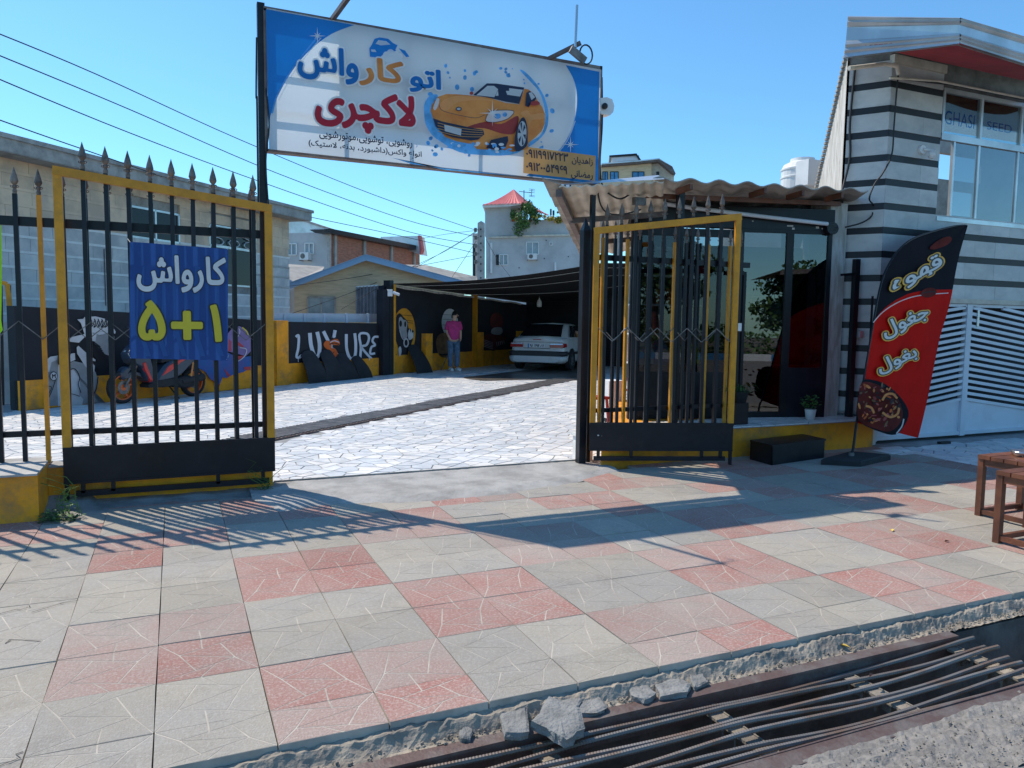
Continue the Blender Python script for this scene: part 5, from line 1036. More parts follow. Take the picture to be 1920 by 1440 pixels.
# coffee sign, picture
cs = thing('coffee_sign', 'small wooden framed board reading COFFEE hanging in the shop door', 'sign', tuple(so(1425, 565, 7.08)))
A = Art(lambda x, y, o=0: kp.un(x, y, -.012+o), (6.545, 1380, 400)); A.poly([(183,1018),(405,1018),(405,1148),(178,1148)], 'spale'); A.poly([(196,1030),(392,1032),(392,1136),(192,1136)], 'lblack'); A.text('COFFEE', (207,1080), (355,1080), (280,1100), (280,1062), 'lwhite', .03, fa=False)
A.stroke([(200,1018),(265,910),(310,890),(375,1018)], 6, 'spale', n=0); A.build(cs)
ps = thing('road_picture', 'printed picture of a winding grey road and green field in the shop door', 'picture', tuple(so(1425, 600, 7.12)))
A = Art(lambda x, y, o=0: kp.un(x, y, -.04+o), (6.545, 1380, 400)); A.poly([(155,1100),(555,1100),(550,1760),(150,1760)], 'mg'); A.poly([(380,1200),(440,1180),(380,1320),(420,1440),(500,1600),(550,1760),(300,1760),(310,1500)], 'leaf'); A.poly([(160,1240),(360,1250),(330,1500),(160,1520)], 'asb', 2); A.poly([(185,1200),(265,1200),(262,1260),(190,1260)], 'mo')
A.stroke([(548,1120),(520,1200),(430,1260),(385,1340),(430,1480),(520,1620),(548,1740)], 34, 'ml'); A.stroke([(470,1220),(420,1320),(470,1460),(540,1600)], 26, 'mg'); A.build(ps)
rot_list += [sf, kc_]
# plants
def spiky(P, n, ln, label, m='leaf'):
    P = Vector(P); r = random.Random(3); t = thing('spider_plant', label, 'plant', tuple(P)); mb = MB()
    for k in range(n):
        a = r.uniform(0, 2*PI); l = ln*r.uniform(.6, 1.1); d = Vector((math.cos(a), math.sin(a), 0)); q = Vector((-d.y, d.x, 0)); hh = r.uniform(.3, .9); pts = [P+d*(l*s_*.8)+Vector((0, 0, l*hh*(1.6*s_-1.5*s_*s_))) for s_ in (0, .25, .5, .75, 1)]; ws = (.006, .009, .008, .006, .001)
        mb.add([p-q*w_ for p, w_ in zip(pts, ws)]+[p+q*w_ for p, w_ in zip(pts, ws)], [(i, i+1, i+6, i+5) for i in range(4)], r.randrange(2))
    mb.build('leaves', [m, 'leafd'], t); return t
p = so(1384, 735, 6.86); t = spiky(p, 70, .30, 'spider plant with arching thin leaves on a black stand by the shop door')
mb = MB(); mb.lathe([(0, -.12), (.09, -.12), (.12, .0), (.125, .015), (.10, .015), (0, 0)], tuple(p), 14); mb.build('pot', 'rubber', t)
mb = MB(); mb.box(p.x-.10, p.x+.10, 6.79, 6.93, .345, p.z-.12); mb.build('stand', 'blackp', t)
p = so(1519, 783, 6.88); p.z = .345; t = thing('potted_plant', 'small bushy plant in a white pot on the shop plinth', 'plant', tuple(p))
mb = MB(); mb.lathe([(0, 0), (.052, 0), (.066, .12), (.070, .125), (.06, .125), (0, .11)], tuple(p), 16); mb.build('pot', 'white', t)
mb = MB(); r = random.Random(2)
for k in range(110):
    a = r.uniform(0, 2*PI); rr = .13*math.sqrt(r.random()); c = p+Vector((rr*math.cos(a), rr*.8*math.sin(a), .14+r.uniform(0, .14))); d = Vector((r.uniform(-1, 1), r.uniform(-1, 1), r.uniform(-.2, .8))).normalized(); q = d.cross(Vector((0, 0, 1))).normalized()*.016
    mb.face([c, c+d*.025+q, c+d*.055, c+d*.025-q], r.randrange(2))
mb.build('leaves', ['leafd', 'leaf'], t)
vn = thing('climbing_vine', 'thin green vine growing up inside the right shop window', 'plant', (7.3, 7.15, .4)); mb = MB(); r = random.Random(9)
vp = sm([(7.31+.02*math.sin(z*5), 7.15, z) for z in np.linspace(.45, 2.4, 8)], 4); mb.tube(vp, .006, 5, 1)
for q in vp:
    for _ in range(2): c = q+Vector((r.uniform(-.05, .05), 0, r.uniform(-.04, .04))); mb.face([c, c+Vector((.02, -.01, .02)), c+Vector((.045, 0, .0)), c+Vector((.02, .01, -.02))], 0)
mb.build('stem', ['leaf', 'wood'], vn); rot_list.append(vn)
RZ = math.radians(-16); RM = Matrix.Rotation(RZ, 3, 'Z')
for o in rot_list: o.location = PIV+RM@(Vector(o.location)-PIV); o.rotation_euler = (0, 0, RZ)
# clutter seen between gate post and shop
t = thing('red_stool', 'small red plastic stool standing in the yard behind the right gate leaf', 'stool', (*onz(1118, 800).xy, 0)); P = onz(1118, 800); mb = MB(); mb.box(P.x-.13, P.x+.13, P.y-.13, P.y+.13, .40, .44); mb.build('seat', 'red', t)
for a in (-1, 1):
    for b in (-1, 1): mb = MB(); mb.bar((P.x+a*.13, P.y+b*.13, 0), (P.x+a*.1, P.y+b*.1, .40), .03); mb.build('leg', 'red', t)
t = thing('wash_machine', 'white pressure washer cabinet behind the right gate leaf', 'machine', (*onz(1150, 790).xy, 0)); P = onz(1150, 790); mb = MB(); mb.box(P.x-.15, P.x+.12, P.y-.1, P.y+.2, .06, .62); mb.build('cabinet', 'white', t); mb = MB(); mb.box(P.x-.14, P.x+.11, P.y-.09, P.y+.19, 0, .06); mb.build('foot', 'rubber', t)
t = thing('orange_ladder', 'orange metal trestle behind the right gate leaf beside the shop corner', 'trestle', (*onz(1178, 795).xy, 0)); P = onz(1178, 795)
for a in (-.08, .06): mb = MB(); mb.bar((P.x+a, P.y, 0), (P.x+a*.3+.02, P.y+.1, .86), .03); mb.build('leg', 'mo', t)
mb = MB(); 
for z in (.25, .5, .75): mb.bar((P.x-.07, P.y+.05, z), (P.x+.06, P.y+.05, z), .025)
mb.build('rung', 'mo', t)
mb = MB(); P = onz(1122, 830); mb.tube([(P.x+.1*math.cos(a)*(1+.02*a), P.y+.12*math.sin(a), .02+.006*a) for a in np.linspace(0, 20, 90)], .010, 6); mb.build('hose', 'lyel', label='coiled yellow hose on the marble floor behind the right gate leaf', cat='hose')
mb = MB(); P = onz(1082, 858); mb.box(P.x-.10, P.x+.06, 7.0, 7.16, 0, .27); mb.box(P.x-.12, P.x+.08, 6.98, 7.18, .27, .30); mb.build('stone_block', 'marblec', label='small marble faced block at the inner side of the right gate post', cat='block')
# fixed fence right of the gate
fe2 = thing('iron_fence', 'fixed iron spear fence of black and mustard bars in front of the shop', 'fence', (5, 6.86, .34))
for i in range(13):
    x = 4.06+.150*i; MB().box(x-.015, x+.015, 6.845, 6.875, .345, 2.36).build('bar', 'must' if i in (0, 2, 6, 9, 11) else 'blackp', fe2)
    mb = MB(); finial(mb, x, 6.86, 2.36, 1.0); mb.build('spear_finial', 'iron', fe2)
for z, h in ((2.16, .06), (.56, .045)): MB().box(3.90, 6.02, 6.88, 6.91, z-h/2, z+h/2).build('rail', 'blackp', fe2)
mb = MB(); zigzag(mb, 4.06, 5.86, 1.30, 1.44, 6.84, 12); mb.build('zigzag_rod', 'iron2', fe2)
# gate post cap right end and box edge
# ================================================================ RIGHT BUILDING
rbp = Pl((8.0, 6.8), 90); Cb = Vector((8.0, 6.8, 0)); AD = Vector((-.57, .82, 0)).normalized(); AL = .47
rb_ = thing('striped_building', 'two storey building faced in grey marble with thin black stripes', 'building', (9.5, 7, 0))
# core walls with openings (garage and window)
def wallbox(mb, x0, x1, z0, z1, y0=6.83, y1=7.0): mb.box(x0, x1, y0, y1, z0, z1)
mb = MB(); wallbox(mb, 8.02, 8.93, 1.86, 4.9); wallbox(mb, 8.93, 14, 1.86, 2.84); wallbox(mb, 8.93, 14, 4.50, 4.9)
pA = Cb+AD*AL; nA = Vector((-AD.y, AD.x, 0)); nA = nA if nA.dot(CAM-Cb) > 0 else -nA
mb.add([(*(Cb-nA*.03).xy, 0), (*(pA-nA*.03).xy, 0), (*(pA-nA*.3).xy, 0), (*(Cb-nA*.3).xy, 0), (*(Cb-nA*.03).xy, 4.9), (*(pA-nA*.03).xy, 4.9), (*(pA-nA*.3).xy, 4.9), (*(Cb-nA*.3).xy, 4.9)], [(0,1,5,4),(1,2,6,5),(2,3,7,6),(3,0,4,7),(4,5,6,7)])
mb.build('wall', 'concd', rb_)
zs = [4.462-.2925*k for k in range(16)]            # heights of the black strips
rsb = random.Random(17)
def slabrow(x0, x1, z0, z1, first=0):
    x = x0
    while x < x1-.01:
        l = rsb.choice((.42, .55, .6)); xe = min(x1, x+l) if x1-x-l > .2 else x1
        MB().box(x+.0012, xe-.0012, 6.795+rsb.uniform(0, .002), 6.83, z0+.001, z1-.001).build('stone_slab', 'slab', rb_); x = xe
def Abox(mb, t0, t1, z0, z1, pr_=.03):
    a, b = Cb+AD*t0, Cb+AD*t1; mb.add([(*a.xy, z0), (*b.xy, z0), (*(b-nA*pr_).xy, z0), (*(a-nA*pr_).xy, z0), (*a.xy, z1), (*b.xy, z1), (*(b-nA*pr_).xy, z1), (*(a-nA*pr_).xy, z1)], [(0,1,5,4),(1,2,6,5),(2,3,7,6),(3,0,4,7),(4,5,6,7),(0,3,2,1)])
for k, z in enumerate(zs):
    zt = (zs[k-1]-.08) if k else 4.70; 
    if z < .1: break
    Rend = 8.93 if z > 2.80 else (14 if z > 1.8 else None)
    z0, z1 = z+.002, zt
    if Rend: slabrow(8.001, Rend, max(z0, 1.862) if z < 1.9 and z0 < 1.862 else z0, z1)
    mb = MB(); Abox(mb, 0, AL, z0, z1, .03); mb.build('stone_slab', 'slab', rb_)
    mb = MB(); Abox(mb, .001, AL, z-.08+.002, z, .022); 
    if Rend and z > 1.9: mb.box(8.0, Rend, 6.803, 6.825, z-.078, z)
    mb.build('black_strip', 'bstrip', rb_)
mb = MB(); Abox(mb, 0, AL, .335, zs[-1] if zs[-1] > .1 else .4); mb.build('stone_slab', 'slab', rb_)
mb = MB(); mb.box(7.88, 8.03, 6.76, 6.86, 0, .5); mb.build('corner_foot', 'slab', rb_)
mb = MB(); mb.box(8.0, 8.93, 6.76, 6.83, 4.66, 4.76); mb.box(8.0, 14, 6.77, 6.86, 1.80, 1.862); mb.build('ledge', 'asbu', rb_)
# side wall, bright plaster
sd = Vector((math.sin(math.radians(35)), math.cos(math.radians(35)), 0)); mb = MB(); q0 = pA+Vector((-.02, .02, 0)); q1 = q0+sd*3.0
mb.add([(*q0.xy, 2.5), (*q1.xy, 2.5), (*(q1+Vector((.25, -.17, 0))).xy, 2.5), (*(q0+Vector((.25, -.17, 0))).xy, 2.5), (*q0.xy, 4.88), (*(q0+sd*1.15).xy, 3.86), (*(q0+sd*1.15+Vector((.25, -.17, 0))).xy, 3.86), (*(q0+Vector((.25, -.17, 0))).xy, 4.88), (*q1.xy, 2.55), (*(q1+Vector((.25, -.17, 0))).xy, 2.55)], [(0,4,5,8,1),(3,2,9,6,7),(4,7,6,5),(5,6,9,8)])
mb.build('side_wall', 'plaster', rb_)
mb = MB(); 
for i in range(38): t_ = i/38*1.9; z = 4.90-.888*t_; q = q0+sd*t_+Vector((-.03, .02, 0)); mb.bar((q.x, q.y, z-.02), (q.x+.3, q.y-.2, z-.01), .10, .03)
mb.build('roof_edge', 'asb', rb_)
mb = MB(); mb.tube(sm([(7.75, 7.12, 4.7), (7.72, 7.13, 4.0), (7.74, 7.12, 3.6), (7.66, 7.12, 3.25), (7.5, 7.0, 3.12)], 6), .015, 6)
mb.tube(sm([ony(x, y, 6.76) for x, y in ((1684,142),(1680,185),(1676,240),(1672,290),(1655,325),(1640,345),(1630,372))]+[ony(x, y, 6.9) for x, y in ((1637,385),(1634,405),(1615,418),(1585,426))], 5), .010, 6)
mb.tube([ony(x, y, 6.74) for x, y in ((1668,145),(1780,158),(1840,170),(1925,188))], .012, 6); mb.build('cable', 'wire', rb_)
mb = MB(); mb.tube([ony(x, y, 6.72) for x, y in ((1592,128),(1660,120),(1682,124),(1685,140))], .026, 8); mb.tube([ony(x, y, 6.70) for x, y in ((1668,146),(1760,152),(1925,185))], .014, 6); mb.build('conduit', 'asbu', rb_)
# roof fascia and soffit
f0, f0b = ony(1590, 30, 6.62), ony(1583, 108, 6.62); f1, f1b = ony(1800, 33, 5.75), ony(1799, 82, 5.75); f2, f2b = ony(1990, 88, 5.75), ony(1990, 142, 5.75)
cn = thing('roof_canopy', 'projecting zinc faced canopy with a dark red soffit over the striped building', 'canopy', tuple(f1b))
def fas(a, ab, b, bb, n_, m):
    nrm = (b-a).cross(Vector((0, 0, 1))).normalized(); nrm = nrm if nrm.dot(CAM-a) > 0 else -nrm
    prof = [(0, 0), (.04, .02), (.10, .0), (.16, .02), (.24, .0), (.26, -.012), (.58, -.012), (.62, .004), (.70, .02), (.76, .0), (.84, .02), (.90, .0), (1, .012)]
    mb = MB(); vs = [a+(ab-a)*t+nrm*o for t, o in prof]+[b+(bb-b)*t+nrm*o for t, o in prof]; k = len(prof); mb.add(vs, [(i, i+1, k+i+1, k+i) for i in range(k-1)])
    mb.face([a-nrm*.04, b-nrm*.04, bb-nrm*.04, ab-nrm*.04]); mb.face([a, b, b-nrm*.04, a-nrm*.04]); mb.build('fascia', m, cn)
fas(f0, f0b, f1, f1b, 3, 'zinc'); fas(f1, f1b, f2, f2b, 3, 'zinc')
w0 = ony(1672, 105, 6.84); w0 = Vector((8.0, 6.84, 4.72)); zS = lambda p: p
ns = 20
for k in range(ns):                          # soffit boards run along the street
    t0, t1 = k/ns, (k+1)/ns-.006
    A0 = f1b.lerp(f0b, t0*.82); A1 = f1b.lerp(f0b, t1*.82); y0, y1 = A0.y, A1.y
    mb = MB(); z0 = A0.z+.012+.10*t0; z1 = A1.z+.012+.10*t1; mb.add([(A0.x, y0, z0), (14, y0, z0), (14, y1, z1-.008), (A1.x, y1, z1-.008), (A0.x, y0, z0+.012), (14, y0, z0+.012), (14, y1, z1+.004), (A1.x, y1, z1+.004)], [(0,1,2,3),(4,7,6,5),(0,4,5,1),(3,2,6,7),(0,3,7,4)]); mb.build('soffit_board', 'red', cn)
mb = MB(); mb.add([tuple(f0), tuple(f1), tuple(f2), (14, 7.4, 5.0), (8.0, 7.4, 5.0)], [(0,1,2,3,4)]); mb.build('roof_sheet', 'zinc', cn)
# upper window
wn = thing('shop_window', 'aluminium sliding window with a seed shop banner above it, upper storey', 'window', (10, 6.8, 2.87)); W0 = 8.935
wx = [ony(x, y, 6.8).x for x, y in ((1760,300),(1792,330),(1818,330),(1880,340),(1918,345))]
mb = MB()
for x in (W0+.02, 9.68, 10.50, 11.4): mb.box(x-.02, x+.02, 6.79, 6.85, 3.93, 4.47)
for x in (W0+.27, W0+.75, 10.48, 11.05, 11.7): mb.box(x-.018, x+.018, 6.80, 6.84, 2.90, 3.86)
for z0, z1 in ((3.86, 3.94), (2.845, 2.90), (4.45, 4.50)): mb.box(W0, 14, 6.785, 6.85, z0, z1)
mb.build('window_frame', 'zinc', wn)
M['upglass'] = glass('upper_glass', (.45, .50, .52), .22)
for a, b in ((W0+.29, W0+.73), (W0+.77, 10.46), (10.5, 11.03), (11.07, 11.68)): MB().box(a, b, 6.815, 6.82, 2.90, 3.86).build('pane', 'upglass', wn)
for a, b in ((W0+.04, 9.66), (9.70, 10.48), (10.52, 11.38)): MB().box(a, b, 6.815, 6.82, 3.94, 4.45).build('pane', 'glass', wn)
br_ = thing('seed_banner', 'white and brown shop banner with spaced capital letters behind the upper panes', 'banner', (10, 6.86, 3.95)); A = Art(Pl((0, 6.87), 90).un, (4.8, 1700, 120))
A.poly([(310,340),(310,600),(1200,740),(1200,190),(330,120)], 'lwhite'); A.poly([(330,190),(600,230),(900,330),(1200,400),(1200,300),(1100,380),(900,455),(700,440),(520,400),(380,350),(310,325)], 'mbr', 2); A.poly([(345,200),(520,210),(575,310),(350,265)], 'mk', 2)
A.poly([(620,290),(660,250),(695,300),(680,345),(630,335)], 'mk', 2); A.text('AGHASI', (270,480), (610,540), (430,555), (430,430), 'sblue', .0, fa=False); A.text('SEED', (722,560), (945,610), (820,605), (820,530), 'sblue', .0, fa=False); A.build(br_)
bw = MB(); o1 = ony(1752, 284, 9.6), ony(1838, 345, 9.6); o2 = ony(1784, 356, 9.6), ony(1828, 408, 9.6)
bw.box(10.3, 16, 9.6, 9.7, o1[0].z, 4.9); bw.box(10.3, o1[0].x, 9.6, 9.7, 1.9, o1[0].z); bw.box(o1[1].x, 16, 9.6, 9.7, 1.9, o1[0].z); bw.box(o1[0].x, o1[1].x, 9.6, 9.7, o2[0].z, o1[1].z); bw.box(o1[0].x, o2[0].x, 9.6, 9.7, 1.9, o2[0].z); bw.box(o2[1].x, o1[1].x, 9.6, 9.7, 1.9, o2[0].z); bw.box(o2[0].x, o2[1].x, 9.6, 9.7, 1.9, o2[1].z)
bw.build('back_wall', 'asb', rb_); MB().box(9.0, 14, 7.05, 9.0, 2.76, 2.83).build('floor_slab', 'wwall', rb_)
t = thing('wall_lamp', 'white round wall lamp with a bulb beside the upper window', 'lamp', tuple(ony(1735, 282, 6.75))); p = ony(1728, 281, 6.79); mb = MB(); mb.tube([(p.x, 6.795, p.z), (p.x, 6.765, p.z)], .055, 14); mb.tube([p+Vector((0, -.03, 0)), p+Vector((.11, -.10, -.02))], .018, 8); mb.build('mount', 'white', t)
p = ony(1747, 290, 6.68); mb = MB(); mb.sphere(p, (.045, .045, .055), 12); mb.build('bulb', 'lwhite', t)
# garage gate
gg = thing('garage_gate', 'white sheet steel double gate with slanted slats under the striped facade', 'gate', (9.8, 6.8, 0))
gx = [8.04, 9.69, 11.4]; slat_n = 15
mb = MB()
for x, w_ in ((8.06, .05), (9.69, .10), (11.42, .08)): mb.box(x-w_/2, x+w_/2, 6.79, 6.86, .03, 1.795)
for a, b in ((8.085, 9.64), (9.74, 11.38)): mb.box(a, b, 6.80, 6.85, 1.755, 1.795); mb.box(a, b, 6.80, 6.85, .04, .085)
mb.build('frame', 'whitem', gg)
def zsl(x): return .40+.20*((9.69-x)/1.65 if x < 9.69 else (x-9.69)/1.65)*-1+.16
zc = lambda x: .50-(.22*abs(9.69-x)/1.65) if x < 9.69 else .50-.22*abs(9.69-x)/1.65
for a, b in ((8.085, 9.64), (9.74, 11.38)):
    mb = MB(); mb.add([(a,6.83,.085),(b,6.83,.085),(b,6.83,zc(b)+.03),(a,6.83,zc(a)+.03)], [(0,1,2,3)]); mb.bar((a,6.825,zc(a)+.03), (b,6.825,zc(b)+.03), .04, .04, upv=(0,0,1)); mb.build('lower_panel', 'whitem', gg)
    for k in range(1, 19):
        dz = .082*k; za, zb = zc(a)+.03+dz, zc(b)+.03+dz; A_, B_2 = (a, za), (b, zb)
        if max(za, zb) > 1.75:
            if min(za, zb) > 1.74: continue
            t_ = (1.75-min(za, zb))/(max(za, zb)-min(za, zb))
            if za > zb: A_ = (b+(a-b)*t_, 1.75)
            else: B_2 = (a+(b-a)*t_, 1.75)
        mb = MB(); mb.bar((A_[0], 6.815, A_[1]), (B_2[0], 6.815, B_2[1]), .03, .040, upv=(0, 0, 1)); mb.build('slat', 'whitem', gg)
mb = MB(); mb.box(9.84, 9.88, 6.785, 6.80, 1.50, 1.72); mb.build('bolt', 'zinc', gg)
MB().box(8.02, 13.5, 7.4, 7.5, 0, 1.9).build('garage_interior', 'wwall', rb_); MB().box(7.95, 8.02, 6.85, 7.5, 0, 1.86).build('garage_side', 'wwall', rb_); MB().box(8.02, 13.5, 6.9, 7.5, 1.87, 1.95).build('garage_ceiling', 'wwall', rb_)
# black gate stump with arms in front of face A
t = thing('folded_post', 'black steel post with short arms standing before the marble corner', 'post', (7.62, 6.95, .34)); p = ony(1606, 486, 6.95); q = ony(1598, 782, 6.95)
mb = MB(); mb.box(p.x-.035, p.x+.04, 6.92, 6.98, .345, p.z); mb.build('pole', 'blackp', t); mb = MB(); mb.bar((p.x, 6.95, p.z-.18), (p.x-.22, 6.97, p.z-.20), .03, .03); mb.build('arm', 'blackp', t)
mb = MB(); r1 = ony(1614, 625, 6.9); mb.box(r1.x-.025, r1.x+.03, 6.89, 6.92, r1.z-.05, r1.z+.03); mb.build('padlock', 'zinc', t)
# ================================================================ FEATHER FLAG, STEP, STOOLS
fl = thing('feather_flag', 'red and black feather flag with Persian coffee lettering and a bowl of food', 'flag', (6.76, 6.0, 0))
fp = Pl((6.76, 6.0), 76); Lf = [(1607,793),(1616,740),(1626,680),(1638,610),(1650,545),(1663,505),(1685,470),(1712,448),(1750,434),(1790,424),(1814,422)]
Rt = [(1722,821),(1730,785),(1741,735),(1753,680),(1764,630),(1775,590),(1783,555),(1790,520),(1798,485),(1807,450),(1814,423)]
Lp = sm([fp.un(*q) for q in Lf], 4); Rp = sm([fp.un(*q) for q in Rt], 4)
def ff(u, v):
    i = v*(len(Lp)-1); k = min(int(i), len(Lp)-2); a = Lp[k].lerp(Lp[k+1], i-k); b = Rp[k].lerp(Rp[k+1], i-k); p = a.lerp(b, u)
    return p+fp.n*(.012*math.sin(v*9+u*5)*math.sin(PI*min(1, u))+.006*math.sin(u*12+v*14))
M['fbean'] = mat('flag_bean', (.13, .018, .014), .85, var=.3, spec=.15)
FU = lambda x, y, o=0: fp.un(x, y, .022+o)
M['fblack'] = mat('flag_black', (.010, .010, .016), .85, var=.1, spec=.15, trans=.1); M['fred'] = mat('flag_red', (.80, .014, .008), .85, var=.06, spec=.15, trans=.3)
# the cloth is split along the white curve into a black top and a red bottom
mid = [(1637,604),(1655,580),(1680,562),(1705,550),(1730,545),(1760,543),(1785,543)]
def redside(p):
    x, y = proj(p); return y > np.interp(x, [q[0] for q in mid], [q[1] for q in mid])
nu, nv = 16, 60; vm = []
for i in range(nu+1):
    lo_, hi_ = 0.0, 1.0
    for _ in range(14):
        m_ = (lo_+hi_)/2
        if redside(ff(i/nu, m_)): lo_ = m_
        else: hi_ = m_
    vm.append(lo_)
cl = MB(); vmi = lambda u: float(np.interp(u, [i/nu for i in range(nu+1)], vm))
cl.grid(lambda u, v: ff(u, vmi(u)*v), nu, 34, 1); cl.grid(lambda u, v: ff(u, vmi(u)+(1-vmi(u))*v), nu, 24, 0)
cl.build('cloth', ['fblack', 'fred'], fl)
A = Art(FU, (2.88, 1540, 400)); A.k = 0
A.stroke([(280,590),(330,535),(400,488),(480,455),(560,440),(686,430)], 5, 'lwhite')
A.poly(ell(580,428,44,26,16,-.2), 'fbean'); A.stroke([(540,432),(580,424),(622,424)], 5, 'mk'); A.poly([(585,185),(640,140),(690,125),(705,140),(680,170),(610,195)], 'fbean', 3)
for txt, bl, br, tl in (('قهوه', (402,442), (668,300), (362,352)), ('جغول', (350,690), (592,572), (312,600)), ('بغول', (322,880), (528,788), (288,800))):
    for m, o in (('spale2', .135), ('lblack', .08), ('lwhite', .022)): A.text3(txt, bl, br, tl, m, o)
M['spale2'] = mat('flag_gold', (.90, .45, .04), .6, var=.05)
A.poly([(222,905),(280,900),(350,925),(420,985),(465,1050),(470,1100),(440,1160),(400,1195),(330,1185),(200,1120),(196,1000)], 'fblack', 3)
A.poly([(218,915),(290,920),(370,965),(425,1030),(440,1090),(420,1140),(370,1178),(300,1165),(200,1115),(200,990)], 'fbean', 3)
r = random.Random(5)
for _ in range(120):
    x, y = r.uniform(205, 430), r.uniform(925, 1170)
    if ((x-270)/165)**2+((y-1055)/135)**2 < 1 and y < 1120+(x-200)*.3: A.poly(ell(x, y, r.uniform(5, 20), r.uniform(3, 8), 8, r.uniform(0, 3)), r.choice(['mo', 'mk', 'fbean', 'sorange', 'red', 'mbr', 'mk']), lift=.0012*A.k+.0003+.0004*r.random())
for q in ([(330,1010),(350,980),(385,975),(410,1000)], [(330,1075),(370,1100),(410,1085),(420,1050)], [(240,1040),(270,1050),(285,1080)]): A.stroke(q, 12, 'sorange')
A.stroke([(405,1190),(435,1150),(445,1110)], 7, 'lwhite'); A.build(fl)
mb = MB(); pole = [Vector((6.765, 6.0, .05)), fp.un(1600, 840), fp.un(1605, 800)]+[p+fp.n*-.008 for p in Lp]; mb.tube(pole, [.014]*3+[.011]*(len(Lp)-1)+[.006], 8); mb.build('pole', 'blackp', fl)
mb = MB(); B1 = [(6.30, 5.98), (6.62, 5.74), (7.28, 5.92), (7.02, 6.24)]; cB = (6.8, 5.97)
for s0, s1, z0, z1 in ((1, 1, .002, .05), (1, .93, .05, .066)):
    mb.add([(cB[0]+(x-cB[0])*s0, cB[1]+(y-cB[1])*s0, z0) for x, y in B1]+[(cB[0]+(x-cB[0])*s1, cB[1]+(y-cB[1])*s1, z1) for x, y in B1], [(4,5,6,7)]+[(i, (i+1) % 4, (i+1) % 4+4, i+4) for i in range(4)])
mb.build('base', 'rubber', fl); mb = MB(); mb.tube([(6.765, 6.0, .06), (6.765, 6.0, .10)], .03, 10); mb.build('socket', 'iron2', fl)
st = thing('step_box', 'worn black wooden step box in front of the shop plinth', 'step', (6.2, 6.3, 0)); S0, S1, S2 = Vector((5.79, 6.50, 0)), Vector((5.76, 6.13, 0)), Vector((6.66, 6.28, 0)); S3 = S2+(S0-S1)
mb = MB(); hgt = .215; mb.prism([S1, S2, S2+Vector((0, 0, hgt-.02)), S1+Vector((0, 0, hgt-.02))], (S0-S1).normalized()*.02); mb.prism([S1, S0, S0+Vector((0, 0, hgt-.02)), S1+Vector((0, 0, hgt-.02))], (S2-S1).normalized()*.02); mb.prism([S3, S0, S0+Vector((0, 0, hgt-.02)), S3+Vector((0, 0, hgt-.02))], (S1-S0).normalized()*.02); mb.build('side_board', 'blackp', st)
for k in range(3): a = S1.lerp(S0, k/3+.005)+Vector((-.01, -.01, hgt-.018)); b = S2.lerp(S3, k/3+.005)+Vector((.01, -.01, hgt-.018)); c = S2.lerp(S3, (k+1)/3-.005)+Vector((.01, 0, hgt-.018)); d = S1.lerp(S0, (k+1)/3-.005)+Vector((-.01, 0, hgt-.018)); mb = MB(); mb.prism([a, b, c, d], (0, 0, .02)); mb.build('top_board', 'blackp', st)
def stool(P, ang, label, h=.50, L_=.55, W_=.42):
    t = thing('wooden_stool', label, 'stool', (P[0], P[1], 0), ang, 'brown wooden stools on the pavement'); ORG[t] = Vector((0, 0, 0)); e = .045
    for a in (0, 1):
        for b in (0, 1): MB().box(a*(L_-e), a*(L_-e)+e, -b*(W_-e)-e, -b*(W_-e), 0, h-.03).build('leg', 'wood', t)
    mb = MB()
    for b in (0, 1): y = -b*(W_-e)-e+.008; mb.box(e, L_-e, y, y+.03, .02, .055); mb.box(e, L_-e, y, y+.03, h-.085, h-.032)
    for a in (0, 1): x = a*(L_-e)+.008; mb.box(x, x+.03, -W_+e, -e, .02, .055); mb.box(x, x+.03, -W_+e, -e, h-.085, h-.032)
    mb.build('rail', 'wood', t)
    for k in range(4): y0 = -W_*(k+1)/4+.004; MB().box(-.01, L_+.01, y0, y0+W_/4-.008, h-.03, h+random.uniform(-.001, .001)).build('top_board', 'wood', t)
    return t
stool((5.19, 3.37), 0, 'nearer brown wooden stool at the right edge, its legs closest to the camera', .51)
stool((5.80, 3.92), 0, 'farther brown wooden stool at the right edge, behind the nearer one', .49)
mb = MB(); p = ony(1912, 835, 3.75); mb.lathe([(0, 0), (.06, 0), (.075, .03), (.07, .045), (.055, .02), (0, .012)], (p.x+.03, p.y, .49), 14); mb.build('ashtray', 'chrome', label='metal ashtray on the farther stool', cat='ashtray')
mb = MB(); p = onz(1770, 832, .0); mb.box(p.x-.09, p.x+.09, p.y-.03, p.y+.03, .0, .03); mb.build('flip_flop', 'rubber', label='dark scrap lying before the white garage gate', cat='scrap')
# ================================================================ LEFT STONE BUILDING
hp = Pl((-3.3, 17.9), 42); hl = thing('stone_building', 'long low building in banded grey and beige stone behind the left wall', 'building', (0, 20, 0))
def hpt(x, y, off=0): return hp.un(x, y, off)
def hz(s, z, off=0): p = hp.P+hp.d*s+hp.n*off; return Vector((p.x, p.y, z))
s_of = lambda p: (p-hp.P).dot(hp.d)
sR = s_of(hpt(552, 400)); sL = -2.0
mb = MB(); v = [hz(sL, 0, -.05), hz(sR-.3, 0, -.05), hz(sR-.3, 4.55, -.05), hz(sL, 4.55, -.05)]; mb.prism(v, hp.n*-6); mb.build('wall', 'asb', hl)
M['sa'] = mat('grey_stone', (.72, .67, .62), .7, scale=1.7, col2=(.52, .50, .48), var=.14); M['sb'] = mat('beige_stone', (.80, .58, .40), .8, scale=2, col2=(.60, .45, .33), var=.14); M['sc'] = mat('light_band', (.86, .82, .76), .7, var=.06)
wins = []
for (x0, y0, x1, y1) in ((243,385,338,447), (392,412,482,545)):
    a, b = hpt(x0, y0), hpt(x1, y1); wins.append((s_of(a), s_of(b)))
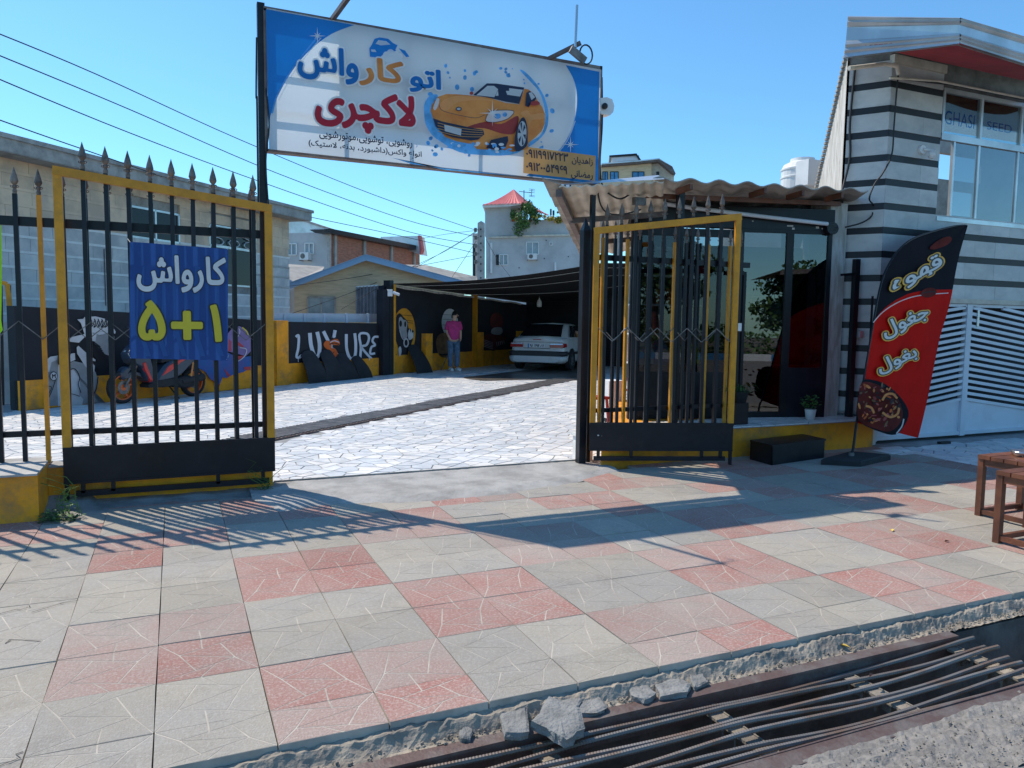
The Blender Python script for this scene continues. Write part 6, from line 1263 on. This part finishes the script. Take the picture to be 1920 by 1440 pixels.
W1 = (wins[0][0], wins[0][1], 3.35, 4.12); W2 = (wins[1][0], wins[1][1], 2.35, 4.02)
rh = random.Random(31); row = 0; z = 1.2; nsl = 0
while z < 4.5:
    hgt = .26 if z < 4.4 else .12; s = sL+rh.uniform(0, .5)
    m = 'sa' if z < 3.35 else 'sb'
    segs = []
    while s < sR-.35:
        l = rh.choice((.55, .7, .85)); e = min(s+l, sR-.31)
        cut = [(s, e)]
        for (a, b, c, d) in (W1, W2):
            if z+hgt > c+.02 and z < d-.02:
                new = []
                for p_, q_ in cut:
                    if q_ <= a or p_ >= b: new.append((p_, q_))
                    else:
                        if p_ < a: new.append((p_, a))
                        if q_ > b: new.append((b, q_))
                cut = new
        for p_, q_ in cut:
            if q_-p_ < .05: continue
            mb = MB(); pr_ = rh.uniform(0, .006); mb.prism([hz(p_+.004, z+.002, pr_), hz(q_-.004, z+.002, pr_), hz(q_-.004, z+hgt-.004, pr_), hz(p_+.004, z+hgt-.004, pr_)], hp.n*-.05); mb.build('stone_slab', m, hl); nsl += 1
        s = e
    mb = MB(); 
    for p_, q_ in ([(sL, sR-.31)] if not any(z+hgt+.06 > c and z < d for a, b, c, d in (W1, W2)) else [(sL, min(W1[0], W2[0]) if z > W1[2]-.3 else W2[0]), (W1[1], W2[0]) if z > W1[2]-.3 else (W2[1], sR-.31), (W2[1], sR-.31)]):
        if q_-p_ > .05: mb.prism([hz(p_, z+hgt, .008), hz(q_, z+hgt, .008), hz(q_, z+hgt+.055, .008), hz(p_, z+hgt+.055, .008)], hp.n*-.05)
    if mb.v: mb.build('stone_band', 'sc' if m == 'sa' else 'sb', hl)
    z += hgt+.055
mb = MB(); mb.prism([hz(sL-3, 4.60, .55), hz(sR+.15, 4.60, .55), hz(sR+.15, 4.90, .55), hz(sL-3, 4.90, .55)], hp.n*-.08); mb.prism([hz(sL-3, 4.84, .60), hz(sR+.2, 4.84, .60), hz(sR+.2, 4.93, .60), hz(sL-3, 4.93, .60)], hp.n*-.06); mb.build('roof_fascia', 'whitem2' if 'whitem2' in M else 'conc', hl)
mb = MB(); mb.prism([hz(sL-3, 4.58, .54), hz(sR+.1, 4.58, .54), hz(sR+.1, 4.58, -5), hz(sL-3, 4.58, -5)], (0, 0, .04)); mb.prism([hz(sL-3, 4.9, .5), hz(sR+.1, 4.9, .5), hz(sR+.1, 5.05, -5), hz(sL-3, 5.05, -5)], (0, 0, .03)); mb.build('roof_slab', 'conc', hl)
for k, (a, b, c, d) in enumerate((W1, W2)):
    wdw = MB(); t_ = .05
    for s0, s1, z0, z1 in ((a, b, c, c+t_), (a, b, d-t_, d), (a, a+t_, c, d), (b-t_, b, c, d), ((a+b)/2-.025, (a+b)/2+.025, c, d if k == 0 else c+1.1)): wdw.prism([hz(s0, z0, .0), hz(s1, z0, 0), hz(s1, z1, 0), hz(s0, z1, 0)], hp.n*-.06)
    if k == 1:
        wdw.prism([hz(a, c+1.05, 0), hz(b, c+1.05, 0), hz(b, c+1.12, 0), hz(a, c+1.12, 0)], hp.n*-.05)
        for row_ in range(2):
            for i in range(3): cs_ = a+(b-a)*(i+.5)/3; cz = c+1.22+.26*row_; q = [hz(cs_+.24*math.cos(t), cz+.10*math.sin(t), .005) for t in np.linspace(0, 2*PI, 9)]; wdw.tube(q, .018, 4, caps=False)
    wf = wdw.build('window', 'zinc', hl)
    mb = MB(); mb.face([hz(a, c, -.04), hz(b, c, -.04), hz(b, d, -.04), hz(a, d, -.04)]); mb.build('pane', 'cwin' if 'cwin' in M else 'cglass', wf)
mb = MB(); mb.tube([hz(s_of(hpt(197, 560)), zz, .02) for zz in (1.7, 3.0)], .012, 5); mb.build('pipe', 'rust', hl)
# side gate and neighbour at the far left
nb_ = thing('side_gate', 'narrow black and mustard side gate at the left end of the yard', 'gate', (*onz(25, 762).xy, 0)); P = onz(34, 762); Q = onz(8, 766)
pl_ = Pl((P.x, P.y), 80)
mb = MB(); mb.bar(pl_.un(36, 758), pl_.un(14, 532), .07, .05); mb.bar(pl_.un(14, 532), pl_.un(3, 530), .05, .06); mb.build('frame', 'must', nb_)
for x in (4, 20): mb = MB(); mb.bar(pl_.un(x+2, 760), pl_.un(x-2, 535), .035); mb.build('bar', 'blackp', nb_)
mb = MB(); mb.prism([pl_.un(30, 775, -.5), pl_.un(30, 605, -.5), pl_.un(-60, 600, -.5), pl_.un(-60, 785, -.5)], pl_.n*-.2); mb.build('neighbour_wall', 'sa', label='low grey stone wall behind the narrow side gate at the left edge', cat='wall')
M['lime'] = mat('lime_cloth', (.45, .8, .03), .6, var=.05, trans=.3)
mb = MB(); pf = Pl((-1.5, 8.2), 97); q = sm([pf.un(x, y) for x, y in ((1, 408), (3, 470), (3, 540), (2, 600), (0, 625), (-60, 640), (-60, 390))], 3); mb.prism(q, pf.n*-.004); t = mb.build('feather_flag', 'lime', label='edge of a lime green feather flag at the left border', cat='flag')
mb = MB(); b_ = pf.un(-40, 640); mb.tube([(b_.x, b_.y+.01, 0), (b_.x, b_.y+.01, 2.6)], .012, 6); mb.build('pole', 'blackp', t)
# ================================================================ HOUSES BEHIND
def facade(o, pl, pts, m, name='wall', depth=5, off=0, dirv=None): mb = MB(); q = [pl.un(x, y, off) for x, y in pts]; mb.prism(q, (dirv or pl.n*-1)*depth); return mb.build(name, m, o)
def win(o, pl, x0, y0, x1, y1, fm='white', pm='cglass', off=.0, mull=1, dep=.06, xr=None):
    a = pl.un(x0, y0, off+.03); b = pl.un(x1, y0, off+.03); c = pl.un(x1, y1, off+.03); d = pl.un(x0, y1, off+.03); mb = MB()
    w_ = max(.05, (b-a).length*.05)
    for p, q in ((a, b), (b, c), (c, d), (d, a)): mb.bar(p, q, .05, w_, upv=pl.n.cross((q-p).normalized()))
    for i in range(mull): t_ = (i+1)/(mull+1); mb.bar(a.lerp(b, t_), d.lerp(c, t_), .05, w_, upv=pl.d)
    f_ = mb.build('window', fm, o); mb = MB(); mb.face([p-pl.n*.02 for p in (a, b, c, d)]); mb.build('pane', pm, f_); return f_
def aircon(pl, x0, y0, x1, y1, label, off=0):
    a, b, c, d = pl.un(x0, y0, off), pl.un(x1, y0, off), pl.un(x1, y1, off), pl.un(x0, y1, off); t = thing('air_conditioner', label, 'air conditioner', tuple(d), 0, 'outdoor air conditioner units')
    mb = MB(); mb.prism([a, b, c, d], pl.n*.32); mb.build('casing', 'white', t); ctr = (a+b+c+d)/4+pl.n*.325-(b-a)*.14; r_ = (a-d).length*.36; mb = MB()
    mb.face([ctr+pl.d*(r_*math.cos(t_))+Vector((0, 0, r_*math.sin(t_))) for t_ in np.linspace(0, 2*PI, 17)[:-1]]); mb.build('fan_grille', 'iron2', t)
    mb = MB(); mb.bar(d-Vector((0, 0, .03)), d-Vector((0, 0, .03))+pl.n*.35, .04); mb.bar(c-Vector((0, 0, .03)), c-Vector((0, 0, .03))+pl.n*.35, .04); mb.build('bracket', 'rust', t)
M['greyr'] = mat('grey_render', (.50, .50, .50), .9, var=.07, scale=.9, dirt=((.27, .27, .28), .8, .5)); M['brick'] = mat('orange_brick', (.42, .17, .11), .9, var=.18, scale=3, dirt=((.3, .2, .16), 2, .5), stretch=(1, 1, 5))
M['creamb'] = mat('cream_brick', (.66, .50, .32), .85, var=.1, scale=2, stretch=(1, 1, 6)); M['lblue'] = mat('pale_blue_sheet', (.30, .42, .56), .45, .2, var=.06, scale=1.2); M['ctile'] = mat('dull_roof', (.34, .32, .29), .9, var=.15, scale=2)
M['rroof'] = mat('red_roof_sheet', (.60, .14, .13), .6, var=.1); M['curt'] = mat('grey_curtain', (.24, .25, .28), .9, var=.15, scale=4, trans=.1)
M['cwin'] = mat('curtained_pane', (.22, .27, .31), .15, var=.2, scale=1.4, col2=(.36, .40, .42))
def at_dist(x, d): r_ = ray(x, 600); r_.z = 0; return r_.normalized()*d
# grey block with the brick flank
P1 = at_dist(617, 40); fa_ = Pl(P1, 43-90+360 if False else -50); fb = Pl(P1, 43)
h2 = thing('brick_house', 'grey rendered house with an orange brick flank and dark roof edge', 'house', (P1.x, P1.y, 0))
facade(h2, fa_, [(430,520),(430,436),(511,438),(616,435),(617,530)], 'greyr', depth=1.2); facade(h2, fb, [(617,530),(617,436),(787,469),(787,525)], 'brick', depth=1.2)
for a, y0, b, y1 in ((617,436,621,437),(628,438,632,439),(683,450,687,451),(734,460,737,461),(777,467,780,468)): facade(h2, fb, [(a,520),(a,y0),(b,y1),(b,520)], 'conc', 'column', .1, .12)
facade(h2, fb, [(606,430),(618,428),(790,462),(790,470),(617,436)], 'blackp', 'roof_edge', .8, .5)
for a in ((538,457,556,478), (572,456,588,476), (508,457,518,480)): win(h2, fa_, *a, pm='cwin')
win(h2, fa_, 524, 436+30, 525, 470, mull=0)
aircon(fa_, 568, 474, 584, 488, 'white air conditioner under the right window of the grey house')
t_p = at_dist(560, 43); rfp = Pl(t_p, -50); r2 = thing('sheet_roof', 'grey corrugated upper roof wall above the grey house', 'roof', tuple(t_p)); facade(r2, rfp, [(500,440),(500,402),(556,410),(612,427),(617,440)], 'zinc', 'cladding', .3); facade(r2, rfp, [(498,404),(552,410),(620,432),(620,428),(552,406),(498,399)], 'conc', 'rim', .4, .2)
P1b = at_dist(750, 48); r3p = Pl(P1b, -50); r3 = thing('sheet_roof', 'pale sheet gable with a red edge behind the brick flank', 'roof', tuple(P1b)); facade(r3, r3p, [(712,452),(714,444),(784,442),(790,478)], 'zinc', 'cladding', 1); facade(r3, r3p, [(783,442),(786,441),(791,468),(788,478)], 'rroof', 'edge', .4, .1)
# cream gable house
P3 = at_dist(640, 29); g3 = Pl(P3, 103); h3 = thing('gable_house', 'cream brick house with a pale blue gable fascia behind the lettering wall', 'house', (P3.x, P3.y, 0))
facade(h3, g3, [(552,640),(552,530),(687,488),(868,532),(880,640)], 'creamb', depth=6)
for (x0, y0, x1, y1) in ((541,532,686,478), (686,478,878,530)):
    for k in range(3): mb = MB(); o_ = .32+.05*k; ya, yb_ = 3.6*k+1, 3.6*k+1; a, b = g3.un(x0, y0+ya, o_), g3.un(x1, y1+yb_, o_); mb.bar(a, b, .08+.02*(2-k), .085, upv=(0, 0, 1)); mb.build('roof_fascia', 'lblue', h3)
mb = MB(); a, b, c = g3.un(541, 532, .4), g3.un(686, 478, .4), g3.un(880, 530, .4); bd = g3.n*-7
for p, q in ((a, b), (b, c)): mb.add([p, q, q+bd, p+bd], [(0,1,2,3)])
mb.build('roof', 'ctile', h3); 
win(h3, g3, 577, 557, 628, 588, 'asb', 'cwin'); facade(h3, g3, [(564,548),(566,543),(632,543),(634,548),(634,546),(632,541),(566,541),(563,546)], 'creamb', 'hood', -.12, .02) if False else None
cur = thing('curtain', 'grey curtain hanging on the balcony of the cream house', 'curtain', tuple(g3.un(690, 600, .6))); mb = MB(); A0, A1 = g3.un(667, 538, .6), g3.un(709, 535, .6); B0 = g3.un(667, 600, .6)
mb.grid(lambda u, v: A0.lerp(A1, u)+(B0-A0)*v+g3.n*(.05*math.sin(u*40)+.02*math.sin(u*17+v*3)), 60, 4); mb.build('cloth', 'curt', cur); mb = MB(); mb.bar(A0, A1, .05); mb.build('rod', 'white', cur)
P3b = at_dist(525, 31); g4 = Pl(P3b, 103); h4 = thing('blue_annex', 'pale blue annex with narrow blue windows left of the cream house', 'house', (P3b.x, P3b.y, 0)); facade(h4, g4, [(470,640),(470,500),(511,508),(545,530),(553,534),(553,640)], 'whitem', depth=4)
mb = MB(); mb.bar(g4.un(480, 494, .3), g4.un(546, 531, .3), .2, .2, upv=(0, 0, 1)); mb.build('roof_edge', 'lblue', h4); 
for x0 in (514, 524, 534): win(h4, g4, x0, 546, x0+8, 584, 'lblue', 'sblue2', mull=0)
P5 = at_dist(560, 34); g5 = Pl(P5, 103); t = thing('tiled_roof', 'dull sheet roof sloping down between the grey house and the annex', 'roof', (P5.x, P5.y, 0)); mb = MB(); q = [g5.un(x, y, o) for x, y, o in ((470,490,-4),(608,500,-4),(600,516,0),(545,532,1),(470,500,0))]; mb.face(q); mb.face([p-Vector((0, 0, .1)) for p in q[::-1]]); mb.build('roof', 'ctile', t)
P6 = at_dist(900, 37); g6 = Pl(P6, 103); t = thing('tiled_roof', 'dull sheet roof sloping down right of the blue gable towards the pole', 'roof', (P6.x, P6.y, 0)); mb = MB(); q = [g6.un(x, y, o) for x, y, o in ((760,496,0),(800,497,0),(895,519,0),(1010,540,0),(880,545,2),(820,520,2))]; mb.prism(q, (0, 0, -.1)); mb.build('roof', 'ctile', t)
# white slatted railing on the wall
rl = thing('slatted_railing', 'white horizontal slatted railing on top of the lettering wall', 'railing', tuple(w1.un(600, 603, -.15)))
for k in range(5):
    y0, y1 = 589+3.1*k, 590+3.1*k; mb = MB(); mb.bar(w1.un(512, y0, -.4), w1.un(712, y1, -.4), .03, .045, upv=(0, 0, 1)); mb.build('slat', 'whitem', rl)
for x in (534, 571, 608, 650, 690): mb = MB(); mb.bar(w1.un(x, 587.5, -.37), w1.un(x, 606, -.37), .05); mb.build('post', 'whitem', rl)
# grey house with red pagoda roof
P7 = at_dist(960, 46); g7 = Pl(P7, 115); Z7 = lambda x, y, o=0: g7.un(880+x/7.2, 340+y/7.2, o)
h7 = thing('pagoda_house', 'grey rendered house with a flared red sheet roof and plants on its terrace', 'house', (P7.x, P7.y, 0))
def f7(pts, m, name='wall', depth=8, off=0): mb = MB(); mb.prism([Z7(x, y, off) for x, y in pts], g7.n*-depth); return mb.build(name, m, h7)
f7([(225,1700),(225,740),(1600,700),(1700,700),(1700,1700)], 'greyr'); f7([(212,740),(212,345),(560,330),(560,740)], 'greyr', depth=5); f7([(558,735),(558,545),(860,520),(1700,520),(1700,735)], 'greyr', 'parapet', .3, .02); f7([(560,545),(560,330),(720,320),(720,545)], 'asbu', 'recess', .2, -.8)
f7([(255,770),(255,745),(660,738),(660,760)], 'asbu', 'ledge', .2, .15); f7([(720,745),(720,725),(1370,712),(1370,735)], 'asbu', 'ledge', .2, .15)
f7([(175,330),(180,312),(690,292),(700,312),(560,335),(190,352)], 'white', 'eave', 5, .5)
ap7 = Z7(600, 105, -2.5); ce = [Z7(178, 318, .6), Z7(695, 298, .6), Z7(1080, 462, -2.0), Z7(500, 300, -5.5)]
mb = MB(); nn = 7
for i in range(4):
    a, b = ce[i], ce[(i+1) % 4]
    def fr_(u, v, a=a, b=b): e = a.lerp(b, u); p = e.lerp(ap7, v); p.z = e.z+(ap7.z-e.z)*(v**1.5*.55+.45*v); return p+Vector((0, 0, .04*math.sin(u*60)*(1-v)))
    mb.grid(fr_, 40, nn)
mb.build('roof', 'rroof', h7)
win(h7, g7, 880+770/7.2, 340+820/7.2, 880+935/7.2, 340+985/7.2, pm='cwin'); win(h7, g7, 880+405/7.2, 340+988/7.2, 880+520/7.2, 340+1128/7.2, pm='cwin'); f7([(360,990),(400,990),(400,1130),(360,1130)], 'blackp', 'shutter', .05, .06); win(h7, g7, 880+1085/7.2, 340+820/7.2, 880+1122/7.2, 340+862/7.2)
for x, y in ((1030,790),(665,1160),(1005,1035),(1330,1010)): f7([(x,y),(x+14,y),(x+14,y+14),(x,y+14)], 'lblack', 'vent_hole', .03, .02)
f7([(570,490),(700,470),(705,535),(575,540)], 'mo', 'planter', .3, .1)
aircon(g7, 880+785/7.2, 340+980/7.2, 880+912/7.2, 340+1060/7.2, 'white air conditioner under the window of the red roofed house')
for x0, x1, y0 in ((1160,1172,1090), (296,304,830)): mb = MB(); mb.bar(Z7(x0, y0, .1), Z7(x0, y0+180 if x0 > 400 else 1240, .1), .1); mb.build('pipe', 'white', h7)
def bush(c, r_, n, label, name='bush', cat='bush', sz=.14, seed=1, par=None, trunk=None, hue=('leaf', 'leafd')):
    rr = random.Random(seed); t = thing(name, label, cat, tuple(c)); mb = MB()
    cl_ = [(Vector((rr.gauss(0, .45)*r_[0], rr.gauss(0, .45)*r_[1], rr.gauss(0, .42)*r_[2])), rr.uniform(.25, .5)) for _ in range(14)]
    for _ in range(n):
        cc, cr = rr.choice(cl_); d = Vector((rr.gauss(0, 1), rr.gauss(0, 1), rr.gauss(0, 1))).normalized()*rr.random()**.5; p = Vector(c)+cc+Vector((d.x*r_[0], d.y*r_[1], d.z*r_[2]))*cr
        u = Vector((rr.gauss(0, 1), rr.gauss(0, 1), rr.gauss(0, 1))).normalized(); v = u.cross(Vector((rr.gauss(0, 1), rr.gauss(0, 1), rr.gauss(0, 1)))).normalized(); s_ = sz*rr.uniform(.6, 1.3)
        mb.face([p-u*s_*.5, p+v*s_*.3, p+u*s_*.5, p-v*s_*.3], rr.randrange(2))
    mb.build('crown', list(hue), t)
    if trunk: mb = MB(); mb.tube([trunk, Vector(trunk).lerp(Vector(c), .5)+Vector((.1, 0, 0)), Vector(c)], [.12*r_[0], .08*r_[0], .03*r_[0]], 7); mb.build('trunk', 'wood', t)
    return t
bush(Z7(810, 440, .5), (.85, .7, 1.0), 2600, 'dense green bush spilling over the terrace of the red roofed house', seed=3, trunk=Z7(810, 540, .3)); bush(Z7(1130, 500, .3), (1.1, .4, .25), 700, 'low dry plants along the parapet right of the dense bush', seed=8, hue=('leaf', 'yleaf'))
t = thing('tv_antenna', 'thin rooftop television antenna beside the red roof', 'antenna', tuple(Z7(738, 300))); mb = MB(); mb.tube([Z7(738, 320), Z7(738, 120)], .03, 5); mb.tube([Z7(670, 135), Z7(830, 155)], .02, 5); mb.tube([Z7(845, 105), Z7(835, 200)], .02, 5)
for y in (105, 125, 150, 190, 205): mb.tube([Z7(805, y-3), Z7(885, y+5)], .012, 4)
mb.build('rods', 'iron2', t)
h8 = thing('narrow_building', 'narrow pale building squeezed left of the concrete pole', 'building', tuple(at_dist(890, 50))); g8 = Pl(at_dist(890, 50), 115); facade(h8, g8, [(886,530),(886,438),(900,437),(900,530)], 'greyr', depth=4); facade(h8, g8, [(887,528),(887,458),(891,457),(891,528)], 'blackp', 'window_strip', .05, .05)
# concrete pole
pp_ = at_dist(905, 33); cp = thing('utility_pole', 'tapered concrete utility pole in front of the grey red roofed house', 'pole', (pp_.x, pp_.y, 0)); gpp = Pl(pp_, 115)
a0_, a1_, b0_, b1_ = gpp.un(895, 560), gpp.un(909.5, 560), gpp.un(895.5, 418), gpp.un(908.5, 418); gz = Vector((0, 0, -(a0_.z)))
mb = MB(); mb.prism([a0_+gz*1.0, a1_+gz*1.0, b1_, gpp.un(902, 414), b0_], gpp.n*-.28); mb.build('shaft', 'conc', cp)
mb = MB(); 
for k in range(9): q = gpp.un(901.5, 430+13*k, .01); mb.bar(q, q-gpp.n*.05, .06)
mb.build('hole', 'lblack', cp)
for k in range(5):
    q = gpp.un(891.5, 431+15*k*1.0, .05); mb = MB(); mb.tube([q-Vector((0, 0, .08)), q+Vector((0, 0, .08))], .07, 8); mb.bar(q, gpp.un(897, 431+15*k), .03); mb.build('insulator', 'iron2', cp)
# cream building behind the sign
P9 = at_dist(1190, 60); g9 = Pl(P9, 120); Z9 = lambda x, y, o=0: g9.un(1020+x/3.2, 230+y/3.2, o); h9 = thing('apartment_house', 'cream apartment house with a brown roof edge, top seen above the shop roof', 'house', (P9.x, P9.y, 0))
def f9(pts, m, name, depth, off=0): mb = MB(); mb.prism([Z9(x, y, off) for x, y in pts], g9.n*-depth); return mb.build(name, m, h9)
f9([(180,640),(180,262),(645,238),(645,640)], 'creamb', 'wall', 8); f9([(645,640),(645,238),(690,230),(780,300),(780,640)], 'asbu', 'side_wall', .5, -.3); f9([(345,262),(345,250),(560,232),(690,215),(770,262),(790,305),(770,300),(690,232),(560,245)], 'rust', 'roof_edge', 4, .5); f9([(345,250),(345,243),(560,226),(690,213),(770,262),(690,219),(560,233)], 'zinc', 'roof_trim', 4, .6)
f9([(405,235),(405,205),(570,195),(575,222)], 'whitem', 'roof_room', 3, -1); f9([(392,207),(392,196),(555,184),(582,222),(570,222),(552,196)], 'blackp', 'room_roof', 3, -.8)
for a, b, m in ((352,382,'sblue2'),(398,446,'sblue2'),(530,600,'sblue2'),(675,690,'cglass')): win(h9, g9, 1020+a/3.2, 230+295/3.2, 1020+b/3.2, 230+345/3.2, 'blackp', m)
g10 = Pl(at_dist(1070, 55), 115); h10 = thing('white_roof_building', 'white corrugated building top peeking between the sign and the awning', 'building', tuple(g10.P)); facade(h10, g10, [(1052,420),(1052,343),(1120,347),(1200,420)], 'whitem', depth=3); 
for x in (1058, 1068, 1074, 1082): facade(h10, g10, [(x,346),(x+3,346),(x+3,350),(x,350)], 'blackp', 'slot', .05, .03)
t = thing('chimney', 'small dark chimney stacks beyond the parapet by the awning', 'chimney', tuple(Z7(1100, 440))); 
mb = MB(); mb.prism([Z7(1090, 455, -3), Z7(1090, 372, -3), Z7(1112, 372, -3), Z7(1112, 455, -3)], g7.n*-.3); mb.prism([Z7(1125, 455, -3), Z7(1125, 392, -3), Z7(1150, 392, -3), Z7(1150, 455, -3)], g7.n*-.3); mb.build('stack', 'blackp', t)
# white water tank on the roof
tk = thing('water_tank', 'white plastic water tank on a roof beside the bright side wall', 'tank', tuple(ony(1503, 345, 11))); tc = ony(1503, 345, 11); kx = lambda px_: abs(ony(1503+px_, 345, 11).x-tc.x)
R_ = kx(28); hT = ony(1503, 298, 11).z-tc.z; mb = MB(); mb.lathe([(R_, -.5), (R_, hT*.18), (R_*1.03, hT*.2), (R_*1.03, hT*.26), (R_, hT*.28), (R_, hT*.5), (R_*1.03, hT*.52), (R_*1.03, hT*.58), (R_*.98, hT*.62), (R_*.9, hT*.76), (R_*.6, hT*.88), (R_*.58, hT*1.0), (0, hT*1.02)], (tc.x, tc.y, tc.z), 28, smooth=False); mb.build('shell', 'white', tk)
mb = MB(); q = ony(1518, 322, 10.6); mb.box(q.x-kx(10), q.x+kx(12), 10.5, 10.8, q.z-.25, q.z+.2); mb.build('side_box', 'white', tk)
MB().box(tc.x-1, tc.x+1.2, 10.4, 12, 0, tc.z-.5).build('tank_support', 'conc', tk)
# ================================================================ WIRES
def wire_(pts, label, r_=.012):
    mb = MB(); P = [(ray(x, y), d) for x, y, d in pts]; Q = []
    for (x, y, d) in pts: r0 = ray(x, y); h0 = math.hypot(r0.x, r0.y); Q.append(CAM+r0*(d/h0))
    mb.tube(sm(Q, 6), r_, 5); mb.build('overhead_wire', 'wire', label=label, cat='wire', group='overhead wires running to the concrete pole')
for a, lb in ((((-60,40,15),(180,139,18),(450,262,23),(700,365,28),(893,432,33)), 'topmost overhead wire crossing the sky behind the sign'), (((-60,80,15),(240,204,19),(520,325,24),(760,412,30),(893,444,33)), 'second overhead wire from the top, left of the sign'),
    (((-60,124,15),(240,248,19),(500,345,24),(760,433,30),(893,459,33)), 'third overhead wire from the top, left of the sign'), (((-60,204,15),(150,278,18),(380,355,22),(560,402,26),(740,440,30),(893,475,33)), 'lowest long overhead wire passing above the gate spears')): wire_(a, lb)
for a, lb in ((((893,433,33),(840,468,32),(760,506,30),(660,548,28),(512,600,24)), 'cable from the pole sloping down over the cream house'), (((893,435,33),(800,490,31),(700,545,28),(640,580,27)), 'second cable from the pole down to the cream house'), (((893,452,33),(840,531,32)), 'short steep cable between the pole and the shade net'),
    (((893,478,33),(760,503,30),(640,524,28),(512,540,25)), 'pale thin cable crossing the gable of the cream house'), (((893,432,33),(830,440,38),(788,448,46)), 'cable from the pole to the pale sheet gable'), (((911,448,33),(935,490,36),(962,525,40)), 'cable from the pole slanting down the grey house front')): wire_(a, lb, .010)
# ================================================================ OTHER SIDE OF THE STREET (seen in the shop glass)
kb = thing('far_kerb', 'kerb painted in blue and white blocks across the road, seen in the glass', 'kerb', (10, -9, -.07))
for k in range(60): MB().box(-40+1.6*k, -40+1.6*k+1.59, -16.3, -16.0, -.1, .20).build('kerb_block', 'white' if k % 2 else 'sblue2', kb)
MB().box(-80, 120, -60, -16.3, -.3, .12).build('verge', 'soil', kind='structure')
hg = MB(); r = random.Random(2)
for k in range(9000):
    x = r.uniform(-12, 50); y = -17.2-r.random()*1.2; z = .1+r.random()*1.0; u = Vector((r.gauss(0,1), r.gauss(0,1), r.gauss(0,1))).normalized(); v = u.cross(Vector((0, .3, 1))).normalized(); s_ = .12; p = Vector((x, y, z)); hg.face([p-u*s_, p+v*s_*.6, p+u*s_, p-v*s_*.6], r.randrange(2))
tag(hg.build('hedge', ['leaf', 'leafd']), 'clipped green hedge across the road, seen in the shop glass', 'hedge', kind='stuff')
for k, x in enumerate((6, 14, 22, 31, 40, -4)):
    c = Vector((x+r.uniform(-1, 1), -22-r.uniform(0, 3), 2.6+r.uniform(-.3, .5))); bush(c, (3.4, 2.5, 1.6), 3500, 'dark roadside tree across the road, reflected in the shop glass', 'roadside_tree', 'tree', .28, 20+k, trunk=(c.x, c.y, 0))['group'] = 'roadside trees across the road'
sb = thing('market_shed', 'brown shed roof on thin posts across the road, reflected in the glass', 'shed', (26, -13, 0)); mb = MB(); mb.add([(12,-19,3.9),(34,-19,5.4),(34,-27,5.4),(12,-27,3.9)], [(0,1,2,3)]); mb.add([(12,-19,3.7),(34,-19,5.2),(34,-19,5.4),(12,-19,3.9)], [(0,1,2,3)]); mb.build('roof', 'rust', sb)
for x in (12.5, 16, 20, 24, 28, 31.5): mb = MB(); mb.bar((x, -19.3, 0), (x, -19.3, 3.8+(x-12)*.068), .12); mb.build('post', 'blackp', sb)
